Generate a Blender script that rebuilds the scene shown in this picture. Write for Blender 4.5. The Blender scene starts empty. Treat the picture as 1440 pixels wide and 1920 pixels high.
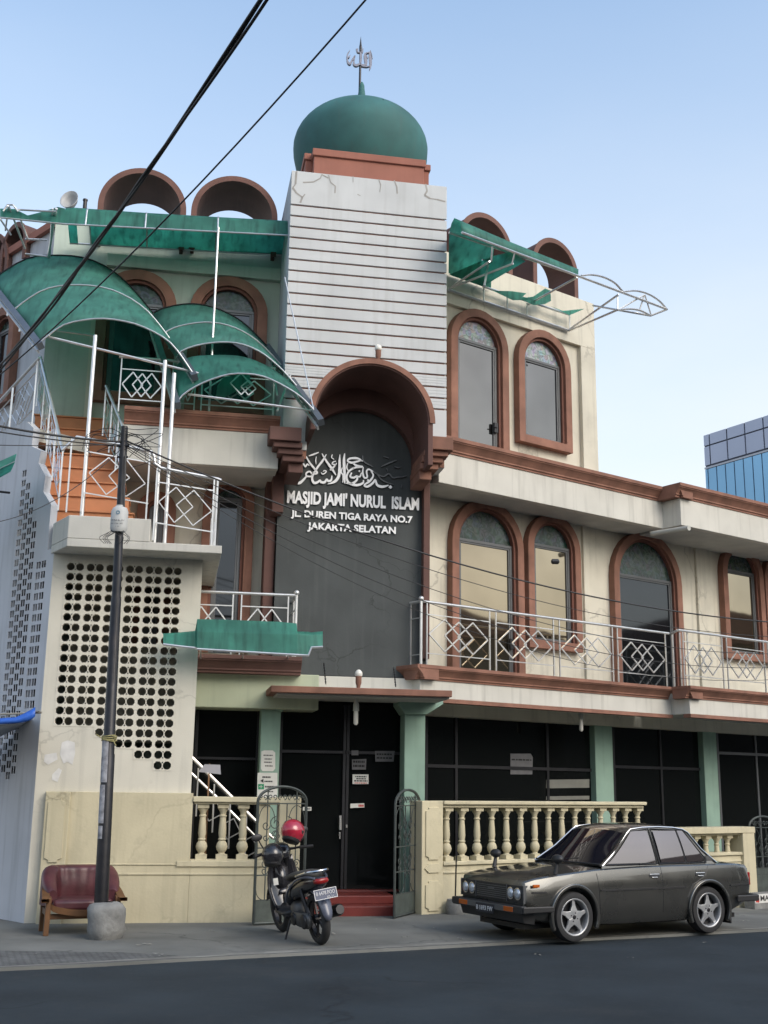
import bpy, bmesh, math, random
from mathutils import Vector, Matrix
random.seed(7)
R_ = math.radians
scene = bpy.context.scene
COL = scene.collection

# ------------------------------------------------------------------ camera
EYE = Vector((0, 0, 2.0))
FPX, PITCH, ROLL = 2164.9, 0.23335, 0.013966
_fw = Vector((0, math.cos(PITCH), math.sin(PITCH)))
_r0 = Vector((1, 0, 0)); _u0 = Vector((0, -math.sin(PITCH), math.cos(PITCH)))
_ri = math.cos(ROLL) * _r0 + math.sin(ROLL) * _u0
_up = -math.sin(ROLL) * _r0 + math.cos(ROLL) * _u0
cam_d = bpy.data.cameras.new("camera")
cam_d.sensor_fit = 'VERTICAL'; cam_d.sensor_height = 36.0
cam_d.lens = 36.0 * FPX / 1920.0
cam_d.clip_start = 0.1; cam_d.clip_end = 2000
cam = bpy.data.objects.new("camera", cam_d); COL.objects.link(cam)
cam.matrix_world = Matrix(((_ri.x, _up.x, -_fw.x, EYE.x), (_ri.y, _up.y, -_fw.y, EYE.y), (_ri.z, _up.z, -_fw.z, EYE.z), (0, 0, 0, 1)))
scene.camera = cam

# ------------------------------------------------------------------ sky, sun, exposure
SUN_EL, SUN_AZ = R_(34), R_(131)          # azimuth clockwise from +Y (north): behind the camera, to the right
world = bpy.data.worlds.new("World"); scene.world = world
world.use_nodes = True
nt = world.node_tree
sky = nt.nodes.new("ShaderNodeTexSky"); sky.sky_type = 'NISHITA'
sky.sun_disc = False; sky.sun_elevation = SUN_EL; sky.sun_rotation = SUN_AZ
sky.air_density = 1.5; sky.dust_density = 2.6; sky.ozone_density = 2.0
bg = nt.nodes["Background"]; bg.inputs[1].default_value = 0.15
# a thin veil of pale cloud, thicker towards the horizon
_n, _l = nt.nodes.new, nt.links.new
_tc = _n("ShaderNodeTexCoord"); _sx = _n("ShaderNodeSeparateXYZ"); _l(_tc.outputs["Generated"], _sx.inputs[0])
_mr = _n("ShaderNodeMapRange"); _mr.interpolation_type = 'SMOOTHSTEP'; _mr.inputs[1].default_value = 0.72; _mr.inputs[2].default_value = 0.12; _mr.inputs[3].default_value = 0.0; _mr.inputs[4].default_value = 0.85
_l(_sx.outputs[2], _mr.inputs[0])
_mp = _n("ShaderNodeMapping"); _mp.inputs["Scale"].default_value = (1.6, 1.6, 4.5); _l(_tc.outputs["Generated"], _mp.inputs[0])
_nz = _n("ShaderNodeTexNoise"); _nz.inputs["Scale"].default_value = 1.7; _nz.inputs["Detail"].default_value = 7; _nz.inputs["Roughness"].default_value = 0.55; _l(_mp.outputs[0], _nz.inputs["Vector"])
_m2 = _n("ShaderNodeMapRange"); _m2.inputs[1].default_value = 0.35; _m2.inputs[2].default_value = 0.72; _m2.inputs[3].default_value = 0.82; _m2.inputs[4].default_value = 1.12; _l(_nz.outputs[0], _m2.inputs[0])
_mu = _n("ShaderNodeMath"); _mu.operation = 'MULTIPLY'; _mu.use_clamp = True; _l(_mr.outputs[0], _mu.inputs[0]); _l(_m2.outputs[0], _mu.inputs[1])
_mx = _n("ShaderNodeMix"); _mx.data_type = 'RGBA'; _mx.inputs[7].default_value = (3.45, 3.5, 3.62, 1)
_l(_mu.outputs[0], _mx.inputs[0]); _l(sky.outputs[0], _mx.inputs[6]); _l(_mx.outputs[2], bg.inputs[0])
sun_d = bpy.data.lights.new("sun", 'SUN'); sun_d.energy = 0.7; sun_d.angle = R_(40); sun_d.color = (1.0, 0.985, 0.96)
sun = bpy.data.objects.new("sun", sun_d); COL.objects.link(sun)
_sd = Vector((math.sin(SUN_AZ) * math.cos(SUN_EL), math.cos(SUN_AZ) * math.cos(SUN_EL), math.sin(SUN_EL)))
sun.rotation_euler = _sd.to_track_quat('Z', 'Y').to_euler()
sun.location = (20, -25, 25)
vs = scene.view_settings
vs.view_transform = 'Standard'; vs.look = 'None'; vs.gamma = 1.0; vs.exposure = 0.95; vs.use_curve_mapping = False
scene.render.film_transparent = False

# ------------------------------------------------------------------ frames: W world, A left wing, B right wing, C side street wall
class Frame:
    def __init__(s, o, ang):
        s.o = Vector(o); s.ang = ang
        s.m = Matrix.Translation(s.o) @ Matrix.Rotation(ang, 4, 'Z'); s.i = s.m.inverted()
    def pick(s, x, y, d):
        """point of the plane at depth d of this frame seen along the direction of photograph pixel x, y"""
        w = _ri * ((x - 720) / FPX) - _up * ((y - 960) / FPX) + _fw
        e = s.i @ EYE; v = s.i.to_3x3() @ w
        t = (d - e.y) / v.y
        return e + v * t
    def ground(s, x, y, z=0.0):
        w = _ri * ((x - 720) / FPX) - _up * ((y - 960) / FPX) + _fw
        t = (z - EYE.z) / w.z
        return s.i @ (EYE + w * t)
W = Frame((0, 0, 0), 0)
_oa = W.ground(221, 1730); _ob = W.ground(791, 1715)
A = Frame(_oa, R_(10.22))
B = Frame(_ob, R_(35.98))
_oc = A.pick(45, 1728, 0.0); _oc.z = 0
C = Frame(A.m @ _oc, R_(-45))             # x runs towards the corner, depth behind the wall is +y

# ------------------------------------------------------------------ objects
BASE = {}
def tag(o, label=None, cat=None, group=None, kind=None):
    if label: o["label"] = label
    if cat: o["category"] = cat
    if group: o["group"] = group
    if kind: o["kind"] = kind
    return o
def thing(name, label, cat, fr=W, base=(0, 0, 0), group=None, rot=None):
    o = bpy.data.objects.new(name, None); COL.objects.link(o)
    o.empty_display_size = 0.2
    base = Vector(base)
    m = fr.m @ Matrix.Translation(base)
    if rot is not None: m = m @ rot
    o.matrix_world = m
    BASE[o] = (fr, base, rot)
    return tag(o, label, cat, group)
class MB:
    def __init__(s): s.v = []; s.f = []
    def add(s, vs, fs):
        n = len(s.v); s.v += [Vector(p) for p in vs]; s.f += [tuple(i + n for i in f) for f in fs]
        return s
    def box(s, x0, x1, y0, y1, z0, z1):
        return s.add([(x0, y0, z0), (x1, y0, z0), (x1, y1, z0), (x0, y1, z0), (x0, y0, z1), (x1, y0, z1), (x1, y1, z1), (x0, y1, z1)],
                     [(0, 3, 2, 1), (4, 5, 6, 7), (0, 1, 5, 4), (1, 2, 6, 5), (2, 3, 7, 6), (3, 0, 4, 7)])
    def hexa(s, p):
        """eight corners: bottom four, top four, both counter-clockwise from above"""
        return s.add(p, [(0, 3, 2, 1), (4, 5, 6, 7), (0, 1, 5, 4), (1, 2, 6, 5), (2, 3, 7, 6), (3, 0, 4, 7)])
    def prism(s, poly, y0, y1):
        """polygon in x,z extruded along y"""
        n = len(poly); vs = [(x, y0, z) for x, z in poly] + [(x, y1, z) for x, z in poly]
        fs = [tuple(range(n)), tuple(range(2 * n - 1, n - 1, -1))]
        fs += [(i, i + n, (i + 1) % n + n, (i + 1) % n) for i in range(n)]
        return s.add(vs, fs)
    def prism_z(s, poly, z0, z1):
        n = len(poly); vs = [(x, y, z0) for x, y in poly] + [(x, y, z1) for x, y in poly]
        fs = [tuple(range(n - 1, -1, -1)), tuple(range(n, 2 * n))]
        fs += [(i, (i + 1) % n, (i + 1) % n + n, i + n) for i in range(n)]
        return s.add(vs, fs)
    def prism_x(s, poly, x0, x1):
        """polygon in y,z extruded along x"""
        n = len(poly); vs = [(x0, y, z) for y, z in poly] + [(x1, y, z) for y, z in poly]
        fs = [tuple(range(n)), tuple(range(2 * n - 1, n - 1, -1))]
        fs += [(i, i + n, (i + 1) % n + n, (i + 1) % n) for i in range(n)]
        return s.add(vs, fs)
    def strip(s, outer, inner, y0, y1, closed=False):
        """band between two matching outlines in x,z, extruded y0..y1"""
        n = len(outer)
        vs = [(x, y0, z) for x, z in outer] + [(x, y0, z) for x, z in inner] + [(x, y1, z) for x, z in outer] + [(x, y1, z) for x, z in inner]
        fs = []
        rng = range(n) if closed else range(n - 1)
        for i in rng:
            j = (i + 1) % n
            fs += [(i, j, n + j, n + i), (2 * n + i, 3 * n + i, 3 * n + j, 2 * n + j), (i, 2 * n + i, 2 * n + j, j), (n + i, n + j, 3 * n + j, 3 * n + i)]
        if not closed:
            for i in (0, n - 1): fs.append((i, n + i, 3 * n + i, 2 * n + i))
        return s.add(vs, fs)
    def tube(s, pts, r, n=8, caps=True):
        pts = [Vector(p) for p in pts]
        k = len(pts); rr = r if isinstance(r, (list, tuple)) else [r] * k
        vs = []; prev = None
        for i, p in enumerate(pts):
            if i == 0: t = pts[1] - pts[0]
            elif i == k - 1: t = pts[-1] - pts[-2]
            else: t = (pts[i + 1] - p).normalized() + (p - pts[i - 1]).normalized()
            t = t.normalized() if t.length > 1e-9 else Vector((0, 0, 1))
            if prev is None:
                a = Vector((0, 0, 1)) if abs(t.z) < 0.9 else Vector((1, 0, 0))
                u = t.cross(a).normalized()
            else:
                u = (prev - t * prev.dot(t))
                u = u.normalized() if u.length > 1e-6 else t.orthogonal().normalized()
            prev = u; w = t.cross(u)
            for j in range(n):
                th = 2 * math.pi * j / n
                vs.append(p + (u * math.cos(th) + w * math.sin(th)) * rr[i])
        fs = [(i * n + j, i * n + (j + 1) % n, (i + 1) * n + (j + 1) % n, (i + 1) * n + j) for i in range(k - 1) for j in range(n)]
        if caps: fs += [tuple(range(n - 1, -1, -1)), tuple(range((k - 1) * n, k * n))]
        return s.add(vs, fs)
    def bar(s, p, q, w, h=None):
        """square bar between two points"""
        h = h or w; p = Vector(p); q = Vector(q); t = (q - p).normalized()
        a = Vector((0, 1, 0)) if abs(t.y) < 0.9 else Vector((1, 0, 0))
        u = t.cross(a).normalized() * (w / 2); v = t.cross(u).normalized() * (h / 2)
        return s.add([p - u - v, p + u - v, p + u + v, p - u + v, q - u - v, q + u - v, q + u + v, q - u + v],
                     [(0, 3, 2, 1), (4, 5, 6, 7), (0, 1, 5, 4), (1, 2, 6, 5), (2, 3, 7, 6), (3, 0, 4, 7)])
    def lathe(s, prof, c=(0, 0, 0), n=16, axis='z', caps=True):
        """profile of (radius, height) pairs turned about an axis"""
        c = Vector(c); vs = []
        for r, h in prof:
            for j in range(n):
                th = 2 * math.pi * j / n; ca, sa = r * math.cos(th), r * math.sin(th)
                vs.append(c + (Vector((ca, sa, h)) if axis == 'z' else Vector((ca, h, sa)) if axis == 'y' else Vector((h, ca, sa))))
        k = len(prof)
        fs = [(i * n + j, i * n + (j + 1) % n, (i + 1) * n + (j + 1) % n, (i + 1) * n + j) for i in range(k - 1) for j in range(n)]
        if caps: fs += [tuple(range(n - 1, -1, -1)), tuple(range((k - 1) * n, k * n))]
        return s.add(vs, fs)
    def grid(s, rows):
        n = len(rows[0]); vs = [p for r in rows for p in r]
        return s.add(vs, [(i * n + j, i * n + j + 1, (i + 1) * n + j + 1, (i + 1) * n + j) for i in range(len(rows) - 1) for j in range(n - 1)])
    def sphere(s, c, rx, ry=None, rz=None, n=14, m=9):
        ry = ry or rx; rz = rz or rx; c = Vector(c)
        vs = []
        for i in range(m + 1):
            ph = -math.pi / 2 + math.pi * i / m
            ph = max(-1.5707, min(1.5707, ph))
            for j in range(n):
                th = 2 * math.pi * j / n
                vs.append(c + Vector((rx * math.cos(ph) * math.cos(th), ry * math.cos(ph) * math.sin(th), rz * math.sin(ph))))
        return s.add(vs, [(i * n + j, i * n + (j + 1) % n, (i + 1) * n + (j + 1) % n, (i + 1) * n + j) for i in range(m) for j in range(n)])
    def xf(s, m):
        s.v = [m @ p for p in s.v]; return s
    def build(s, name, mat, parent=None, fr=W, base=(0, 0, 0), smooth=False, bevel=0, solid=0, sub=0, weld=False, flip=True):
        me = bpy.data.meshes.new(name)
        if parent is not None and parent in BASE:
            fr, base, rot = BASE[parent]
        else: rot = None
        base = Vector(base)
        if rot is not None: vs = list(s.v)          # parts of a turned thing are given in its own coordinates
        else: vs = [p - base for p in s.v]
        me.from_pydata([tuple(p) for p in vs], [], s.f)
        bm = bmesh.new(); bm.from_mesh(me)
        if weld: bmesh.ops.remove_doubles(bm, verts=bm.verts, dist=1e-4)
        if flip: bmesh.ops.recalc_face_normals(bm, faces=bm.faces)
        bm.to_mesh(me); bm.free()
        o = bpy.data.objects.new(name, me); COL.objects.link(o)
        if isinstance(mat, (list, tuple)):
            for x in mat: me.materials.append(x)
        else: me.materials.append(mat)
        if smooth:
            for p in me.polygons: p.use_smooth = True
            if smooth != 'all':
                try: me.set_sharp_from_angle(angle=R_(40))
                except Exception: pass
        if parent is not None:
            o.parent = parent; BASE[o] = (fr, base, rot)
        else:
            o.matrix_world = fr.m @ Matrix.Translation(base); BASE[o] = (fr, base, None)
        if solid:
            md = o.modifiers.new("solid", 'SOLIDIFY'); md.thickness = solid; md.offset = 0
        if bevel:
            md = o.modifiers.new("bevel", 'BEVEL'); md.width = bevel; md.segments = 2; md.limit_method = 'ANGLE'; md.angle_limit = R_(35)
        if sub:
            md = o.modifiers.new("sub", 'SUBSURF'); md.levels = sub; md.render_levels = sub
        return o
def dup(root, label=None, group=None, mw=None):
    c = root.copy(); COL.objects.link(c)
    if mw is not None: c.matrix_world = mw
    if label: c["label"] = label
    if group: c["group"] = group
    def rec(src, dst):
        for ch in [o for o in src.children]:
            k = ch.copy(); COL.objects.link(k); k.parent = dst
            k.matrix_parent_inverse = ch.matrix_parent_inverse.copy()
            rec(ch, k)
    rec(root, c)
    return c
def writing(txt, name, mat, parent, fr, pos, h, width=None, depth=0.004, bold=0.0, align='CENTER', rot=None):
    """lettering standing upright on a frame, facing the street"""
    cu = bpy.data.curves.new(name, 'FONT'); cu.body = txt; cu.size = h; cu.extrude = depth; cu.offset = bold
    cu.align_x = align; cu.align_y = 'BOTTOM_BASELINE'; cu.resolution_u = 3
    o = bpy.data.objects.new(name, cu); COL.objects.link(o); cu.materials.append(mat)
    m = Matrix.Translation(Vector(pos)) @ (rot if rot is not None else Matrix.Rotation(R_(90), 4, 'X'))
    if width:
        bpy.context.view_layer.update()
        wx = o.dimensions.x
        if wx > 0: m = m @ Matrix.Diagonal((width / wx, 1, 1, 1))
    bpy.context.view_layer.update()
    me = bpy.data.meshes.new_from_object(o.evaluated_get(bpy.context.evaluated_depsgraph_get()))
    bpy.data.objects.remove(o); o = bpy.data.objects.new(name, me); COL.objects.link(o)
    if parent is not None:
        o.parent = parent
        f, b, r = BASE[parent]
        o.matrix_local = (Matrix.Translation(-b) @ m) if r is None else m
    else:
        o.matrix_world = fr.m @ m
    return o

# ------------------------------------------------------------------ materials
MATS = {}
def nodes_of(name):
    m = bpy.data.materials.new(name); m.use_nodes = True
    return m, m.node_tree, m.node_tree.nodes["Principled BSDF"]
def mat(name, col, rough=0.7, metal=0.0, var=0.12, scale=3.0, streak=0.0, streak_col=(0.05, 0.05, 0.045), bump=0.0, fine=60.0, spec=0.5, coat=0.0, stain=0.0, stain_col=None, blotch=1.2, crack=0.0, crack_scale=0.5):
    """painted or bare surface whose colour wanders a little, with optional dirt runs and patches"""
    m, t, p = nodes_of(name); N, L = t.nodes.new, t.links.new
    p.inputs["Roughness"].default_value = rough; p.inputs["Metallic"].default_value = metal
    p.inputs["Specular IOR Level"].default_value = spec; p.inputs["Coat Weight"].default_value = coat
    tc = N("ShaderNodeTexCoord")
    n1 = N("ShaderNodeTexNoise"); n1.inputs["Scale"].default_value = scale; n1.inputs["Detail"].default_value = 6; L(tc.outputs["Object"], n1.inputs["Vector"])
    mr = N("ShaderNodeMapRange"); mr.inputs[1].default_value = 0.3; mr.inputs[2].default_value = 0.7
    mr.inputs[3].default_value = 1 - var; mr.inputs[4].default_value = 1 + var * 0.6; L(n1.outputs[0], mr.inputs[0])
    mx = N("ShaderNodeMix"); mx.data_type = 'RGBA'; mx.blend_type = 'MULTIPLY'; mx.inputs[0].default_value = 1.0
    mx.inputs[6].default_value = (*col, 1); L(mr.outputs[0], mx.inputs[7])
    out = mx.outputs[2]
    if streak:
        mp = N("ShaderNodeMapping"); mp.inputs["Scale"].default_value = (5.0, 5.0, 0.35); L(tc.outputs["Object"], mp.inputs["Vector"])
        n2 = N("ShaderNodeTexNoise"); n2.inputs["Scale"].default_value = 1.6; n2.inputs["Detail"].default_value = 5; L(mp.outputs[0], n2.inputs["Vector"])
        r2 = N("ShaderNodeMapRange"); r2.inputs[1].default_value = 0.52; r2.inputs[2].default_value = 0.78; r2.inputs[4].default_value = streak; L(n2.outputs[0], r2.inputs[0])
        m2 = N("ShaderNodeMix"); m2.data_type = 'RGBA'; m2.inputs[7].default_value = (*streak_col, 1)
        L(r2.outputs[0], m2.inputs[0]); L(out, m2.inputs[6]); out = m2.outputs[2]
    if stain:
        n3 = N("ShaderNodeTexNoise"); n3.inputs["Scale"].default_value = blotch; n3.inputs["Detail"].default_value = 8; n3.inputs["Roughness"].default_value = 0.65; L(tc.outputs["Object"], n3.inputs["Vector"])
        r3 = N("ShaderNodeMapRange"); r3.inputs[1].default_value = 0.55; r3.inputs[2].default_value = 0.72; r3.inputs[4].default_value = stain; L(n3.outputs[0], r3.inputs[0])
        m3 = N("ShaderNodeMix"); m3.data_type = 'RGBA'; m3.inputs[7].default_value = (*(stain_col or streak_col), 1)
        L(r3.outputs[0], m3.inputs[0]); L(out, m3.inputs[6]); out = m3.outputs[2]
    if crack:
        nd = N("ShaderNodeTexNoise"); nd.inputs["Scale"].default_value = 2.2; nd.inputs["Detail"].default_value = 5; L(tc.outputs["Object"], nd.inputs["Vector"])
        va = N("ShaderNodeVectorMath"); va.operation = 'MULTIPLY_ADD'; va.inputs[1].default_value = (.8, .8, .8); L(nd.outputs["Color"], va.inputs[0]); L(tc.outputs["Object"], va.inputs[2])
        vo = N("ShaderNodeTexVoronoi"); vo.feature = 'DISTANCE_TO_EDGE'; vo.inputs["Scale"].default_value = crack_scale; L(va.outputs[0], vo.inputs["Vector"])
        rc = N("ShaderNodeMapRange"); rc.inputs[1].default_value = 0.0; rc.inputs[2].default_value = 0.012; rc.inputs[3].default_value = crack; rc.inputs[4].default_value = 0.0; L(vo.outputs["Distance"], rc.inputs[0])
        nm = N("ShaderNodeTexNoise"); nm.inputs["Scale"].default_value = 0.6; L(tc.outputs["Object"], nm.inputs["Vector"])
        rm = N("ShaderNodeMapRange"); rm.inputs[1].default_value = .45; rm.inputs[2].default_value = .6; L(nm.outputs[0], rm.inputs[0])
        mm = N("ShaderNodeMath"); mm.operation = 'MULTIPLY'; L(rc.outputs[0], mm.inputs[0]); L(rm.outputs[0], mm.inputs[1])
        m5 = N("ShaderNodeMix"); m5.data_type = 'RGBA'; m5.inputs[7].default_value = (*[c * .35 for c in col], 1); L(mm.outputs[0], m5.inputs[0]); L(out, m5.inputs[6]); out = m5.outputs[2]
    L(out, p.inputs["Base Color"])
    if bump:
        n4 = N("ShaderNodeTexNoise"); n4.inputs["Scale"].default_value = fine; n4.inputs["Detail"].default_value = 4; L(tc.outputs["Object"], n4.inputs["Vector"])
        b = N("ShaderNodeBump"); b.inputs["Strength"].default_value = bump; b.inputs["Distance"].default_value = 0.01
        L(n4.outputs[0], b.inputs["Height"]); L(b.outputs[0], p.inputs["Normal"])
    MATS[name] = m
    return m
CREAM = mat("cream_plaster", (0.61, 0.575, 0.475), 0.85, var=0.12, scale=1.3, streak=0.32, streak_col=(0.19, 0.18, 0.155), stain=0.3, stain_col=(0.34, 0.32, 0.27), bump=0.15, fine=40, crack=.5, crack_scale=.35)
WHITE = mat("white_plaster", (0.56, 0.545, 0.49), 0.85, var=0.10, scale=1.5, streak=0.4, streak_col=(0.20, 0.195, 0.17), stain=0.2, stain_col=(0.40, 0.39, 0.35), bump=0.12)
TOWERW = mat("tower_boards", (0.535, 0.55, 0.55), 0.8, var=0.10, scale=1.2, streak=0.22, streak_col=(0.24, 0.23, 0.20), bump=0.1)
SIDEW = mat("side_wall_plaster", (0.50, 0.515, 0.545), 0.9, var=0.12, scale=0.9, streak=0.3, streak_col=(0.12, 0.12, 0.12), bump=0.15)
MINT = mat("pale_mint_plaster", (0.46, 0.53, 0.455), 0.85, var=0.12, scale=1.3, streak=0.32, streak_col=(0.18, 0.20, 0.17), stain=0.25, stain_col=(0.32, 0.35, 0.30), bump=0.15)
YELLOW = mat("yellow_plaster", (0.53, 0.475, 0.325), 0.85, var=0.12, scale=1.6, stain=0.55, stain_col=(0.33, 0.30, 0.21), bump=0.25, fine=25, blotch=1.8, crack=.6, crack_scale=.45, streak=.3, streak_col=(0.25, 0.225, 0.15))
SAGE = mat("sage_plaster", (0.46, 0.50, 0.36), 0.85, var=0.12, scale=1.5, streak=0.3, streak_col=(0.16, 0.17, 0.13), bump=0.1)
GREENP = mat("green_column_paint", (0.24, 0.36, 0.29), 0.7, var=0.14, scale=2.2, streak=0.25, streak_col=(0.10, 0.14, 0.11))
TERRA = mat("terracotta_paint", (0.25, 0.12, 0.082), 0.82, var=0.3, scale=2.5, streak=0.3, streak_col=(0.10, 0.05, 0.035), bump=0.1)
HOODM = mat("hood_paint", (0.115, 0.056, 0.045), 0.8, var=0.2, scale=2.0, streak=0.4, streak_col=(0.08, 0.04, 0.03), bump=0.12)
REDBLOCK = mat("red_plaster", (0.30, 0.118, 0.082), 0.8, var=0.14, scale=2.0, streak=0.3, streak_col=(0.17, 0.08, 0.06), bump=0.1)
STEPM = mat("orange_step_tile", (0.50, 0.20, 0.085), 0.6, var=0.12, scale=3, bump=0.05)
DARKWALL = mat("dark_grey_render", (0.066, 0.073, 0.073), 0.9, var=0.18, scale=1.4, streak=0.35, streak_col=(0.11, 0.12, 0.115), bump=0.2, fine=30, crack=.6, crack_scale=.6)
SOFFIT = mat("soffit_paint", (0.46, 0.46, 0.42), 0.9, var=0.15, scale=2)
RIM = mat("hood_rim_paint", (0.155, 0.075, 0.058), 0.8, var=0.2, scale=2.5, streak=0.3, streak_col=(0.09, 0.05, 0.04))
REVEAL = mat("brown_reveal", (0.16, 0.065, 0.045), 0.8, var=0.15)
GREYMET = mat("grey_door_metal", (0.13, 0.135, 0.14), 0.45, metal=0.5, var=0.1)
DARKMET = mat("dark_metal", (0.035, 0.035, 0.038), 0.4, metal=0.6, var=0.2)
STEEL = mat("stainless_steel", (0.68, 0.68, 0.67), 0.28, metal=0.65, var=0.12, scale=6)
IRON = mat("wrought_iron", (0.055, 0.065, 0.06), 0.55, metal=0.3, var=0.3, scale=8)
IRONGREEN = mat("grey_green_iron", (0.07, 0.085, 0.075), 0.6, metal=0.2, var=0.3, scale=6)
BLACK = mat("black_rubber", (0.015, 0.015, 0.016), 0.6, var=0.2, scale=8)
WIREM = mat("cable_sheath", (0.018, 0.018, 0.02), 0.5, var=0.2)
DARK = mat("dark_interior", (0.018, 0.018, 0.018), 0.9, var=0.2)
def glass(name, tint, metal, rough, ior=1.5, wob=0.0, base_var=0.15):
    m, t, p = nodes_of(name); N, L = t.nodes.new, t.links.new
    p.inputs["Base Color"].default_value = (*tint, 1); p.inputs["Metallic"].default_value = metal; p.inputs["Roughness"].default_value = rough; p.inputs["IOR"].default_value = ior
    tc = N("ShaderNodeTexCoord"); n = N("ShaderNodeTexNoise"); n.inputs["Scale"].default_value = 0.9; L(tc.outputs["Object"], n.inputs["Vector"])
    mr = N("ShaderNodeMapRange"); mr.inputs[3].default_value = 1 - base_var; mr.inputs[4].default_value = 1 + base_var; L(n.outputs[0], mr.inputs[0])
    mx = N("ShaderNodeMix"); mx.data_type = 'RGBA'; mx.blend_type = 'MULTIPLY'; mx.inputs[0].default_value = 1; mx.inputs[6].default_value = (*tint, 1); L(mr.outputs[0], mx.inputs[7]); L(mx.outputs[2], p.inputs["Base Color"])
    if wob:
        b = N("ShaderNodeBump"); b.inputs["Strength"].default_value = wob; b.inputs["Distance"].default_value = 0.02; L(n.outputs[0], b.inputs["Height"]); L(b.outputs[0], p.inputs["Normal"])
    return m
MIRROR = glass("tinted_mirror_glass", (0.33, 0.28, 0.205), 0.95, 0.035, wob=0.12, base_var=.25)
MIRRORU = glass("grey_mirror_glass", (0.175, 0.172, 0.168), 0.95, 0.035, wob=0.12, base_var=.25)
MIRRORD = glass("dark_mirror_glass", (0.06, 0.066, 0.074), 0.9, 0.05, wob=0.12)
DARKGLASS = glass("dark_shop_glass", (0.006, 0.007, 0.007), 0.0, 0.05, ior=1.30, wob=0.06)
def stained(name, base, dark):
    m, t, p = nodes_of(name); N, L = t.nodes.new, t.links.new
    tc = N("ShaderNodeTexCoord"); n = N("ShaderNodeTexVoronoi"); n.inputs["Scale"].default_value = 9; n.feature = 'F1'; L(tc.outputs["Object"], n.inputs["Vector"])
    ns = N("ShaderNodeTexNoise"); ns.inputs["Scale"].default_value = 6; ns.inputs["Distortion"].default_value = 2.5; L(tc.outputs["Object"], ns.inputs["Vector"])
    cr = N("ShaderNodeValToRGB"); cr.color_ramp.elements[0].position = 0.42; cr.color_ramp.elements[1].position = 0.6
    cr.color_ramp.elements[0].color = (*base, 1); cr.color_ramp.elements[1].color = (*dark, 1)
    L(ns.outputs[0], cr.inputs[0])
    mx = N("ShaderNodeMix"); mx.data_type = 'RGBA'; mx.blend_type = 'MULTIPLY'; mx.inputs[0].default_value = 0.35; L(cr.outputs[0], mx.inputs[6]); L(n.outputs["Color"], mx.inputs[7])
    L(mx.outputs[2], p.inputs["Base Color"]); p.inputs["Roughness"].default_value = 0.25; p.inputs["Metallic"].default_value = 0.1
    return m
FANLIGHT = stained("patterned_fanlight_glass", (0.075, 0.10, 0.10), (0.018, 0.045, 0.03))
FANPALE = stained("pale_fanlight_glass", (0.42, 0.46, 0.48), (0.22, 0.26, 0.26))
def sheet(name, col, trans=0.45, dirt=0.5):
    m, t, p = nodes_of(name); N, L = t.nodes.new, t.links.new
    tc = N("ShaderNodeTexCoord"); n = N("ShaderNodeTexNoise"); n.inputs["Scale"].default_value = 2.2; n.inputs["Detail"].default_value = 8; L(tc.outputs["Object"], n.inputs["Vector"])
    mp = N("ShaderNodeMapping"); mp.inputs["Scale"].default_value = (7, 2, 0.6); L(tc.outputs["Object"], mp.inputs[0])
    n2 = N("ShaderNodeTexNoise"); n2.inputs["Scale"].default_value = 1.8; n2.inputs["Detail"].default_value = 6; L(mp.outputs[0], n2.inputs["Vector"])
    r = N("ShaderNodeMapRange"); r.inputs[1].default_value = 0.48; r.inputs[2].default_value = 0.75; r.inputs[4].default_value = dirt; L(n2.outputs[0], r.inputs[0])
    r1 = N("ShaderNodeMapRange"); r1.inputs[1].default_value = 0.3; r1.inputs[2].default_value = 0.7; r1.inputs[3].default_value = 0.75; r1.inputs[4].default_value = 1.15; L(n.outputs[0], r1.inputs[0])
    mx = N("ShaderNodeMix"); mx.data_type = 'RGBA'; mx.blend_type = 'MULTIPLY'; mx.inputs[0].default_value = 1; mx.inputs[6].default_value = (*col, 1); L(r1.outputs[0], mx.inputs[7])
    m2 = N("ShaderNodeMix"); m2.data_type = 'RGBA'; m2.inputs[7].default_value = (0.05, 0.08, 0.075, 1); L(r.outputs[0], m2.inputs[0]); L(mx.outputs[2], m2.inputs[6])
    L(m2.outputs[2], p.inputs["Base Color"]); p.inputs["Roughness"].default_value = 0.45
    tr = N("ShaderNodeBsdfTranslucent"); L(m2.outputs[2], tr.inputs[0])
    ms = N("ShaderNodeMixShader"); ms.inputs[0].default_value = trans
    L(p.outputs[0], ms.inputs[1]); L(tr.outputs[0], ms.inputs[2]); L(ms.outputs[0], t.nodes["Material Output"].inputs[0])
    return m
GSHEET = sheet("green_awning_sheet", (0.20, 0.52, 0.44), 0.72, 0.4)
GSHEETD = sheet("weathered_green_sheet", (0.18, 0.52, 0.44), 0.78, 0.45)
# ------------------------------------------------------------------ ground
GROUND = mat("earth_ground", (0.10, 0.10, 0.09), 0.95, var=0.2, scale=0.4)
ASPHALT = mat("asphalt", (0.023, 0.031, 0.037), 0.82, var=0.3, scale=0.7, stain=0.6, stain_col=(0.038, 0.041, 0.042), bump=0.5, fine=140, blotch=0.5, spec=0.25, crack=.7, crack_scale=.22, streak=.35, streak_col=(0.045, 0.048, 0.048))
CONCRETE = mat("pavement_concrete", (0.150, 0.152, 0.140), 0.9, var=0.28, scale=0.9, stain=0.55, stain_col=(0.075, 0.077, 0.072), bump=0.4, fine=70, blotch=0.8, spec=0.3, crack=.7, crack_scale=.3)
def sag(p):
    """the pavement falls a little towards the far right"""
    s = B.i @ Vector((p.x, p.y, 0))
    return -0.27 * max(0.0, min(1.0, (s.x - 4.0) / 4.0)) * max(0.0, min(1.0, (4.2 + s.y) / 3.0))
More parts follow.
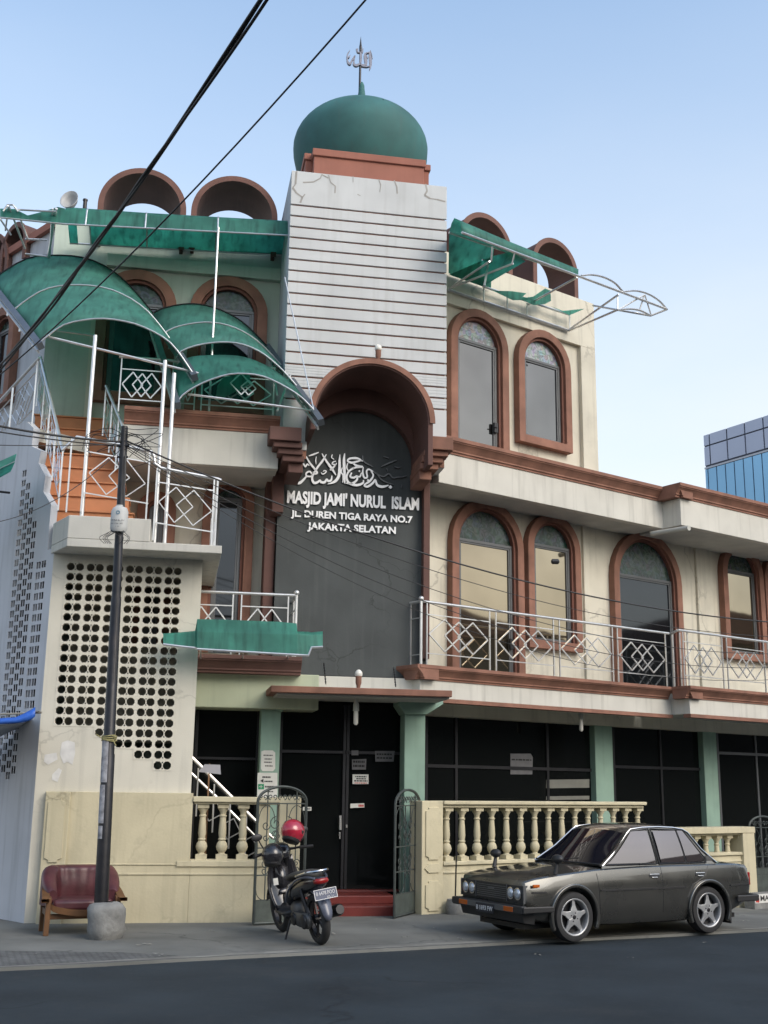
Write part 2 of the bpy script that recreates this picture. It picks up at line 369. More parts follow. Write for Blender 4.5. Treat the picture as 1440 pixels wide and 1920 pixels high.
_e0, _e1 = W.ground(0, 1815), W.ground(1440, 1742)
_ed = (_e1 - _e0).normalized(); _en = Vector((-_ed.y, _ed.x, 0))
MB().add([(-400, -400, -0.32), (400, -400, -0.32), (400, 600, -0.32), (-400, 600, -0.32)], [(0, 1, 2, 3)]).build("ground", GROUND)["kind"] = "structure"
rd = MB(); rows = []
for j in range(13):
    q = -14.0 * (j / 12) ** 1.0
    rows.append([_e0 + _ed * (-30 + 2.5 * i) + _en * q + Vector((0, 0, -0.035 + 0.10 * math.sin(math.pi * j / 12) * (0 if j < 1 else 1) - 0.0)) for i in range(37)])
rd.grid(rows).build("road", ASPHALT, smooth='all')["kind"] = "structure"
pv = MB(); rows = []
for j in range(17):
    q = 0.0 + 11.0 * (j / 16) ** 1.3
    row = []
    for i in range(61):
        p = _e0 + _ed * (-20 + 1.0 * i) + _en * (q + (0.03 * math.sin(i * 1.7) + 0.02 * math.sin(i * 4.1) if j == 0 else 0))
        p.z = sag(p); row.append(p)
    rows.append(row)
rows.insert(0, [p + Vector((0, 0, -0.05)) - _en * 0.015 for p in rows[0]])
pv.grid(rows).build("pavement", CONCRETE, smooth=False)["kind"] = "structure"

PAVER = mat("worn_pavers", (0.13, 0.13, 0.125), 0.9, var=0.3, scale=3, stain=0.4, stain_col=(0.07, 0.07, 0.068), bump=0.4, fine=60)
_t = PAVER.node_tree; _b = _t.nodes.new("ShaderNodeTexBrick"); _b.inputs["Scale"].default_value = 4.5; _b.inputs["Mortar Size"].default_value = 0.03
_b.inputs["Color1"].default_value = (1, 1, 1, 1); _b.inputs["Color2"].default_value = (.75, .76, .78, 1); _b.inputs["Mortar"].default_value = (.28, .28, .28, 1)
_p = _t.nodes["Principled BSDF"]; _src = _p.inputs["Base Color"].links[0].from_socket; _m = _t.nodes.new("ShaderNodeMix"); _m.data_type = 'RGBA'; _m.blend_type = 'MULTIPLY'; _m.inputs[0].default_value = 1
_tc = _t.nodes.new("ShaderNodeTexCoord"); _mp = _t.nodes.new("ShaderNodeMapping"); _mp.inputs["Rotation"].default_value = (0, 0, R_(25)); _t.links.new(_tc.outputs["Object"], _mp.inputs[0]); _t.links.new(_mp.outputs[0], _b.inputs["Vector"])
_t.links.new(_src, _m.inputs[6]); _t.links.new(_b.outputs["Color"], _m.inputs[7]); _t.links.new(_m.outputs[2], _p.inputs["Base Color"])
mb = MB(); P = [_e0 + _ed * a + _en * q + Vector((0, 0, .004)) for a, q in ((-8, .12), (.9, .10), (2.1, .22), (1.5, .75), (.2, 1.35), (-8, 1.5))]
mb.add(P, [tuple(range(6))]).build("paver_path", PAVER)["kind"] = "structure"
DUST = mat("gutter_dust", (0.20, 0.195, 0.175), 0.95, var=0.4, scale=2.5, stain=0.6, stain_col=(0.11, 0.11, 0.10), blotch=3)
mb = MB(); random.seed(5); rows = []
for i in range(150):
    p = _e0 + _ed * (-6 + i * .14); a = .03 + random.uniform(0, .04); b = a + .05 + .10 * abs(math.sin(i * .21)) + random.uniform(0, .06)
    r_ = []
    for q in (a, b): w_ = p + _en * q; w_.z = sag(w_) + .0035; r_.append(w_)
    rows.append(r_)
mb.grid(rows).build("pavement_edge", DUST)["kind"] = "structure"
LITTER = mat("litter", (.34, .33, .29), .9, var=.5, scale=9)
mb = MB(); random.seed(21)
for x, y, s_ in ((402, 1747, .05), (941, 1698, .045), (1012, 1790, .03), (618, 1752, .05), (700, 1744, .025), (280, 1772, .06), (310, 1790, .08), (860, 1762, .03), (1180, 1795, .03), (540, 1700, .035), (1395, 1728, .05), (60, 1790, .04), (240, 1742, .03), (760, 1758, .03), (820, 1742, .025), (980, 1770, .03), (1330, 1770, .04)):
    c = W.ground(x, y); c.z = .012 if y < 1775 else .0
    for k in range(3):
        o = c + Vector((random.uniform(-1, 1), random.uniform(-1, 1), 0)) * s_ * 2; a = random.uniform(0, 6.3); r = s_ * random.uniform(.3, .9)
        mb.add([o + Vector((r * math.cos(a + q), r * .6 * math.sin(a + q), .006 * (j % 2))) for j, q in enumerate((0, 1.4, 3.0, 4.4))], [(0, 1, 2, 3)])
tag(mb.build("litter", LITTER), "scraps of pale litter and dry leaves on the pavement and road", "litter", None, "stuff")
# ------------------------------------------------------------------ the mosque
mosque = thing("mosque_building", "three storey cream mosque with striped tower, green dome and brown arched windows", "building", A)
AB = A.i @ B.m; AC = A.i @ C.m
dT, dHF, dDW, dFL, dU, dF = 1.2, 0.45, 1.9, 1.0, 3.0, 2.6
e0, eF, eU, eG = 0.6, 1.6, 1.0, 1.9
def pA(x, y, d): return A.pick(x, y, d)
def pB(x, y, d): return B.pick(x, y, d)
def cornice(mb, x0, x1, z0, z1, yf, back=0.05, s=1.0, ends=0.0):
    h = z1 - z0
    mb.prism_x([(yf + back, z0), (yf - .02 * s, z0), (yf - .02 * s, z0 + .14 * h), (yf - .045 * s, z0 + .16 * h), (yf - .045 * s, z0 + .26 * h), (yf - .06 * s, z0 + .34 * h), (yf - .085 * s, z0 + .46 * h), (yf - .12 * s, z0 + .6 * h),
                (yf - .15 * s, z0 + .68 * h), (yf - .15 * s, z0 + .74 * h), (yf - .17 * s, z0 + .76 * h), (yf - .17 * s, z1), (yf + back, z1)], x0, x1)
def arch_pts(x0, x1, z0, z1, n=16, t=0.0):
    """outline from lower left over a round head to lower right, shrunk by t"""
    r = (x1 - x0) / 2; cx = (x0 + x1) / 2; zs = z1 - r; r2 = r - t
    return [(cx - r2, z0)] + [(cx - r2 * math.cos(math.pi * i / n), zs + r2 * math.sin(math.pi * i / n)) for i in range(n + 1)] + [(cx + r2, z0)]
def arch_window(conv, x0, x1, z0, z1, y, pane, fan, door=False, band=0.16, proud=0.17, zt=None, leaf=None, label=None, handle=False, name="arched_window"):
    """one round-headed opening: painted surround, metal frame, glass below and a patterned fanlight above"""
    def P(mb): return mb.xf(conv) if conv is not None else mb
    s = MB(); o = arch_pts(x0, x1, z0, z1); i = arch_pts(x0, x1, z0 + (0 if door else band), z1, t=band)
    s.strip(o, i, y - proud, y - 0.002)
    if not door: s.box(x0 + .001, x1 - .001, y - proud + .001, y - .003, z0, z0 + band)
    part = P(s).build(name, TERRA, mosque, bevel=0.008)
    if label: part["label"] = label
    zb = z0 + (0 if door else band)
    rv = MB(); t1 = band + .004; t2 = band + .055
    rv.strip(arch_pts(x0, x1, zb, z1, t=t1), arch_pts(x0, x1, zb, z1, t=t2), y - proud * .62, y - .004)
    P(rv).build("inner_lining", REVEAL, part)
    xi0, xi1 = x0 + t2 + .003, x1 - t2 - .003
    r = (x1 - x0) / 2 - t2; zs = z1 - (x1 - x0) / 2
    if zt is None: zt = zs + 0.04
    fr = MB(); w = .055; yf = y - .055
    fr.box(xi0, xi0 + w, yf, y - .006, zb, zt); fr.box(xi1 - w, xi1, yf, y - .006, zb, zt)
    fr.box(xi0, xi1, yf - .002, y - .007, zt, zt + w)
    if not door: fr.box(xi0 + w, xi1 - w, yf - .001, y - .008, zb, zb + w)
    # opening leaf
    m = .035
    fr.box(xi0 + w, xi0 + w + m, yf + .012, y - .012, zb + (0 if door else w), zt); fr.box(xi1 - w - m, xi1 - w, yf + .012, y - .012, zb + (0 if door else w), zt)
    fr.box(xi0 + w + m, xi1 - w - m, yf + .013, y - .013, zt - m, zt)
    P(fr).build("metal_frame", GREYMET, part, bevel=0.004)
    P(MB().add([(xi0 + w, y - .018, zb), (xi1 - w, y - .018, zb), (xi1 - w, y - .018, zt - .004), (xi0 + w, y - .018, zt - .004)], [(0, 1, 2, 3)])).build("glass_pane", pane, part)
    n = 16; cx = (x0 + x1) / 2; top = zs
    pts = [(cx + (r - .003) * math.cos(math.pi * k / n), y - .02, max(zt + w + .002, zs + (r - .003) * math.sin(math.pi * k / n))) for k in range(n + 1)]
    P(MB().add(pts, [tuple(range(n + 1))])).build("fanlight", fan, part)
    if handle:
        h = MB(); zc = zb + (zt - zb) * .28
        h.box(xi1 - w - .06, xi1 - w + .03, yf - .05, yf - .004, zc - .1, zc + .1); h.tube([(xi1 - w - .09, yf - .06, zc), (xi1 - w - .01, yf - .06, zc)], .012)
        P(h).build("door_handle", DARKMET, part)
    return part

# --- masses behind the faces
zTopL = pA(300, 430, dU).z
zTopB = pB(1111, 569, eU).z
zFasB = pB(1040, 949, e0).z; zBrB = pB(1040, 891.7, e0 - .12).z; zTpB = pB(1040, 864, e0 - .17).z
bR2 = pB(1118, 730, eU).x                     # right end of the top storey
aL = pA(60, 1200, 0).x
blkR = pA(369, 1270, 0).x
tL, tR = pA(539, 550, dT).x, pA(837.5, 580, dT).x
zTT = pA(549.3, 319.5, dT).z
m = MB()
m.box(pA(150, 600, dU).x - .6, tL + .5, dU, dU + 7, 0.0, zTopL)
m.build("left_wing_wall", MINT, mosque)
m = MB(); m.box(.35, 15, eF, eF + 8, 3.3, zFasB + .2); m.xf(AB).build("right_wing_wall", CREAM, mosque)
m = MB(); m.box(1.0, bR2, eU + .1, eU + 7, zTpB - .5, zTopB - .02)
# raised border of the upper wall
zl = pB(838, 567, eU).z
m.box(1.0, bR2 + .002, eU, eU + .099, zl, zTopB); m.box(pB(1092, 760, eU).x, bR2 + .002, eU, eU + .099, zTpB - .3, zl - .001)
m.box(1.0, bR2 + .01, eU + .1, eU + .3, zTopB - .02, zTopB + .02)
m.xf(AB).build("upper_right_wall", CREAM, mosque, bevel=.006)
m = MB(); m.box(bR2 - .02, bR2 + .30, eU + 1.2, eU + 1.35, zTopB - 2.2, zTopB - 2.12)
zq = pB(1116, 675, eU + 1.2).z
m2 = MB(); m2.add([(bR2, eU + .6, zq - .35), (bR2, eU + 1.5, zq - .35), (bR2 + .34, eU + 1.5, zq), (bR2 + .34, eU + .6, zq), (bR2, eU + .6, zq + .05), (bR2, eU + 1.5, zq + .05), (bR2 + .34, eU + 1.5, zq + .05), (bR2 + .34, eU + .6, zq + .05)],
      [(0, 1, 2, 3), (4, 7, 6, 5), (0, 3, 7, 4), (1, 5, 6, 2), (2, 6, 7, 3), (0, 4, 5, 1)])
m2.xf(AB).build("side_cornice", HOODM, mosque)
zq = pB(1114, 637, eU + .6).z
MB().tube([(bR2 - .05, eU + .6, zq), (bR2 + .12, eU + .6, zq)], .06, 10).xf(AB).build("rain_spout", DARKMET, mosque)

# --- tower
cxH = (pA(582, 790, dHF).x + pA(812, 805, dHF).x) / 2; rH = (pA(812, 805, dHF).x - pA(582, 790, dHF).x) / 2
zHt = pA(705, 677, dHF).z; zHs = zHt - rH
zNi = zHs + rH + .005; NL, NR = cxH - rH + .01, cxH + rH - .01
m = MB(); m.box(tL + .03, tR - .03, dT + .045, dT + 3.6, zNi, zTT - .001); m.box(tL + .03, NL, dT + .045, dT + 3.6, 7.6, zNi - .001); m.box(NR, tR - .03, dT + .045, dT + 3.6, 7.6, zNi - .001); m.build("tower", TOWERW, mosque)
def split_box(mb, y0, y1, z0, z1, xa, xb):
    """full width above the arch, cut away inside it"""
    zm = (z0 + z1) / 2
    if zm > zHs + rH - .06: mb.box(xa, xb, y0, y1, z0, z1); return
    hwid = math.sqrt(max(.05, (rH - .03) ** 2 - max(0, zm - zHs) ** 2))
    mb.box(xa, cxH - hwid, y0, y1, z0, z1); mb.box(cxH + hwid, xb, y0, y1, z0, z1)
gb = MB(); zz = 7.6
while zz < zTT - .3:
    split_box(gb, dT + .03, dT + .0445, zz, min(zTT - .3, zz + .1), tL + .035, tR - .035); zz += .1
gb.build("groove_backing", TERRA, mosque)
ys = [383.1, 403.6, 424, 444, 464.5, 485, 505.8, 526.5, 548, 569, 591, 613, 635.8, 658, 680.5, 703.5, 724.5, 746]
zs_ = [pA(545 - (y - 383) * .047, y, dT).z for y in ys]
edge = [zTT] + zs_
sd = MB(); top = zTT
for z in zs_:
    k_ = max(1, int((top - z) / .05)); ed_ = [z + .016 + (top - z - .016) * q / k_ for q in range(k_ + 1)]
    if z > zHs + rH: split_box(sd, dT, dT + .0448, z + .016, top, tL, tR)
    else:
        for q in range(k_): split_box(sd, dT, dT + .0448, ed_[q], ed_[q + 1], tL, tR)
    top = z - .016
split_box(sd, dT, dT + .0448, 7.75, top, tL, tR)
sd.build("horizontal_boards", TOWERW, mosque, bevel=.006)
MB().box(tL + .001, tL + .029, dT + .046, dT + 3.6, 7.75, zTT - .002).build("tower_side", SIDEW, mosque)
def crack(pts, w=.02):
    P = [pA(x, y, dT - .003) for x, y in pts]; mb = MB()
    for i in range(len(P) - 1):
        a, b = P[i], P[i + 1]; t = (b - a).normalized(); u = Vector((-t.z, 0, t.x)) * w * random.uniform(.35, .75)
        mb.add([a - u, b - u, b + u, a + u], [(0, 1, 2, 3)])
    return mb
PATCH = mat("crack_filler", (0.36, 0.345, 0.32), 0.9, var=.2)
mb = MB()
for ln, w in (([(556, 321), (554, 345), (549, 352), (556, 362), (567, 370), (563, 380)], .03), ([(567, 370), (572, 364)], .02), ([(568, 342), (588, 341), (601, 334), (603, 327), (616, 334)], .025), ([(616, 328), (620, 342), (629, 349), (628, 362)], .018), ([(710, 336), (714, 347), (712, 360)], .015), ([(739, 338), (744, 350), (745, 363)], .028), ([(798, 345), (801, 358), (796, 366), (806, 372), (820, 374), (835, 378)], .028), ([(662, 330), (662, 342)], .012), ([(670, 364), (676, 367)], .012)):
    k = crack(ln, w); mb.add(k.v, k.f)
mb.build("filled_cracks", PATCH, mosque, flip=False)
# red block under the dome
q = dT + .35
x0, x1, z1 = pA(589, 290, q).x, pA(795, 300, q).x, pA(589, 279, q).z
zcap = pA(589, 292, q).z
m = MB(); m.box(x0, x1, q, q + 2.6, zTT - .05, zcap); m.box(x0 - .03, x1 + .03, q - .04, q + 2.64, zcap, z1)
xs0, xs1 = pA(570, 300, q + .25).x, pA(807, 318, q + .25).x; zc2 = pA(570, 288, q + .25).z; zc3 = pA(572, 300, q + .25).z
m.box(xs0 + .03, x0 - .001, q + .25, q + 2.3, zTT - .05, zc3); m.box(xs0, x0 - .032, q + .21, q + 2.34, zc3, zc2)
zc4, zc5 = pA(800, 310, q + .25).z, pA(800, 321, q + .25).z
m.box(x1 + .001, xs1 - .03, q + .25, q + 2.3, zTT - .05, zc5); m.box(x1 + .032, xs1, q + .21, q + 2.34, zc5, zc4)
m.build("dome_base", REDBLOCK, mosque, bevel=.012)
# dome
dD = q + 1.45
xl, xr = pA(550.5, 268, dD).x, pA(799, 282, dD).x; rD = (xr - xl) / 2; cxD = (xl + xr) / 2
zD = pA(675, 284, dD).z; zA = pA(676, 181, dD - rD * .25).z - .10
hD = zA - zD
prof = []
for i in range(25):
    ph = math.pi / 2 * i / 24
    prof.append((max(.01, rD * math.cos(ph) ** .97), zD + hD * math.sin(ph)))
low = [(rD * .72, zD - 1.05), (rD * .86, zD - .75), (rD * .95, zD - .45), (rD * .99, zD - .2)]
DOME = mat("green_dome_paint", (0.034, 0.128, 0.124), 0.75, var=0.3, scale=1.3, streak=0.45, streak_col=(0.05, 0.10, 0.095), stain=0.35, stain_col=(0.06, 0.165, 0.15), bump=0.15)
dome = MB().lathe(low + prof, (cxD, dD, 0), 48).build("dome", DOME, mosque, smooth='all')
dk = MB()
for ang, seq in ((-1.35, ((.35, 0), (.6, .05), (.8, -.03), (.98, .1))), (-1.0, ((.55, 0), (.7, .12), (.85, .06), (.97, .2))), (-1.9, ((.7, 0), (.85, .04), (.96, -.02)))):
    P = []
    for u, da in seq:
        ph = math.pi / 2 * u; a_ = ang + da
        P.append(Vector((cxD + (rD + .003) * math.cos(ph) ** .97 * math.cos(a_), dD + (rD + .003) * math.cos(ph) ** .97 * math.sin(a_), zD + (hD + .003) * math.sin(ph))))
    dk.tube(P, .011, 4)
dk.build("crack", mat("dome_crack", (.03, .07, .065), .9), dome)
zF = zD + hD - .03
zN = (A.pick(676, 154, dD).z - zF) / .5
MB().lathe([(.16, zF - .05), (.12, zF + .06 * zN), (.085, zF + .25 * zN), (.06, zF + .38 * zN), (.055, zF + .44 * zN), (.04, zF + .47 * zN), (.02, zF + .5 * zN)], (cxD, dD, 0), 16).build("finial_neck", DOME, dome, smooth='all')
def fpt(x, y): return A.pick(640 + x / 14.77, 60 + y / 14.77, dD)
zt0 = fpt(523, 120).z
MB().lathe([(.026, zF + .45), (.024, fpt(523, 640).z), (.03, fpt(523, 460).z), (.03, fpt(523, 400).z), (.022, fpt(523, 350).z), (.001, zt0)], (fpt(530, 600).x, dD, 0), 8).build("finial_rod", DARKMET, dome)
SILV = mat("silver_paint", (0.20, 0.21, 0.27), 0.4, metal=0.1, var=.1)
def ribbon(mb, pts, ws, y, depth, pick):
    """flat stroke of changing width standing on a vertical plane"""
    P = [pick(*p) for p in pts]; n = len(P); L, Rr = [], []
    for i in range(n):
        t = (P[min(i + 1, n - 1)] - P[max(i - 1, 0)]); t = t.normalized(); u = Vector((-t.z, 0, t.x)) * (ws[i] if isinstance(ws, (list, tuple)) else ws) / 2
        L.append(P[i] + u); Rr.append(P[i] - u)
    vs = []
    for dy in (0, depth):
        for p in L: vs.append((p.x, y + dy, p.z))
        for p in Rr: vs.append((p.x, y + dy, p.z))
    fs = []
    for i in range(n - 1):
        fs += [(i, n + i, n + i + 1, i + 1), (2 * n + i, 2 * n + i + 1, 3 * n + i + 1, 3 * n + i), (i, i + 1, 2 * n + i + 1, 2 * n + i), (n + i, 3 * n + i, 3 * n + i + 1, n + i + 1)]
    fs += [(0, 2 * n, 3 * n, n), (n - 1, 2 * n - 1, 4 * n - 1, 3 * n - 1)]
    return mb.add(vs, fs)
def spline(pts, k=6):
    """smooth curve through the points"""
    P = [pts[0]] + list(pts) + [pts[-1]]; out = []
    for i in range(1, len(P) - 2):
        for j in range(k):
            t = j / k; a, b, c, d = P[i - 1], P[i], P[i + 1], P[i + 2]
            out.append(tuple(.5 * (2 * b[q] + (c[q] - a[q]) * t + (2 * a[q] - 5 * b[q] + 4 * c[q] - d[q]) * t * t + (3 * b[q] - a[q] - 3 * c[q] + d[q]) * t ** 3) for q in range(len(b))))
    out.append(tuple(pts[-1])); return out
fm = MB(); u = 1.3 / 14.77 / FPX * 22.5
def fst(pts, w):
    s = spline([(*p, w_ * u) for p, w_ in zip(pts, w)], 4)
    ribbon(fm, [(p[0], p[1]) for p in s], [p[2] for p in s], dD - .03, .06, fpt)
fst([(795, 525), (800, 640), (805, 800), (805, 950), (775, 1075)], [10, 70, 62, 50, 4])
fst([(845, 745), (830, 650), (800, 540)], [30, 22, 8])
fst([(770, 580), (680, 605), (650, 640), (668, 760), (680, 880), (650, 930), (560, 930), (520, 880)], [25, 30, 45, 70, 60, 50, 40, 30])
fst([(710, 740), (690, 660)], [40, 15])
fst([(535, 560), (535, 750), (520, 880), (470, 920), (400, 940), (345, 900), (345, 820), (375, 670)], [50, 52, 45, 45, 55, 45, 30, 25])
fst([(375, 670), (330, 740), (290, 800), (240, 900), (190, 870), (160, 780), (165, 640), (235, 520)], [22, 40, 35, 45, 40, 28, 26, 6])
fst([(170, 720), (205, 710), (245, 655)], [30, 36, 6])
fst([(780, 955), (700, 975), (560, 965)], [14, 28, 14])
fst([(435, 480), (450, 570), (520, 575), (580, 570), (592, 460)], [55, 26, 26, 30, 14])
fm.build("calligraphy_emblem", SILV, dome)

# --- dark sign wall, brown jambs and band below it
zDb = pA(660, 1268, dDW).z
m = MB(); m.box(pA(519, 1000, dDW).x, pA(803, 1000, dDW).x, dDW, dDW + .3, zDb, 9.6); m.build("sign_wall", DARKWALL, mosque)
m = MB(); xj0, xj1 = pA(794, 1060, dDW - .18).x, pA(806, 1060, dDW - .18).x
m.box(xj0, xj1, dDW - .18, dDW + .4, pA(795, 1235, dDW - .18).z, 8.0)
m.build("arch_jamb", HOODM, mosque, bevel=.01); m = MB()
m.box(pA(512, 900, dDW - .3).x, pA(533, 900, dDW - .3).x, dDW - .3, dDW + .5, 6.7, 8.1); m.build("arch_jamb", HOODM, mosque, bevel=.01); m = MB()
m.box(pA(497, 1000, dDW + .1).x, pA(516, 1000, dDW + .1).x, dDW + .1, dDW + .6, 4.2, 7.4)
m.build("arch_jamb", HOODM, mosque, bevel=.01)
m = MB(); m.box(pA(545, 1280, 1.75).x, pA(795, 1280, 1.75).x, 1.75, 2.4, pA(660, 1296, 1.75).z - .1, pA(660, 1269, 1.75).z); m.build("entrance_band", WHITE, mosque, bevel=.01)
# barrel hood over the sign
m = MB(); N_ = 36
def arcp(r, a): return (cxH + r * math.cos(a), zHs + r * math.sin(a))
angs = [math.pi * i / N_ for i in range(N_ + 1)]
out = [arcp(rH, a) for a in angs]; inn = [arcp(rH - .09, a) for a in angs]
out = [(out[0][0], zHs - .75)] + out + [(out[-1][0], zHs - .25)]; inn = [(inn[0][0], zHs - .75)] + inn + [(inn[-1][0], zHs - .25)]
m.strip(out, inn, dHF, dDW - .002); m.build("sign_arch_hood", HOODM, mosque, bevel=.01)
m = MB(); o2 = [arcp(rH + .035, a) for a in angs]; i2 = [arcp(rH - .06, a) for a in angs]
m.strip(o2, i2, dHF - .03, dHF - .001); m.build("arch_rim", TERRA, mosque)
# wall around the head of the dark niche
m = MB(); r2 = rH * .955
o3 = [(cxH + (rH - .02) * math.cos(a), zHs + .0 + (rH - .02) * math.sin(a)) for a in angs]; i3 = [(cxH - .03 + r2 * math.cos(a), zHs - .42 + r2 * math.sin(a)) for a in angs]
m.strip(o3, i3, dDW - .22, dDW - .02); m.build("niche_head", HOODM, mosque)
# corbels at both springings
for sgn, (cx0, cx1, yt, dd) in ((-1, (506, 566, 800, .55)), (1, (800, 850, 818, .6))):
    a0_, a1_ = pA(cx0, yt, dd).x, pA(cx1, yt, dd).x; zt_ = pA((cx0 + cx1) / 2, yt, dd).z
    m = MB(); w_ = a1_ - a0_; cen = (a0_ + a1_) / 2
    for k, (ws_, h0, h1, yy) in enumerate(((1.0, -.24, 0, 0), (.9, -.34, -.24, .07), (.78, -.44, -.34, .14), (.68, -.55, -.44, .2), (.46, -.72, -.55, .30))):
        sh = sgn * -.10 * k * w_
        m.box(cen + sh - w_ * ws_ / 2, cen + sh + w_ * ws_ / 2, dd + yy, dDW - .19 - .001 * k, zt_ + h0, zt_ + h1)
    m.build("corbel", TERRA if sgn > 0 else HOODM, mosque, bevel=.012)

# --- left wing: second-floor balcony edge, soffits and walls
xc0, xc1 = pA(130, 790, dFL).x, pA(524, 800, dFL).x
zc_t, zc_b, zf_b = pA(400, 777, dFL).z, pA(400, 806, dFL).z, pA(400, 872, dFL).z
m = MB(); cornice(m, xc0 + .9, xc1, zc_b, zc_t, dFL, .3); m.build("cornice", TERRA, mosque, bevel=.006)
m = MB(); m.box(xc0 + .9, xc1, dFL, dFL + .15, zf_b, zc_b); m.build("fascia", WHITE, mosque, bevel=.01)
MB().box(xc0 + .9, xc1, dFL + .151, dU - .001, zf_b + .03, zc_t - .02).build("balcony_slab", SOFFIT, mosque)
# parapet moulding under the upper awning
zm0, zm1 = pA(430, 500, dU).z, pA(430, 522, dU).z
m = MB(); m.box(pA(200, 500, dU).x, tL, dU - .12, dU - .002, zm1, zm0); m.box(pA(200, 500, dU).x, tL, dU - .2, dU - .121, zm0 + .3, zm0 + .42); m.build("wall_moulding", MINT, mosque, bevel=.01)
MB().box(pA(163, 700, dU - .12).x, pA(176, 700, dU - .12).x, dU - .12, dU - .002, zc_t, zm1).build("pilaster", CREAM, mosque)
for (xa, xb, yb, yt, xt) in ((178, 328, 755, 512, 262), (352, 499, 772, 524, 428)):
    arch_window(None, pA(xa, 640, dU).x, pA(xb, 640, dU).x, pA(xa, yb, dU).z, pA(xt, yt, dU).z, dU, MIRRORD, FANLIGHT, band=.2)
# first-floor wall of the left wing
m = MB(); m.box(blkR - 2.2, pA(519, 1000, dF).x + .3, dF, dF + .35, zDb - 1.2, zf_b + .1); m.build("first_floor_wall", CREAM, mosque)
arch_window(None, pA(378, 1000, dF).x, pA(474, 1000, dF).x, pA(420, 1225, dF).z, pA(425, 898, dF).z, dF, MIRRORD, FANLIGHT, door=True)
arch_window(None, pA(255, 1000, dF).x, pA(328, 1000, dF).x, pA(300, 1215, dF).z, pA(292, 925, dF).z, dF, MIRRORD, FANLIGHT, door=True, name="arched_door")
# first-floor balcony edge on the left
zb0, zb1 = pA(470, 1229, dFL).z, pA(470, 1262, dFL).z
xb1 = pA(566, 1245, dFL).x
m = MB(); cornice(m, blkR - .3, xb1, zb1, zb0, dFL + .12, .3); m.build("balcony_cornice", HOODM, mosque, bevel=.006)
MB().box(blkR - .3, xb1 - .05, dFL + .4, dF + .1, zb1 + .02, zb0 - .02).build("balcony_floor", SOFFIT, mosque)
m = MB(); zbm = pA(470, 1328, 1.3).z; m.box(blkR - .3, pA(598, 1290, 1.3).x, 1.3, 2.4, zbm, zb1 + .03)
xk = pA(540, 1325, 1.3).x; m.build("entrance_beam", SAGE, mosque, bevel=.012)
# porch columns
zg = pA(505, 1326, 1.5).z
for (xa, xb) in ((487, 524), (758, 797)):
    a0_, a1_ = pA(xa, 1420, 1.5).x, pA(xb, 1420, 1.5).x
    m = MB(); m.box(a0_, a1_, 1.5, 1.9, 0, zg + .12)
    if xa < 600: m.prism([(a0_ - .01, zg + .04), (a1_ + .01, zg - .08), (a1_ + .16, zg + .1), (a1_ + .16, zg + .2), (a0_ - .01, zg + .2)], 1.42, 1.95)
    else: m.prism([(a0_ - .12, zg + .2), (a0_ - .12, zg + .1), (a0_ - .01, zg - .06), (a1_ + .01, zg - .06), (a1_ + .3, zg + .12), (a1_ + .3, zg + .2)], 1.42, 1.95)
    m.build("porch_column", GREENP, mosque, bevel=.012)
# dark porch interior and glass doors
xd0, xd1 = pA(520, 1500, 2.05).x, pA(765, 1500, 2.05).x; zd0 = pA(640, 1667, 2.05).z
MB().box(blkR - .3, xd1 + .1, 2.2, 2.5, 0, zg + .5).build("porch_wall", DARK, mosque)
m = MB(); ym = pA(645, 1500, 2.05).x
dr = MB().box(xd0, xd1, 2.0, 2.1, zd0 + 2.25, zd0 + 2.3)
for xx in (xd0, ym - .04, ym + .02, xd1 - .06): dr.box(xx, xx + .05, 2.0, 2.1, zd0, zg + .1)
dr = dr.build("entrance_door", DARKMET, mosque, bevel=.004)
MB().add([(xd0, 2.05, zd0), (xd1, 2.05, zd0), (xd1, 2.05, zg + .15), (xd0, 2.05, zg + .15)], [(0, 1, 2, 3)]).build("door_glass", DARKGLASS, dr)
hd = MB(); h0, h1 = pA(638, 1529, 1.97), pA(638, 1556, 1.97)
hd.tube([h0, h1], .022); hd.tube([pA(637, 1560, 1.97), pA(637, 1573, 1.97)], .012); hd.tube([pA(650, 1546, 1.97), pA(650, 1552, 1.97)], .015); hd.build("door_handle", STEEL, dr, smooth=True)
dg = MB(); xw0, xw1 = pA(365, 1400, 2.05).x, pA(486, 1400, 2.05).x
wn = MB(); zw = pA(420, 1422, 2.05).z
for xx in (xw0, xw1 - .05): wn.box(xx, xx + .05, 2.0, 2.1, .3, zg + .1)
wn.box(xw0 + .05, xw1 - .05, 2.0, 2.1, zw - .02, zw + .02)
wn = wn.build("porch_window", DARKMET, mosque)
MB().add([(xw0, 2.06, .3), (xw1, 2.06, .3), (xw1, 2.06, zg + .15), (xw0, 2.06, zg + .15)], [(0, 1, 2, 3)]).build("window_glass", DARKGLASS, wn)
# red entrance steps
RED = mat("red_floor_tile", (0.15, 0.025, 0.02), 0.4, var=.2, scale=4, bump=.05)
s0 = A.ground(690, 1718); hz = zd0 / 2
st = MB(); xs0_, xs1_ = pA(560, 1700, s0.y).x, pA(748, 1700, s0.y).x
st.box(xs0_, xs1_, s0.y, 2.0, -.05, hz); st.box(xs0_, xs1_, s0.y + .38, 2.0, hz + .001, zd0 - .02); st.box(xd0, xd1, 1.75, 2.2, zd0 - .02, zd0)
st.build("entrance_step", RED, mosque, bevel=.012)
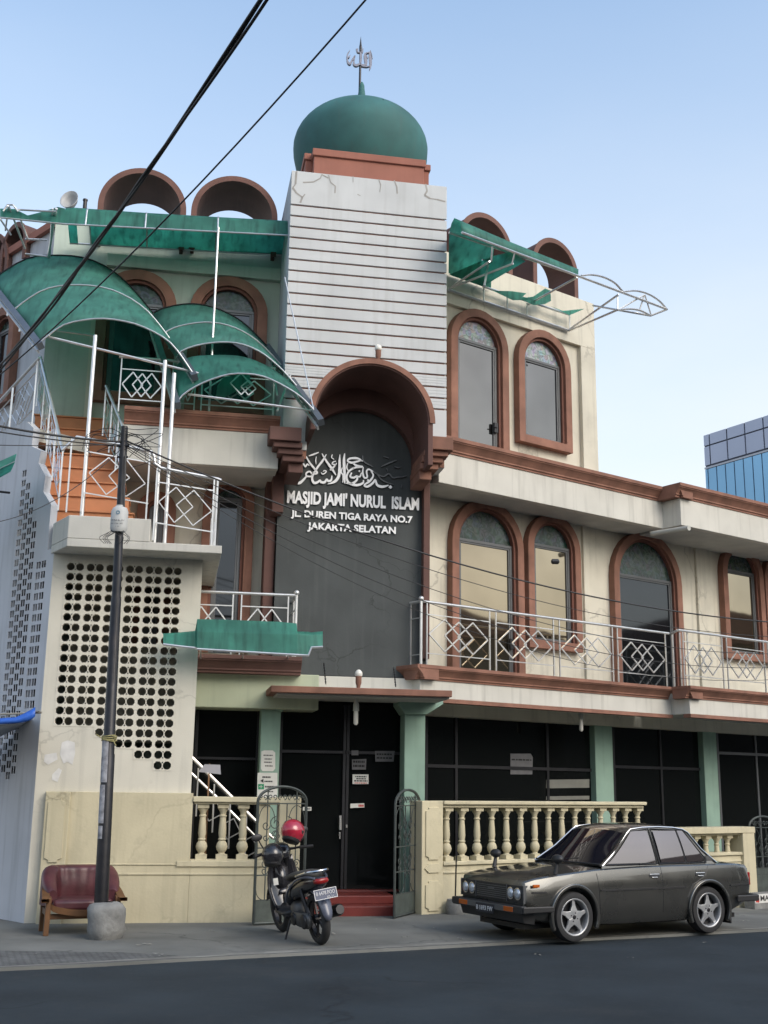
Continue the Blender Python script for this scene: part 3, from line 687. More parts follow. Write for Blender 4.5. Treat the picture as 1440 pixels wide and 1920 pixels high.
# entrance canopy slab
dC = .35
xk0, xk1 = pA(508, 1290, dC).x, pA(848, 1302, dC).x; zk0 = pA(660, 1300, dC).z; zk1 = pA(660, 1291, dC).z
m = MB(); m.box(xk0, xk1, dC, dC + .12, zk0 - .015, zk1 + .015); m.box(xk0, xk0 + .12, dC + .121, 1.7, zk0 - .015, zk1 + .015)
cn = m.build("entrance_canopy", TERRA, mosque, bevel=.012)
MB().box(xk0 + .121, xk1 - .02, dC + .121, 1.74, zk0 - .04, zk1 - .02).build("canopy_soffit", SOFFIT, cn)
for x, yt, yb in ((610, 1243, 1283), (741, 1252, 1288)):
    ch = MB(); t0 = pA(x - 3, yt, 1.7); t1 = pA(x + 1, yb, dC + .25); k = 15
    for i in range(k):
        a = t0.lerp(t1, i / k); b = t0.lerp(t1, (i + .8) / k); ch.tube([a, b], .014 if i % 2 else .009, 5)
    ch.build("chain", DARKMET, cn)
# --- stair block on the corner with pierced front
zS = pA(240, 1040, 0).z + .05
fl_, fr_ = pA(124.6, 1045, 0), pA(343, 1070, 0); fb = pA(99, 1357, 0); fbr = pA(324, 1451, 0)
cw = (pA(336, 1200, 0).x - pA(112, 1200, 0).x) / 6; X0 = pA(112, 1200, 0).x
zt_ = (fl_.z + fr_.z) / 2; rh = (zt_ - (fb.z * .5 + (zt_ - (zt_ - fbr.z) * 16 / 20) * .5)) / 16
rowsn = [16, 16, 17, 18, 19, 20]
xL0 = 0.0 + (A.i @ C.o).x; TH = .12
def pierced(mb, sl, x0, x1, z0, z1, y0, y1, rr=.43):
    """one vent block: two eight-sided holes side by side"""
    for h in (0, 1):
        a = x0 + (x1 - x0) * h / 2; b = a + (x1 - x0) / 2; cx, cz = (a + b) / 2 + (.02 if h == 0 else -.02) * (x1 - x0), (z0 + z1) / 2
        w, hh = (b - a) / 2, (z1 - z0) / 2; r = (x1 - x0) / 2 * rr
        vs = []
        for k in range(16):
            th = 2 * math.pi * k / 16; c, s = math.cos(th), math.sin(th); q = max(abs(c), abs(s))
            ox, oz = (a + b) / 2 + w * c / q, cz + hh * s / q
            t8 = (th - math.pi / 8) % (math.pi / 4) - math.pi / 8; ri = r * math.cos(math.pi / 8) / math.cos(t8)
            ix, iz = cx + ri * c, cz + ri * s
            vs += [(ox, y0, oz), (ix, y0, iz), (ix, y1, iz), (ox, y1, oz)]
        fs = []
        for k in range(16):
            p, n = 4 * k, 4 * ((k + 1) % 16)
            fs += [(p, n, n + 1, p + 1), (p + 1, n + 1, n + 2, p + 2), (p + 3, p + 2, n + 2, n + 3)]
        mb.add(vs, fs)
    cx = (x0 + x1) / 2; cz = (z0 + z1) / 2; d = (x1 - x0) * .028; g = (z1 - z0)
    for sg in (-1, 1):
        sl.add([(cx - d * 1.6, y0 - .002, cz + sg * g * .34), (cx + d * 1.6, y0 - .002, cz + sg * g * .34), (cx, y0 - .002, cz + sg * g * .16)], [(0, 1, 2)])
        sl.add([(cx + sg * d * .9, y0 - .002, cz - g * .02), (cx + sg * d * .9 + d * .5, y0 - .002, cz + g * .0), (cx + sg * d * .9, y0 - .002, cz + g * .02)], [(0, 1, 2)])
w = MB(); bl = MB(); sl = MB()
w.box(xL0, X0, 0, TH, 0, zS); w.box(X0 + 6 * cw, blkR, 0, TH, 0, zS); w.box(X0, X0 + 6 * cw, 0, TH, zt_, zS)
for k in range(6):
    zb_ = zt_ - rowsn[k] * rh
    w.box(X0 + k * cw, X0 + (k + 1) * cw, 0, TH, 0, zb_)
    for j in range(rowsn[k]):
        pierced(bl, sl, X0 + k * cw, X0 + (k + 1) * cw, zt_ - (j + 1) * rh, zt_ - j * rh, -.006, TH)
w.box(blkR - .12, blkR - .001, TH, dF, 0, zS)
BLOCKW = mat("stair_block_plaster", (0.60, 0.57, 0.48), 0.88, var=.09, scale=1.4, streak=.3, streak_col=(.30, .29, .25), stain=.2, stain_col=(.42, .40, .34), bump=.15, crack=.4)
stairwall = w.build("stair_block_wall", BLOCKW, mosque)
bl.build("pierced_vent_blocks", BLOCKW, mosque)
sl.build("block_slot", DARK, stairwall, flip=False)
# peeling poster remains on the wall
PEEL = mat("torn_paper", (.66, .65, .62), .9, var=.15, scale=8)
mb = MB()
for pts in ([(116, 1392), (127, 1388), (140, 1392), (141, 1412), (136, 1434), (126, 1428), (119, 1432), (112, 1414)], [(84, 1415), (106, 1411), (108, 1424), (90, 1434), (82, 1428)], [(98, 1452), (110, 1440), (116, 1444), (108, 1466), (97, 1462)]):
    mb.add([pA(x, y, -.004) for x, y in pts], [tuple(range(len(pts)))])
mb.build("poster_scrap", PEEL, stairwall, flip=False)
# side wall along the other street
cS = AC
zC = zS
top = [C.pick(x, y, 0) for x, y in ((93, 978), (96, 946), (81, 922), (85, 892), (72, 868), (77, 845), (59, 837), (63, 803), (50, 790))]
g2 = [C.pick(x, y, 0) for x, y in ((67, 1055), (89, 1044), (44, 1337), (63, 1358))]
gx1 = (C.pick(87, 1050, 0).x + C.pick(63, 1350, 0).x) / 2; gx0 = (C.pick(68, 1052, 0).x + C.pick(44, 1342, 0).x) / 2
hw = (gx1 - gx0) / 2; g2t = C.pick(78, 1049, 0).z; g2b = C.pick(54, 1352, 0).z; gr = (g2t - g2b) / 15
cols = []
for j, (px_, py_) in enumerate(((66, 974), (57, 931), (50, 904), (43, 880))):
    zt = C.pick(px_, py_, 0).z; cols.append((gx0 - hw * .55 - hw * (j + 1), zt, 24 if j < 3 else 25))
w = MB(); bl = MB(); sl = MB()
def piercedc(x0, x1, ztop, n):
    for i in range(n):
        pierced(bl, sl, x0, x1, ztop - (i + 1) * gr, ztop - i * gr, -.006, TH, .7)
def single(mb, x0, x1, z0, z1, y0, y1):
    d = (x1 - x0)
    for a, b in ((x0, x0 + d * .09), (x0 + d * .47, x0 + d * .53), (x0 + d * .91, x1)): mb.box(a, b, y0, y1, z0, z1)
    for a, b in ((.09, .47), (.53, .91)):
        mb.box(x0 + d * a, x0 + d * b, y0, y1, z0, z0 + (z1 - z0) * .17); mb.box(x0 + d * a, x0 + d * b, y0, y1, z1 - (z1 - z0) * .17, z1)
zlow = g2t - 24 * gr
tops = max(t[1] for t in cols)
xleft = cols[-1][0]
for (x0_, zt, n) in cols:
    nn = int(round((zt - g2b) / gr)) + 5
    for i in range(nn): single(bl, x0_, x0_ + hw, zt - (i + 1) * gr, zt - i * gr, -.002, .008)
    w.box(x0_, x0_ + hw, 0, TH, 0, zt - nn * gr)
for k in (0, 1):
    for i in range(15): single(bl, gx0 + k * hw, gx0 + (k + 1) * hw, g2t - (i + 1) * gr, g2t - i * gr, -.002, .008)
    w.box(gx0 + k * hw, gx0 + (k + 1) * hw, 0, TH, 0, g2b); w.box(gx0 + k * hw, gx0 + (k + 1) * hw, 0, TH, g2t, zC)
w.box(gx0 - hw * .55, gx0, 0, TH, 0, zC); w.box(gx1, -.002, 0, TH, 0, zC)
w.box(-9.0, xleft, 0, TH, 0, cols[-1][1])
# stepped top following the stair
poly = [(p.x, p.z) for p in top]
poly = [(gx0 + 2 * hw, zC)] + poly + [(-9.0, poly[-1][1]), (-9.0, cols[-1][1])] + [q for c_ in reversed(cols) for q in ((c_[0], c_[1]), (c_[0] + hw, c_[1]))] + [(gx0 - hw * .55, zC)]
w.prism(poly, 0.001, TH)
w.xf(AC).build("side_wall", SIDEW, mosque)
bl.xf(AC).build("side_vent_blocks", SIDEW, mosque)
m = MB(); m.box(-8.9, gx0 + 2 * hw, .16, .20, 0, zC - .15); m.box(-8.9, cols[1][0], .121, .159, zC - .1501, cols[-1][1] + .1); m.xf(AC).build("dark_vent_backing", DARK, mosque)  # added near-black sheet, gives the vent holes their shade
# body wall of the side street, set back behind the walkway
cb = C.pick(58, 690, 1.3).x + .6
m = MB(); zTC = C.pick(60, 452, 1.3).z
m.box(-10, cb, 1.3, 3.2, zC - .5, zTC); m.xf(AC).build("side_upper_wall", SIDEW, mosque)
for (xa, xb, ya, yt) in ((-16, 34, 770, 585), (-100, -50, 800, 560)):
    arch_window(AC, C.pick(xa, 700, 1.3).x, C.pick(xb, 680, 1.3).x, C.pick(xa + 10, ya, 1.3).z, C.pick((xa + xb) / 2, yt, 1.3).z, 1.3, MIRRORD, FANLIGHT, band=.2)
m = MB(); m.box(-10, top[-1].x - .15, TH + .001, 1.299, top[-1].z - .25, top[-1].z - .02); m.xf(AC).build("walkway_slab", SOFFIT, mosque)
# landing slab in front of the stair block
sd_ = -.62
p0, p1 = pA(126, 1012, sd_), pA(415, 1050, sd_); zl0 = (p0.z + p1.z) / 2
zl1 = pA(415, 1023, sd_).z
zl2 = pA(290, 975, sd_).z + .01; xst = pA(282, 995, sd_).x
m = MB()
m.prism_z([(p0.x, sd_), (p1.x, sd_), (p1.x, dF), (xL0 - .05, dF), (xL0 - .05, 0.05)], zl0, zl1)
m.prism_z([(p0.x, sd_), (xst, sd_), (xst, 1.0), (xL0 - .05, 1.0), (xL0 - .05, 0.05)], zl1 + .001, zl2)
m.build("stair_landing", WHITE, mosque, bevel=.012)
# tiled flight
nS = 8
a_ = pA(150, 968, .45); b_ = pA(130, 790, dU)
xr0, xr1 = pA(250, 970, .6).x, pA(190, 800, dU).x
fl = MB()
for k in range(nS):
    y0_ = .45 + (dU - .45) * k / nS; z1_ = zl2 + (b_.z - zl2) * (k + 1) / nS; z0_ = zl2 + (b_.z - zl2) * k / nS
    xl_ = max(xL0 + .20 - y0_ * .695, pA(64, 800, y0_).x); xr_ = xr0 + (xr1 - xr0) * k / nS
    fl.box(xl_, xr_, y0_, dU + .3, z0_ - (.3 if k else 0), z1_ - .03); fl.box(xl_ - .02, xr_ + .02, y0_ - .03, y0_ + .5, z1_ - .029, z1_)
fl.build("stair_flight", STEPM, mosque, bevel=.006)
# --- right wing bands
zr0, zr1 = zBrB, zTpB
bF0 = pB(823, 870, e0).x; bSt = pB(1243, 960, e0).x
# depth of the step forward at the bend
lo = e0; best = 9
for k in range(200):
    e_ = e0 - 2.0 * k / 200
    if abs(pB(1276, 950, e_).x - bSt) < best: best = abs(pB(1276, 950, e_).x - bSt); lo = e_
e1 = lo
m = MB(); m.box(bF0, bSt - .001, e0, e0 + .18, zFasB, zr0); m.box(bSt, bSt + 8, e1, e1 + .18, zFasB, zr0); m.box(bSt, bSt + .18, e1 + .181, e0 + .4, zFasB, zr0)
m.xf(AB).build("fascia", WHITE, mosque, bevel=.008)
m = MB(); cornice(m, bF0 - .05, bSt - .1, zr0, zr1, e0, .5); cornice(m, bSt - .18, bSt + 8, zr0, zr1, e1, .5)
cs = MB(); cornice(cs, 0, e0 - e1, zr0, zr1, 0, .3); cs.xf(Matrix.Translation((bSt, e0 - .1, 0)) @ Matrix.Rotation(R_(-90), 4, 'Z')); m.add(cs.v, cs.f)
m.xf(AB).build("cornice", TERRA, mosque)
m = MB(); m.box(bF0, bSt, e0 + .181, eF + .1, zFasB + .02, zr1 - .06); m.box(bSt + .181, bSt + 8, e1 + .181, eF + .1, zFasB + .021, zr1 - .061)
m.box(bF0 + .02, bSt + 8, eU + .2, eU + 4, zr1 - .0595, zr1 - .02)
m.xf(AB).build("balcony_slab", SOFFIT, mosque)
# balcony band of the first floor
zq0, zq1, zq2 = pB(1000, 1265, e0 - .1).z, pB(1000, 1291, e0).z, pB(1000, 1322, e0).z
bB0 = pB(787, 1290, e0).x
m = MB(); m.box(bB0, bSt - .001, e0, e0 + .18, zq2, zq1); m.box(bSt, bSt + 8, e1, e1 + .18, zq2, zq1); m.box(bSt, bSt + .18, e1 + .181, e0 + .4, zq2, zq1); m.box(bB0, bB0 + .18, e0 + .181, eF, zq2, zq1)
m.xf(AB).build("balcony_fascia", WHITE, mosque, bevel=.008)
m = MB(); cornice(m, bB0 - .12, bSt - .1, zq1, zq0, e0, .3); cornice(m, bSt - .16, bSt + 8, zq1, zq0, e1, .3)
cs = MB(); cornice(cs, 0, e0 - e1, zq1, zq0, 0, .3); cs.xf(Matrix.Translation((bSt, e0 - .1, 0)) @ Matrix.Rotation(R_(-90), 4, 'Z')); m.add(cs.v, cs.f)
cs = MB(); cornice(cs, 0, 1.1, zq1, zq0, 0, .3); cs.xf(Matrix.Translation((bB0, e0 - .16 + 1.1, 0)) @ Matrix.Rotation(R_(-90), 4, 'Z')); m.add(cs.v, cs.f)
m.xf(AB).build("balcony_cornice", TERRA, mosque)
m = MB(); m.box(bB0 + .05, bSt, e0 - .03, e0 + .16, zq2 - .07, zq2 - .001); m.box(bSt - .02, bSt + 8, e1 - .03, e1 + .16, zq2 - .07, zq2 - .001); m.xf(AB).build("drip_trim", TERRA, mosque)
m = MB(); m.box(bB0 + .181, bSt, e0 + .181, eF + .1, zq2 + .02, zq0 - .1); m.box(bSt + .181, bSt + 8, e1 + .181, eF + .1, zq2 + .021, zq0 - .101); m.xf(AB).build("balcony_floor", SOFFIT, mosque)
zh = pB(1130, 1358, eG).z
m = MB(); m.box(.1, 15, eG - .25, eG + .2, zh, zq2 + .05); m.xf(AB).build("window_head_beam", SAGE, mosque)
# wall pilaster strips on the first floor
for xa, xb in ((1096, 1104), (1308, 1336)): m = MB(); m.box(pB(xa, 1100, eF - .06).x, pB(xb, 1100, eF - .06).x, eF - .06, eF - .002, zq0 - .1, zFasB + .05); m.xf(AB).build("pilaster", CREAM, mosque, bevel=.008)
zb_ = zq0 - .05
for (xa, xb, ym, yt, yb, door, pane, nm, hnd) in ((838, 973, 1100, 939, None, True, MIRROR, "arched_door", True), (981, 1080, 1100, 966, 1222, False, MIRROR, "arched_window", False), (1142, 1269, 1120, 999, None, True, MIRRORD, "arched_door", False), (1348, 1424, 1130, 1020, 1242, False, MIRROR, "arched_window", False), (1427, 1500, 1140, 1038, 1252, False, MIRROR, "arched_window", False)):
    x0_, x1_ = pB(xa, ym, eF).x, pB(xb, ym, eF).x
    arch_window(AB, x0_, x1_, zb_ if door else pB(xa, yb - 8, eF).z, pB((xa + xb) / 2 - 4, yt, eF).z, eF, pane, FANLIGHT, door=door, name=nm, handle=hnd, band=.17)
for (xa, xb, ym, yt, yb, door, nm) in ((836, 944, 700, 584, None, True, "arched_door"), (963, 1061, 730, 623, 829, False, "arched_window")):
    x0_, x1_ = pB(xa, ym, eU + .1).x, pB(xb, ym, eU + .1).x
    arch_window(AB, x0_, x1_, zr1 - .02 if door else pB(xa, yb, eU + .1).z, pB((xa + xb) / 2 - 4, yt, eU + .1).z, eU + .1, MIRRORU, FANPALE, door=door, name=nm, handle=door, band=.17)
# ground-floor shop fronts and columns of the right wing
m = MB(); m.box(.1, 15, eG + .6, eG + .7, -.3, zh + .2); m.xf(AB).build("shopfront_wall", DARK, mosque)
for (xa, xb) in ((1117, 1150), (1321, 1346)):
    m = MB(); m.box(pB(xa, 1440, eG - .15).x, pB(xb, 1440, eG - .15).x, eG - .15, eG + .3, -.35, zh); m.xf(AB).build("green_column", GREENP, mosque, bevel=.01)
for (xa, xb, muls, yt) in ((798, 1117, (.16, .69), 1440), (1150, 1321, (.5,), 1440), (1346, 1500, (.45,), 1415)):
    x0_, x1_ = pB(xa, 1440, eG).x, pB(xb, 1440, eG).x; zt = pB((xa + xb) / 2, yt, eG).z
    f = MB(); f.box(x0_, x1_, eG - .03, eG + .03, zt - .03, zt + .03)
    for q in (0, 1) + muls:
        xx = x0_ + (x1_ - x0_) * q; f.box(xx - .03, xx + .03, eG - .031, eG + .031, -.3, zh)
    fo = f.xf(AB).build("shop_window", GREYMET if xa > 1300 else DARKMET, mosque)
    MB().add([(x0_, eG, -.3), (x1_, eG, -.3), (x1_, eG, zh), (x0_, eG, zh)], [(0, 1, 2, 3)]).xf(AB).build("window_glass", DARKGLASS, fo)
# --- roof hoods: open half barrels standing on the roofs
def hood(fr, conv, xl, xr, ymid, xt, yt, d, depth, label, foot=.0, squash=1.0):
    x0_, x1_ = fr.pick(xl, ymid, d).x, fr.pick(xr, ymid, d).x; zt = fr.pick(xt, yt, d).z
    cx = (x0_ + x1_) / 2; r = (x1_ - x0_) / 2; zsp = zt - r * squash; n = 28
    def ln(rr): return [(cx - rr, zsp - foot)] + [(cx - rr * math.cos(math.pi * i / n), zsp + rr * squash * math.sin(math.pi * i / n)) for i in range(n + 1)] + [(cx + rr, zsp - foot)]
    mb = MB(); mb.strip(ln(r), ln(r - .07), d, d + depth)
    if conv is not None: mb.xf(conv)
    h = mb.build("roof_hood", HOODM, mosque, bevel=.006)
    rm = MB(); rm.strip(ln(r + .025), ln(r - .085), d - .03, d - .001)
    if conv is not None: rm.xf(conv)
    rm.build("rim", RIM, h)
    return h
hood(A, None, 185, 347, 395, 262, 318, dU - .2, 1.25, "", .8)
hood(A, None, 360, 518, 408, 436, 333, dU - .2, 1.25, "", .8)
hood(B, AB, 863, 957, 455, 911, 404, eU + .15, .8, "", .6)
hood(B, AB, 1000, 1080, 505, 1040, 451, eU + .15, .8, "", .75)
hood(C, AC, 4, 48, 470, 26, 424, 1.2, 1.0, "", .4)
hood(C, AC, -60, 12, 520, -24, 448, 1.2, 1.0, "", .4)
m = MB(); q0 = C.pick(50, 440, 1.35); m.box(-10, cb, 1.2, 1.29, C.pick(50, 455, 1.2).z, C.pick(60, 436, 1.2).z); m.xf(AC).build("parapet", REDBLOCK, mosque)
# ------------------------------------------------------------------ railings
def ball_post(mb, x, y, z0, z1, r=.028):
    mb.tube([(x, y, z0), (x, y, z1)], r, 10); mb.sphere((x, y, z1 + .045), .05)
def diamonds(mb, x0, x1, z0, z1, y, style):
    w, h = x1 - x0, z1 - z0; cz = (z0 + z1) / 2
    def dia(cx, hw_, hh):
        P = [(cx - hw_, y, cz), (cx, y, cz + hh), (cx + hw_, y, cz), (cx, y, cz - hh)]
        for i in range(4): mb.bar(P[i], P[(i + 1) % 4], .021)
    if style == 3:
        dia(x0 + w * .27, w * .25, h * .43); dia(x0 + w * .73, w * .25, h * .43); dia(x0 + w * .5, w * .23, h * .40)
    else:
        dia(x0 + w * .34, w * .28, h * .46); dia(x0 + w * .66, w * .28, h * .46)
def straight_railing(t, conv, y, xs, zf, zt, style=3, rail_ext=(0, 0), low=.12, sub=.22, end_ball=()):
    """posts in pairs, a round handrail and panels of crossing diamonds"""
    def X(mb): return mb.xf(conv) if conv is not None else mb
    hr = MB(); hr.tube([(xs[0][0] - rail_ext[0], y, zt), (xs[-1][1] + rail_ext[1], y, zt)], .026, 10); X(hr).build("handrail", STEEL, t, smooth=True)
    for i, (a, b) in enumerate(xs):
        pn = MB(); pn.box(a + .012, b - .012, y - .009, y + .009, zt - sub - .01, zt - sub + .008); pn.box(a + .012, b - .012, y - .009, y + .009, zf + low + .1, zf + low + .118)
        for px_ in (a, b): X(MB().box(px_ - .011, px_ + .011, y - .011, y + .011, zf, zt - .02)).build("post", STEEL, t)
        diamonds(pn, a + .02, b - .02, zf + low + .118, zt - sub - .01, y, style); X(pn).build("diamond_panel", STEEL, t)
    for x in end_ball:
        pb = MB(); ball_post(pb, x, y, zf, zt); X(pb).build("ball_post", STEEL, t, smooth=True)
rg = "stainless steel railings on the mosque"
yr = e0 + .05; zfl = zq0; ztr = pB(1000, 1154.6, yr).z
bx = lambda x, d, y=1200: pB(760 + x * .4722, y, d).x
t = thing("balcony_railing", "long steel railing with crossing diamonds on the right first floor balcony", "railing", A, AB @ Vector((bx(500, yr), yr, zfl)), rg)
xs = [(bx(85, yr), bx(335, yr)), (bx(360, yr), bx(588, yr)), (bx(612, yr), bx(822, yr)), (bx(842, yr), bx(1032, yr))]
straight_railing(t, AB, yr, xs, zfl, ztr, 3, (.1, .12), end_ball=(bx(62, yr),))
y2 = e1 + .05; xs = [(bx(1102, y2), bx(1256, y2)), (bx(1274, y2), bx(1420, y2)), (bx(1436, y2), bx(1570, y2))]
straight_railing(t, AB, y2, xs, zfl, ztr, 3, (.15, .05))
m = MB(); xb_ = bx(1050, yr); m.tube([(xb_ + .05, yr, ztr), (xs[0][0] - .14, y2, ztr)], .026, 8)
for q in (.1, .5, .9): m.box(xb_ + .02, xb_ + .045, yr + (y2 - yr) * q - .011, yr + (y2 - yr) * q + .011, zfl, ztr)
m.xf(AB).build("return_rail", STEEL, t)
m = MB(); xb_ = bx(62, yr); m.tube([(xb_, yr, ztr), (xb_, eF - .05, ztr)], .026, 8)
for q in (.3, .6, .95): m.box(xb_ - .011, xb_ + .011, yr + q - .011, yr + q + .011, zfl, ztr)
for q in (.2, .85): m.box(xb_ - .008, xb_ + .008, yr, eF - .05, zfl + q - .008, zfl + q + .008)
m.xf(AB).build("end_return", STEEL, t)
# left first-floor balcony
yl = dFL + .15; ztl = pA(470, 1113, yl).z; zfl2 = zb0
t = thing("balcony_railing", "short steel railing above the tattered green sheet on the left first floor balcony", "railing", A, (pA(470, 1113, yl).x, yl, zfl2), rg)
ax = lambda x: pA(x, 1150, yl).x
straight_railing(t, None, yl, [(ax(345), ax(436)), (ax(452), ax(540))], zfl2, ztl, 2, (.1, .12), end_ball=(ax(555),))
m = MB(); m.tube([(ax(555), yl, ztl), (ax(555), dF - .05, ztl)], .026, 8)
for q in (.2, .85): m.box(ax(555) - .008, ax(555) + .008, yl, dF - .05, zfl2 + q - .008, zfl2 + q + .008)
for q in (.4, .8, 1.2): m.box(ax(555) - .011, ax(555) + .011, yl + q - .011, yl + q + .011, zfl2, ztl)
m.build("end_return", STEEL, t)
# second-floor balcony above the cornice
yu = dFL + .2; zfu = zc_t; au = lambda x: pA(x, 740, yu).x
t = thing("balcony_railing", "steel railing on the brown cornice half hidden behind the curved green canopies", "railing", A, (au(370), yu, zfu), rg)
straight_railing(t, None, yu, [(au(224), au(305)), (au(322), au(365)), (au(378), au(513))], zfu, zfu + 1.0, 3, (.05, .02))
# landing in front of the stair
yd = sd_ + .08
def z5(x, y): return pA(x * .3889, 760 + y * .3889, yd)
t = thing("landing_railing", "steel railing with a stepped handrail round the stair landing", "railing", A, z5(700, 560), rg)
pts = [z5(*p) for p in ((300, 215), (372, 152), (590, 192), (728, 222), (742, 240), (746, 280), (775, 302), (1050, 355), (1066, 362))]
MB().tube(pts, .026, 10).build("handrail", STEEL, t, smooth=True)
def diam5(mb, P):
    P = [z5(*p) for p in P]
    for i in range(4): mb.bar(P[i], P[(i + 1) % 4], .016)
for a, b in (((350, 160), (318, 500)), ((418, 160), (392, 497)), ((722, 225), (705, 545)), ((757, 305), (740, 635)), ((1034, 355), (1018, 680)), ((1050, 360), (1036, 680))):
    p, q = z5(*a), z5(*b); x = (p.x + q.x) / 2; MB().box(x - .012, x + .012, yd - .012, yd + .012, q.z - .05, p.z).build("post", STEEL, t)
pn = MB(); pn.bar(z5(415, 222), z5(728, 277), .018); pn.bar(z5(398, 420), z5(715, 474), .018)
diam5(pn, ((430, 325), (525, 252), (625, 350), (512, 430))); diam5(pn, ((525, 340), (610, 262), (700, 378), (607, 440))); pn.build("diamond_panel", STEEL, t)
pn = MB(); pn.bar(z5(760, 370), z5(1035, 412), .018); pn.bar(z5(746, 565), z5(1020, 610), .018)
diam5(pn, ((765, 465), (850, 395), (930, 490), (840, 565))); diam5(pn, ((850, 480), (935, 410), (1020, 510), (930, 580))); pn.build("diamond_panel", STEEL, t)
pe = MB(); e_ = z5(1050, 360); f_ = z5(1050, 560); zt1 = e_.z
pe.tube([(e_.x, yd, zt1), (e_.x, dF - .4, zt1)], .024, 8)
for k in range(5):
    y_ = yd + .1 + k * .62; pe.box(e_.x - .011, e_.x + .011, y_ - .011, y_ + .011, zl1, zt1)
    if k < 4:
        for (u0, w0, u1, w1) in ((0, .5, .5, .85), (.5, .85, 1, .5), (0, .5, .5, .15), (.5, .15, 1, .5)):
            pe.bar((e_.x, y_ + .03 + u0 * .55, zl1 + w0 * (zt1 - zl1)), (e_.x, y_ + .03 + u1 * .55, zl1 + w1 * (zt1 - zl1)), .015)
pe.build("return_panel", STEEL, t)
# sloping rails of the stair
def slope_rail(name, label, P0, P1, hgt, n, extra=None, conv=None):
    t = thing(name, label, "railing", A, P0 - Vector((0, 0, hgt)), rg)
    MB().tube(([extra] if extra is not None else []) + [P0, P1], .028, 10).build("handrail", STEEL, t, smooth=True)
    for k in range(n + 1):
        p = P0.lerp(P1, k / n); MB().box(p.x - .012, p.x + .012, p.y - .012, p.y + .012, p.z - hgt, p.z - .01).build("post", STEEL, t)
    for k in range(n):
        a, b = P0.lerp(P1, (k + .06) / n), P0.lerp(P1, (k + .94) / n); mb = MB()
        up = lambda p, h: p - Vector((0, 0, hgt * (1 - h)))
        mb.bar(up(a, .8), up(b, .8), .016); mb.bar(up(a, .18), up(b, .18), .016)
        c = a.lerp(b, .5); l1, r1 = a.lerp(b, .04), a.lerp(b, .96)
        for q0, q1 in ((.04, .64), (.36, .96)):
            l, r = a.lerp(b, q0), a.lerp(b, q1); c = a.lerp(b, (q0 + q1) / 2)
            P = [up(l, .49), up(c, .74), up(r, .49), up(c, .24)]
            for i in range(4): mb.bar(P[i], P[(i + 1) % 4], .015)
        mb.build("diamond_panel", STEEL, t)
    return t
q0 = pA(118, 845, yd); q1 = pA(76, 670, dU - .35)
slope_rail("stair_railing", "steep steel railing up the outer left edge of the orange stair", q0, q1, .95, 4)
q0 = pA(236, 812, .7); q1 = pA(199, 724, dU - .9)
slope_rail("stair_railing", "steel railing on the inner side of the orange stair beside the pole", q0, q1, .95, 3, None)
t = thing("walkway_railing", "steel railing along the upper side walkway at the far left", "railing", A, pA(60, 800, dU - .35), rg)
c0 = C.i @ (A.m @ q1)
P0 = A.i @ (C.m @ C.pick(74, 671, .05)); P1 = A.i @ (C.m @ C.pick(22, 728, .05)); hg = 1.0
P2 = P1 + (P1 - P0) * 1.6
MB().tube([P0, P2], .026, 8).build("handrail", STEEL, t, smooth=True)
for k in range(3):
    for s_ in (.06, .94):
        p = P0.lerp(P1, k * .9 + s_); MB().box(p.x - .012, p.x + .012, p.y - .012, p.y + .012, p.z - hg - .25, p.z).build("post", STEEL, t)
    a, b = P0.lerp(P1, k * .9 + .1), P0.lerp(P1, k * .9 + .9); mb = MB(); up = lambda p, h: p - Vector((0, 0, hg * (1 - h)))
    mb.bar(up(a, .8), up(b, .8), .016); mb.bar(up(a, .12), up(b, .12), .016)
    for q0_, q1_ in ((0, .6), (.4, 1), (.2, .8)):
        l, r, c = a.lerp(b, q0_), a.lerp(b, q1_), a.lerp(b, (q0_ + q1_) / 2); P = [up(l, .46), up(c, .76), up(r, .46), up(c, .16)]
        for i in range(4): mb.bar(P[i], P[(i + 1) % 4], .015)
    mb.build("diamond_panel", STEEL, t)

# ------------------------------------------------------------------ awnings
aw = "green plastic sheet awnings"
def arc_sheet(rows, n=18):
    """sheet through several arcs, each a list of frame points of any number; resampled"""
    out = []
    for r in rows:
        s = spline([(p.x, p.y, p.z) for p in r], 8); s = [Vector(p) for p in s]
        L = [0]
        for i in range(1, len(s)): L.append(L[-1] + (s[i] - s[i - 1]).length)
        res = []
        for k in range(n + 1):
            q = L[-1] * k / n; i = 0
            while i < len(L) - 2 and L[i + 1] < q: i += 1
            u = (q - L[i]) / max(1e-6, L[i + 1] - L[i]); res.append(s[i].lerp(s[i + 1], u))
        out.append(res)
    return out
def lerp_rows(a, b, k):
    return [[p.lerp(q, i / k) for p, q in zip(a, b)] for i in range(k + 1)]
def channel(mb, p, q, w=.10, h=.12):
    mb.bar(p, q, w, h)
# big canopy over the stair
b1 = [pA(x, y, 2.7) for x, y in ((-18, 530), (0, 515), (51, 486), (100, 480), (155, 484), (200, 502), (235, 529), (267, 564), (291, 594))]
f1 = [pA(x, y, .3) for x, y in ((73, 645), (115, 613), (150, 603), (186, 599), (222, 602), (267, 614), (320, 645), (363, 704))]
t = thing("curved_canopy", "largest arched green canopy over the orange stair at the left", "canopy", A, (f1[3] + b1[3]) / 2, aw)
R1 = arc_sheet([b1, f1]); rows = lerp_rows(R1[0], R1[1], 6)
MB().grid(rows).build("sheet", GSHEET, t, smooth='all', solid=.006)
def ribs(t, rows, idx, r=.014):
    for i in idx: MB().tube([p + Vector((0, -.01, .012)) for p in rows[i]], r, 6).build("arch_rib", STEEL if i else DARKMET, t)
ribs(t, rows, (0, 3, 6))
ZN = mat("zinc_channel", (.16, .18, .20), .4, metal=.6, var=.2)
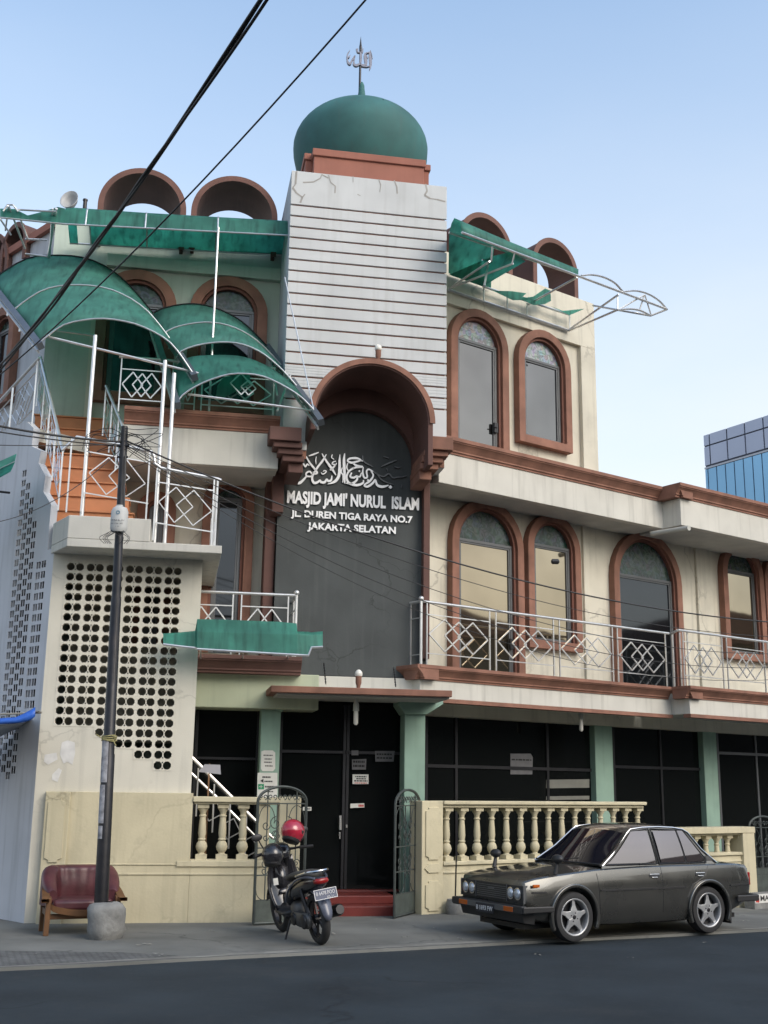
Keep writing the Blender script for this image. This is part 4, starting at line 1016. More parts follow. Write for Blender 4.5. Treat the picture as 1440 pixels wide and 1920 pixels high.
for k in (0, -1):
    m = MB(); a, b = rows[0][k], rows[-1][k]; d_ = (b - a).normalized()
    channel(m, a - d_ * .1, b + d_ * .1); m.build("gutter", ZN, t)
    m = MB(); o_ = Vector((0, 0, -.13))
    channel(m, a + o_, b + o_, .03, .07)
    for q in (.15, .4, .65, .9): m.bar(a.lerp(b, q) + Vector((0, 0, -.04)), a.lerp(b, q) + Vector((0, 0, -.2)), .03)
    m.build("eave_rail", STEEL, t)
m = MB()
for (x0_, y0_, d0_, x1_, y1_, d1_) in ((84, 630, .35, 372, 700, .35), (106, 619, 1.3, 178, 629, 1.3)):
    m.tube([pA(x0_, y0_, d0_), pA(x1_, y1_, d1_)], .022, 8)
m.build("tie_rail", STEEL, t, smooth=True)
for (x0_, y0_, x1_, y1_, d_) in ((179, 629, 152, 952, -.45), (310, 676, 299, 876, -.45), (327, 700, 319, 885, -.45)):
    p, q = pA(x0_, y0_, d_), pA(x1_, y1_, d_); MB().tube([(p.x, d_, p.z), (p.x, d_, zl1)], .032, 10).build("canopy_post", STEEL, t, smooth=True)
# second canopy, two bays
b2 = [pA(x, y, 2.3) for x, y in ((283, 600), (287, 588), (311, 578), (351, 571), (386, 574), (422, 586), (457, 607), (488, 637), (504, 654))]
f2 = [pA(x, y, 1.0) for x, y in ((330, 672), (343, 658), (379, 647), (422, 643), (457, 648), (492, 664), (528, 694), (560, 730))]
b3 = [pA(x, y, .95) for x, y in ((325, 690), (351, 671), (393, 666), (445, 667), (481, 677), (516, 695), (553, 724))]
f3 = [pA(x, y, .2) for x, y in ((332, 756), (345, 740), (379, 720), (422, 705), (455, 702), (492, 707), (528, 723), (563, 745), (588, 770))]
t = thing("curved_canopy", "smaller arched green canopy in two bays reaching the sign arch", "canopy", A, (b2[4] + f3[4]) / 2, aw)
R2 = arc_sheet([b2, f2]); rows = lerp_rows(R2[0], R2[1], 4); MB().grid(rows).build("sheet", GSHEET, t, smooth='all', solid=.006); ribs(t, rows, (0, 2, 4))
ga0, gb0 = rows[0][0], rows[0][-1]
R3 = arc_sheet([b3, f3]); rows = lerp_rows(R3[0], R3[1], 4); MB().grid(rows).build("sheet", GSHEETD, t, smooth='all', solid=.006); ribs(t, rows, (4,))
ga1, gb1 = rows[-1][0], rows[-1][-1]
for a, b in ((ga0, ga1), (gb0, pA(600, 788, .1))):
    m = MB(); d_ = (b - a).normalized(); channel(m, a - d_ * .1, b + d_ * .08); m.build("gutter", ZN, t)
    m = MB(); o_ = Vector((-.03, 0, -.14)); channel(m, a + o_, b + o_, .03, .07)
    for q in (.2, .45, .7, .93): m.bar(a.lerp(b, q) + Vector((0, 0, -.04)), a.lerp(b, q) + Vector((0, 0, -.2)), .03)
    m.build("eave_rail", STEEL, t)
m = MB(); m.tube([pA(352, 739, .3), pA(588, 770, .3)], .02, 8); m.build("tie_rail", STEEL, t, smooth=True)
MB().tube([pA(534, 520, dT - .03), pA(588, 768, .3)], .012, 6).build("hanger_rod", STEEL, t)
m = MB(); m.tube([pA(505, 655, 2.2), pA(520, 742, .5)], .018, 6); m.tube([pA(545, 702, 1.2), pA(520, 770, .5)], .018, 6); m.build("truss_bar", STEEL, t)
# hanging torn scrap of green sheet
m = MB(); P = [pA(x, y, .9) for x, y in ((418, 708), (447, 703), (468, 702), (470, 720), (448, 730), (432, 740), (410, 750), (404, 745), (408, 722))]
m.add(P, [tuple(range(len(P)))]); m.build("torn_sheet", GSHEET, t, solid=.004)
m = MB()
for cx, cy, s_ in ((452, 720, 20), (466, 727, 14)):
    Q = [pA(cx - s_, cy - 2, .6), pA(cx, cy - s_, .6), pA(cx + s_, cy + 2, .6), pA(cx, cy + s_, .6)]
    for i in range(4): m.bar(Q[i], Q[(i + 1) % 4], .02)
m.build("loose_ornament", STEEL, t)
# long awning along the top of the left wing
dA0 = 1.55
t = thing("rolled_awning", "long torn green awning with rolled front edge above the left upper windows", "awning", A, pA(330, 440, dA0), aw)
def awn_row(x, yt, yb, yk, dfront=dA0):
    p = pA(x, yt, dfront + .25); q = pA(x, yb, dfront); k = pA(x, yk, dU - .15)
    zt_ = p.z
    return [Vector((q.x, dfront, q.z)), Vector((q.x, dfront + .05, q.z + (zt_ - q.z) * .4)), Vector((q.x, dfront + .11, q.z + (zt_ - q.z) * .8)), Vector((q.x, dfront + .2, zt_ - .005)), Vector((q.x, dfront + .34, zt_ + .0)), Vector((q.x, dfront + .7, zt_ * .8 + k.z * .2)), Vector((q.x, dU - .15, k.z))]
prof_pts = [(118, 392, 420, 455), (135, 391, 421, 456), (160, 393, 422, 457), (215, 397, 425, 460), (272, 401, 428, 464), (340, 405, 431, 468), (408, 409, 435, 471), (480, 413, 438, 475), (551, 417, 442, 480)]
rows = [awn_row(*p) for p in prof_pts]
# torn hole near the left end: leave out some cells
mb = MB(); n = len(rows[0]); vs = [p for r in rows for p in r]; fs = []
for i in range(len(rows) - 1):
    for j in range(n - 1):
        if i == 1 and j in (3, 4, 5): continue
        fs.append((i * n + j, i * n + j + 1, (i + 1) * n + j + 1, (i + 1) * n + j))
mb.add(vs, fs).build("sheet", GSHEETD, t, smooth=False, solid=.006)
mb = MB()
for i, (xa, ya, xb, yb_) in enumerate(((0, 391, 0, 410), (28, 392, 22, 411), (52, 404, 48, 412), (80, 397, 76, 415), (108, 388, 104, 418), (122, 391, 118, 421))):
    mb.v += [pA(xa, ya, dA0), pA(xb, yb_, dA0)]
mb.f = [(2 * i, 2 * i + 1, 2 * i + 3, 2 * i + 2) for i in range(5)]
mb.build("torn_strip", GSHEETD, t, solid=.006)
for i in (2, 4, 6, 8): MB().tube(rows[i], .016, 6).build("arch_rib", STEEL, t)
m = MB(); m.tube([rows[0][0], rows[-1][0]], .016, 6); m.tube([rows[0][-1], rows[-1][-1]], .02, 6); m.tube([pA(0, 408, dA0), rows[0][0]], .016, 6); m.build("awning_bar", STEEL, t)
p, q = pA(409, 436, 1.2), pA(401, 572, 1.2); m = MB(); m.tube([(p.x, 1.2, p.z + .1), (p.x, 1.2, zfu)], .02, 8); m.build("awning_post", STEEL, t, smooth=True)
# bare truss of that awning turning the corner
m = MB()
def tr(p, q, d0, d1, r=.018): m.tube([pA(*p, d0), pA(*q, d1)], r, 6)
tr((106, 391), (90, 482), 1.4, 2.6, .025); tr((99, 391), (93, 482), 1.4, 2.6, .02); tr((0, 410), (20, 440), 1.4, 2.3); tr((16, 386), (47, 466), 1.4, 2.6, .02); tr((32, 393), (52, 448), 1.5, 2.5); tr((47, 448), (88, 450), 2.5, 2.5); tr((47, 476), (88, 481), 2.6, 2.6); tr((10, 432), (16, 386), 2.2, 1.4); tr((32, 393), (106, 397), 1.5, 1.4)
a_ = [pA(x, y, 1.45) for x, y in ((6, 396), (14, 384), (24, 384), (34, 397))]; m.tube(a_, .018, 6)
m.build("bare_truss", STEEL, t)
# right top awning
eA, eK = -.75, .95
t = thing("rolled_awning", "torn green awning on a bare steel truss above the right upper windows", "awning", A, AB @ pB(960, 470, eA), aw)
def brow(x_t, y_t, x_f, y_f, x_k, y_k):
    p, q, k = pB(x_t, y_t, eA + .25), pB(x_f, y_f, eA), pB(x_k, y_k, eK)
    mid = q.lerp(k, .45)
    return q, p, k
F0, F1 = pB(866, 436, eA), pB(1084, 517, eA)
T0, T1 = pB(852, 409, eA + .3), pB(1078, 506, eA + .3)
K0, K1 = pB(841, 512, eK), pB(1067, 596, eK)
G0, G1 = pB(842, 436, eA + .65), pB(1080, 514, eA + .65)
rows = []
for i in range(13):
    u = i / 12; f, tt, g, k = F0.lerp(F1, u), T0.lerp(T1, u), G0.lerp(G1, u), K0.lerp(K1, u)
    rows.append([f, f.lerp(tt, .45) + Vector((0, -.05, .06)), tt + Vector((0, 0, .0)), tt.lerp(g, .5) + Vector((0, 0, .05)), g, g.lerp(k, .35), g.lerp(k, .7), k])
mb = MB(); n = 8; vs = [p for r in rows for p in r]; fs = []
for i in range(12):
    for j in range(n - 1):
        if j >= 4 and 4 <= i: 
            continue
        if j in (5,) and i == 3: continue
        fs.append((i * n + j, i * n + j + 1, (i + 1) * n + j + 1, (i + 1) * n + j))
mb.add(vs, fs).xf(AB).build("sheet", GSHEET, t, smooth='all', solid=.006)
mb = MB()
for ln in ([(924, 545), (960, 546), (987, 550), (980, 556), (1000, 562), (962, 563)], [(975, 560), (1000, 556), (1022, 541), (1032, 545), (1033, 564), (1022, 570), (1000, 572)], [(1033, 574), (1055, 583), (1096, 579), (1068, 591)]):
    P = [pB(x, y, eK - .25) for x, y in ln]; mb.add(P, [tuple(range(len(P)))])
mb.xf(AB).build("torn_sheet", GSHEETD, t, solid=.004)
mb = MB()
P = [pB(x, y, e) for x, y, e in ((842, 515, .9), (905, 537, .9), (985, 490, -.1), (960, 472, -.4), (925, 480, 0.1))]
mb.add(P, [tuple(range(5))]); mb.xf(AB).build("loose_sheet", GSHEETD, t, solid=.004)
m = MB()
def tb(p, q, e0_, e1_, r=.022): m.tube([pB(*p, e0_), pB(*q, e1_)], r, 6)
tb((840, 543), (1067, 620), eK, eK, .03); tb((866, 436), (1251, 580), eA, eA, .024); tb((842, 436), (1090, 519), eA + .6, eA + .6)
tb((905, 537), (1067, 590), eK - .1, eK - .1, .024)
for x0_, y0_, x1_, y1_ in ((907, 540, 907, 565), (951, 556, 951, 578), (988, 568, 988, 593), (1068, 590, 1068, 618)): tb((x0_, y0_), (x1_, y1_), eK - .05, eK - .02, .018)
for (a, b) in (((842, 541), (918, 490)), ((920, 470), (908, 536)), ((988, 572), (1082, 520)), ((1067, 618), (1160, 552)), ((1067, 620), (1158, 581)), ((842, 541), (962, 494))): tb(a, b, eK, eA + .1)
tb((1158, 581), (1220, 592), eA + .1, eA + .1); tb((1220, 592), (1251, 580), eA + .1, eA); tb((1112, 573), (1158, 581), eK - .8, eA + .1); tb((1158, 553), (1158, 582), eA + .1, eA + .1, .016); tb((1158, 582), (1208, 553), eA + .1, eA, .018); tb((1208, 553), (1199, 582), eA, eA + .1, .016); tb((1209, 553), (1221, 592), eA, eA + .1, .016)
tb((923, 462), (921, 490), eA, eA + .1, .016); tb((965, 475), (960, 495), eA, eA + .1, .016)
for ln in ([(1090, 517), (1108, 515), (1130, 519), (1152, 530), (1168, 547)], [(1168, 547), (1192, 545), (1215, 551), (1236, 564), (1251, 581)], [(1158, 581), (1180, 579), (1200, 582), (1220, 592)]):
    m.tube([Vector(p) for p in spline([tuple(pB(x, y, eA)) for x, y in ln], 4)], .022, 6)
m.xf(AB).build("steel_truss", STEEL, t, smooth=True)
# weathered sheet in front of the left balcony
dS = .75
t = thing("awning_sheet", "weathered drooping green sheet below the left balcony rail", "awning", A, pA(470, 1200, dS), aw)
rows = []
for x, ya, yb_, yc, dd in ((306, 1188, 1190, 1208, -.42), (338, 1186, 1187, 1212, -.44), (366, 1183, 1184, 1215, -.46), (370, 1161, 1183, 1217, -.5), (420, 1162, 1185, 1220, -.5), (470, 1164, 1187, 1223, -.5), (520, 1166, 1188, 1226, -.5), (556, 1169, 1188, 1228, -.5), (557, 1184, 1188, 1228, -.5), (578, 1185, 1190, 1229, -.47), (584, 1186, 1190, 1214, -.45), (605, 1184, 1190, 1213, -.42)):
    rows.append([pA(x, ya, dd + .16), pA(x, yb_, dd + .05), pA(x, yb_ + 1.5, dd + .045), pA(x, (yb_ + yc) / 2, dd + .025), pA(x, yc, dd)])
MB().grid(rows).build("sheet", GSHEETD, t, smooth=False, solid=.006)
m = MB(); m.tube([r[-1] for r in rows], .018, 6); m.tube([pA(372, 1215, .0), pA(560, 1228, .0)], .02, 6)
for x in (376, 455, 540): m.tube([pA(x, 1200, -.2), pA(x, 1235, dFL)], .015, 6)
m.build("support_bar", STEEL, t)
# ------------------------------------------------------------------ sign on the dark wall
LETW = mat("white_metal_letters", (0.80, 0.80, 0.80), 0.3, metal=0.25, var=.06)
LETD = mat("dark_reflection_letters", (0.10, 0.105, 0.11), 0.4, metal=0.5, var=.2)  # dark reflection in the mirror letters, put into their colour
yS = dDW - .028
def zs2(x, y): return A.pick(530 + x * .1875, 830 + y * .1875, yS)
t = thing("mosque_sign", "white raised Arabic and Latin lettering on the dark wall under the arch", "sign", A, zs2(700, 600))
def line(txt, x0, y0, x1, y1, cap, bold, name):
    p, q = zs2(x0, y0), zs2(x1, y1); h = cap * .1875 / FPX * 21.0 / .72
    writing(txt, name, LETW, t, A, (p.x, yS, (p.z + q.z) / 2), h, q.x - p.x, .007, bold, 'LEFT')
line("MASJID JAMI' NURUL  ISLAM", 38, 598, 1360, 670, 122, .012, "name_line")
line("JL. DUREN TIGA RAYA NO.7", 92, 737, 1308, 802, 68, .006, "address_line")
line("JAKARTA SELATAN", 257, 865, 1142, 911, 70, .006, "city_line")
us = .1875 / FPX * 21.0
def stroke_set(lst, name, mtl):
    mb = MB()
    for pts, w_ in lst:
        if len(pts) == 1:
            c = zs2(*pts[0]); r = w_ * us / 2
            mb.prism([(c.x - r, c.z), (c.x, c.z - r), (c.x + r, c.z), (c.x, c.z + r)], yS - .012, yS + .012); continue
        w = w_ if isinstance(w_, (list, tuple)) else [w_ * .6] + [w_] * (len(pts) - 2) + [w_ * .5]
        s = spline([(*p, q * us) for p, q in zip(pts, w)], 5)
        ribbon(mb, [(p[0], p[1]) for p in s], [max(.004, p[2]) for p in s], yS - .012, .024, zs2)
    return mb.build(name, mtl, t)
stroke_set([
    ([(297, 325), (272, 290), (236, 305), (240, 335), (285, 338), (297, 316)], 16), ([(240, 335), (200, 380), (165, 405), (140, 392), (143, 335), (162, 265)], [16, 22, 26, 22, 14, 5]),
    ([(180, 222), (208, 214), (226, 242), (246, 216), (266, 232)], 15), ([(262, 133), (310, 118), (360, 97)], 17), ([(336, 140), (330, 180), (334, 218)], 10),
    ([(235, 140), (272, 205), (318, 262), (345, 300), (322, 312), (303, 292)], 18), ([(436, 118), (400, 180), (350, 245), (312, 308), (294, 358), (312, 402), (350, 396), (372, 372)], [8, 20, 20, 18, 20, 26, 22, 14]),
    ([(385, 300), (402, 316), (436, 292), (416, 280), (402, 292)], 11), ([(372, 372), (386, 396), (420, 396), (440, 366), (456, 386), (484, 374), (492, 332)], [14, 24, 24, 16, 22, 20, 8]),
    ([(392, 110), (440, 190), (490, 260), (532, 325)], [8, 20, 24, 10]), ([(540, 205), (500, 260), (470, 275)], 14), ([(497, 120), (489, 150), (514, 168)], 11), ([(532, 186), (505, 195), (495, 214), (524, 224), (490, 252)], 12),
    ([(572, 118), (568, 180), (568, 250), (560, 335), (520, 390), (448, 416)], [4, 22, 26, 28, 26, 5]), ([(620, 108), (612, 180), (618, 300), (620, 408)], [8, 26, 26, 14]),
    ([(596, 250), (584, 295), (604, 330), (600, 400)], 14), ([(800, 188), (745, 158), (672, 160), (650, 184), (690, 202), (740, 190), (790, 178)], [10, 22, 20, 18, 22, 18, 10]), ([(700, 205), (745, 235), (802, 240)], [10, 26, 14]),
    ([(650, 205), (640, 250), (660, 290)], 14), ([(795, 250), (720, 252), (660, 290), (640, 345), (660, 402), (740, 426), (800, 405), (808, 375)], [8, 18, 18, 18, 24, 26, 20, 10]),
    ([(690, 300), (676, 340), (710, 352), (742, 335), (740, 375), (690, 410), (630, 405)], [14, 20, 20, 18, 20, 20, 5]), ([(706, 258)], 26), ([(766, 286)], 22), ([(742, 335), (772, 340), (786, 300)], 16),
    ([(806, 245), (800, 300), (815, 350), (845, 345), (838, 290), (860, 268), (905, 290)], [8, 16, 18, 16, 16, 16, 8]), ([(882, 285), (905, 330), (870, 385), (815, 425), (850, 440), (905, 400), (925, 372), (945, 425), (1000, 442), (1058, 426)], [12, 16, 22, 16, 22, 22, 16, 24, 26, 10]), ([(1076, 445)], 40), ([(852, 376)], 24)], "calligraphy", LETW)
stroke_set([([(800, 130), (812, 190), (900, 240)], 12), ([(985, 240), (1050, 210), (1140, 176)], 14), ([(900, 290), (1000, 340), (1060, 312), (1100, 352), (1150, 346), (1200, 342), (1238, 330)], 13), ([(1040, 258), (1052, 292)], 11), ([(1120, 240), (1150, 252), (1182, 240)], 11), ([(1008, 138), (1062, 156)], 12), ([(1192, 420), (1188, 455)], 14), ([(930, 300), (1000, 380), (1110, 420)], 12)], "shaded_calligraphy", LETD)

# ------------------------------------------------------------------ yellow boundary walls with balusters
def bal_profile(h):
    return [(.085, 0), (.085, .09 * h), (.05, .10 * h), (.045, .12 * h), (.075, .17 * h), (.088, .23 * h), (.075, .29 * h), (.046, .335 * h), (.06, .35 * h), (.06, .37 * h), (.048, .385 * h), (.060, .47 * h), (.054, .62 * h), (.044, .76 * h), (.056, .775 * h), (.056, .795 * h), (.042, .81 * h), (.05, .86 * h), (.082, .92 * h), (.085, .93 * h), (.085, h)]
def ticket(mb, x0, x1, z0, z1, y, c=.06):
    mb.prism([(x0 + c, z0), (x1 - c, z0), (x1 - c, z0 + c * .6), (x1, z0 + c), (x1, z1 - c), (x1 - c, z1 - c * .6), (x1 - c, z1), (x0 + c, z1), (x0 + c, z1 - c * .6), (x0, z1 - c), (x0, z0 + c), (x0 + c, z0 + c * .6)], y - .022, y + .01)
def balusters(t, conv, fr_conv, xs, y, z0, z1, proto=None):
    first = None
    for x in xs:
        if first is None:
            mb = MB().lathe(bal_profile(z1 - z0), (0, 0, 0), 12); mb.box(-.085, .085, -.085, .085, -.001, .07); mb.box(-.085, .085, -.085, .085, (z1 - z0) - .06, z1 - z0 + .001)
            first = mb.build("baluster", YELLOW, t, smooth=True)
            first.data.transform(Matrix.Translation(BASE[t][1]))          # geometry about its own foot
            o = first
        else:
            o = first.copy(); COL.objects.link(o); o.parent = t
        p = conv @ Vector((x, y, z0)) if conv is not None else Vector((x, y, z0))
        o.matrix_local = Matrix.Translation(p - BASE[t][1]) @ (Matrix.Rotation(B.ang - A.ang, 4, 'Z') if conv is not None else Matrix.Identity(4))
t = thing("boundary_wall", "yellow wall with balusters right of the gates behind the parked car", "boundary wall", B, pB(1000, 1700, 0))
bp0, bp1 = pB(791, 1600, 0).x, pB(831, 1600, 0).x
zct = pB(1000, 1502.5, 0).z; zcb = pB(1000, 1514.5, 0).z; zbb = pB(950, 1612, 0).z
x_end = pB(1211, 1505, 0).x
m = MB(); m.box(bp0, bp1, 0, .34, -.3, zct - .002); m.build("gate_post", YELLOW, t, bevel=.012)
for (za, zb2) in ((1514, 1612), (1652, 1708)):
    m = MB(); ticket(m, bp0 + .07, bp1 - .05, pB(810, zb2, 0).z, pB(810, za, 0).z, 0); m.build("post_panel", YELLOW, t, bevel=.004)
m = MB(); zc = pB(810, 1628, 0).z; m.prism([(bp0 + .05, zc), (bp0 + .13, zc - .07), (bp1 - .1, zc - .07), (bp1 - .03, zc), (bp1 - .1, zc + .07), (bp0 + .13, zc + .07)], -.022, .01); m.build("post_panel", YELLOW, t, bevel=.004)
m = MB(); m.box(bp1 + .001, x_end, -.03, .30, zcb + .05, zct); m.box(bp1 + .001, x_end - .04, .02, .26, zcb, zcb + .049); m.build("coping", YELLOW, t, bevel=.012)
x2 = pB(1413, 1600, 0).x
m = MB(); m.box(bp1 + .001, x2 - .3, .02, .28, -.35, zbb - .06); m.box(bp1 + .001, x2 - .3, -.02, .30, zbb - .059, zbb); m.box(bp1 + .001, x2 - .3, .0, .019, zbb - .19, zbb - .15); m.build("dado", YELLOW, t, bevel=.01)
xa_, xb_ = pB(837, 1560, .14).x, pB(1196, 1560, .14).x
balusters(t, None, None, [xa_ + (xb_ - xa_) * k / 14 for k in range(15)], .14, zbb, zcb)
zc2 = pB(1340, 1551, 0).z; zc2b = pB(1340, 1563, 0).z
t2 = thing("boundary_wall", "lower stretch of yellow balustrade ending in a plain post behind the car boot", "boundary wall", B, pB(1380, 1690, 0))
m = MB(); m.box(pB(1392, 1620, 0).x, x2, -.05, .32, -.4, zc2b + .0); m.build("end_post", YELLOW, t2, bevel=.012)
m = MB(); m.box(x_end + .01, x2 + .02, -.06, .34, zc2b + .001, zc2); m.box(x_end + .01, x2 - .02, .02, .26, zc2b - .04, zc2b); m.build("coping", YELLOW, t2, bevel=.012)
zb22 = pB(1350, 1648, 0).z
m = MB(); m.box(x2 - .299, pB(1392, 1620, 0).x - .001, .02, .28, -.35, zb22); m.box(x_end + .02, x2 - .301, .03, .27, zbb + .001, zb22 + .002); m.build("dado", YELLOW, t2, bevel=.01)
sp = (xb_ - xa_) / 14; x1383 = pB(1383, 1580, .14).x
balusters(t2, None, None, [x1383 - sp * k for k in range(7)], .14, zb22 + .002, zc2b - .04)
t = thing("boundary_wall", "yellow wall under the pierced stair block with three balusters beside the left gate", "boundary wall", A, pA(300, 1730, 0))
x0_, xm, xe = pA(77, 1600, -.07).x, pA(357, 1600, -.07).x, pA(521, 1600, -.07).x
zt_y = pA(200, 1485, -.07).z; zbl = pA(420, 1612, -.07).z; zcl = pA(420, 1494, -.07).z; zclb = pA(420, 1508, -.07).z
m = MB(); m.box(x0_, xm, -.07, -.002, -.02, zt_y); m.box(xm + .001, xe, -.07, .2, -.02, zbl); m.box(xm - .2, xe, -.095, -.0705, zbl - .10, zbl - .02); m.box(pA(128, 1600, -.07).x, xe, -.085, -.0706, zbl - .22, zbl - .19)
m.box(pA(128, 1600, -.07).x, xm - .201, -.085, -.0706, zbl - .08, zbl - .06); m.build("dado", YELLOW, t, bevel=.01)
m = MB(); m.box(pA(77, 1600, -.12).x, pA(124, 1600, -.12).x, -.12, -.071, -.02, zt_y - .005); m.build("end_pier", YELLOW, t, bevel=.01)
m = MB(); ticket(m, pA(87, 1550, -.12).x, pA(120, 1550, -.12).x, pA(100, 1617, -.12).z, pA(105, 1496, -.12).z, -.12); m.build("post_panel", YELLOW, t, bevel=.004)
m = MB(); m.box(xm + .001, xe, -.1, .23, zclb + .03, zcl); m.box(xm + .02, xe, -.06, .19, zclb, zclb + .029); m.build("coping", YELLOW, t, bevel=.012)
balusters(t, None, None, [pA(x, 1560, .06).x for x in (379, 417, 455)], .06, zbl, zclb)
m = MB(); xg0, xg1 = pA(521, 1600, -.09).x, pA(562, 1600, -.09).x; m.box(xg0 + .001, xg1, -.09, .25, -.02, zcl + .01); m.build("gate_post", YELLOW, t, bevel=.012)
m = MB(); xs_ = pA(492, 1560, .06).x; m.box(xs_ - .1, xs_ + .1, -.02, .14, zbl + .001, zclb - .001); m.build("half_pier", YELLOW, t, bevel=.01)

# ------------------------------------------------------------------ wrought-iron gate leaves
def gate(P0, P1, h0, h1, label, plate=.34):
    """leaf hung between two ground points, round-headed, with scrollwork"""
    d = (P1 - P0); w = d.length; ang = math.atan2(d.y, d.x)
    t = thing("iron_gate", label, "gate", W, P0, "wrought iron gate leaves", Matrix.Rotation(ang, 4, 'Z'))
    hs, ht = h0, h1
    arc = [(w / 2 - w / 2 * math.cos(math.pi * k / 20), hs + (ht - hs) * math.sin(math.pi * k / 20)) for k in range(21)]
    m = MB(); P = [Vector((0, 0, .02))] + [Vector((x, 0, z)) for x, z in arc] + [Vector((w, 0, .02))]
    m.tube(P, .022, 6); m.tube([(0, 0, .03), (w, 0, .03)], .02, 6); m.build("gate_frame", IRON, t, smooth=True)
    m = MB(); m.box(.015, w - .015, -.006, .006, .05, plate); m.build("kick_plate", IRONGREEN, t)
    m = MB(); zz = [plate + .01, hs * .40, hs * .62, hs * .985]
    for z in zz: m.box(.0, w, -.009, .009, z - .009, z + .009)
    n = 5
    for k in range(1, n):
        x = w * k / n; zt = hs + (ht - hs) * math.sin(math.acos(max(-1, min(1, 1 - 2 * k / n)))); m.box(x - .007, x + .007, -.007, .007, plate, zt if k in (1, n - 1) else hs * .985)
    m.build("bars", IRON, t)
    m = MB()
    def curl(cx, cz, r, s0, turns, sg):
        P = []
        for k in range(15):
            u = k / 14; a = s0 + sg * turns * 2 * math.pi * u; rr = r * (1 - .75 * u); P.append((cx + rr * math.cos(a), 0, cz + rr * math.sin(a)))
        m.tube(P, .008, 5)
    for k in range(n):
        x = w * (k + .5) / n; r = w / n * .42
        for sg in (-1, 1): curl(x + sg * r * .5, hs * 1.02 + r * .5, r * .6, -math.pi / 2, 1.1, sg)
    for cz, rr in ((hs * .82, .10), (hs * .51, .09), (hs * .72, .07), (hs * .45, .08)):
        for sg in (-1, 1):
            curl(w / 2 + sg * rr, cz, rr, math.pi / 2 if sg > 0 else math.pi / 2, 1.25, -sg); curl(w / 2 + sg * rr * .9, cz - rr * 1.6, rr * .8, -math.pi / 2, 1.2, sg)
            curl(w * .5 + sg * w * .32, cz - .03, rr * .7, 0, 1.2, sg)
    for x0_, x1_ in ((.02, w * .36), (w * .64, w - .02)):
        c = (x0_ + x1_) / 2
        for z0_, z1_, up in ((hs * .62, hs * .97, -1), (plate + .01, hs * .4, 1)):
            for sg in (-1, 1):
                P = [(c + sg * (x1_ - x0_) / 2 * math.sin(math.pi / 2 * u), 0, (z1_ if up < 0 else z0_) + up * (z1_ - z0_) * .4 * (1 - math.cos(math.pi / 2 * u))) for u in (1, .8, .6, .4, .2, 0)]
                m.tube([(p[0], 0, p[2]) for p in P], .007, 5)
    m.build("scrollwork", IRON, t)
    return t
g0, g1 = W.ground(475, 1736), W.ground(568, 1731)
def hgt(px, py, P):
    w = _ri * ((px - 720) / FPX) - _up * ((py - 960) / FPX) + _fw
    return EYE.z + w.z * (P.y / w.y)
gate(g0, g1, hgt(480, 1503, g0), hgt(523, 1475, (g0 + g1) / 2), "iron gate leaf standing open behind the motorbike")
g0, g1 = W.ground(739, 1723), W.ground(786, 1711)
gate(g0, g1, hgt(740, 1508, g0), hgt(765, 1481, (g0 + g1) / 2), "narrow open iron gate leaf beside the right gate post")
g0 = B.m @ Vector((x2 + .04, .1, -.3)); g1 = B.m @ Vector((x2 + .95, .1, -.3))
gate(g0, g1, zc2 + .3, zc2 + .5, "iron gate at the far right beyond the end post of the lower balustrade", .75)

# ------------------------------------------------------------------ stair handrail inside the porch and sign on a stick
t = thing("porch_handrail", "steel stair handrail descending behind the three balusters", "handrail", A, pA(430, 1600, .9))
m = MB(); m.tube([pA(355, 1415, .9), pA(440, 1500, .9), pA(512, 1572, .9)], .026, 8); m.build("handrail", STEEL, t, smooth=True)
m = MB(); m.tube([pA(355, 1446, .92), pA(412, 1500, .92), pA(500, 1590, .92)], .02, 8); m.build("lower_rail", STEEL, t, smooth=True)
m = MB()
for x in (372, 402, 432, 462, 490): p = pA(x, 1440 + (x - 372) * 1.0, .9); m.tube([p, p + Vector((0, 0, -.75))], .014, 6)
for k in range(3):
    c = pA(398 + k * 34, 1520 + k * 34, .9); s_ = .16
    Q = [c + Vector((-s_, 0, s_ * .3)), c + Vector((s_ * .3, 0, s_)), c + Vector((s_, 0, -s_ * .3)), c + Vector((-s_ * .3, 0, -s_))]
    for i in range(4): m.bar(Q[i], Q[(i + 1) % 4], .016)
m.build("bars", STEEL, t)
GREYB = mat("grey_board", (.33, .33, .36), .8, var=.1); WOOD = mat("bare_wood", (.22, .12, .06), .7, var=.25, scale=6)
t = thing("signboard", "small blank grey board on a wooden stick behind the balusters", "sign", A, pA(393, 1560, .5))
p = pA(393, 1432, .5); m = MB(); m.box(p.x - .012, p.x + .012, .5, .52, zbl, p.z + .0); m.build("stick", WOOD, t)
m = MB(); m.add([pA(x, y, .495) for x, y in ((371, 1447), (384, 1433), (413, 1434), (414, 1452))], [(0, 1, 2, 3)]); m.build("board", GREYB, t, solid=.01)
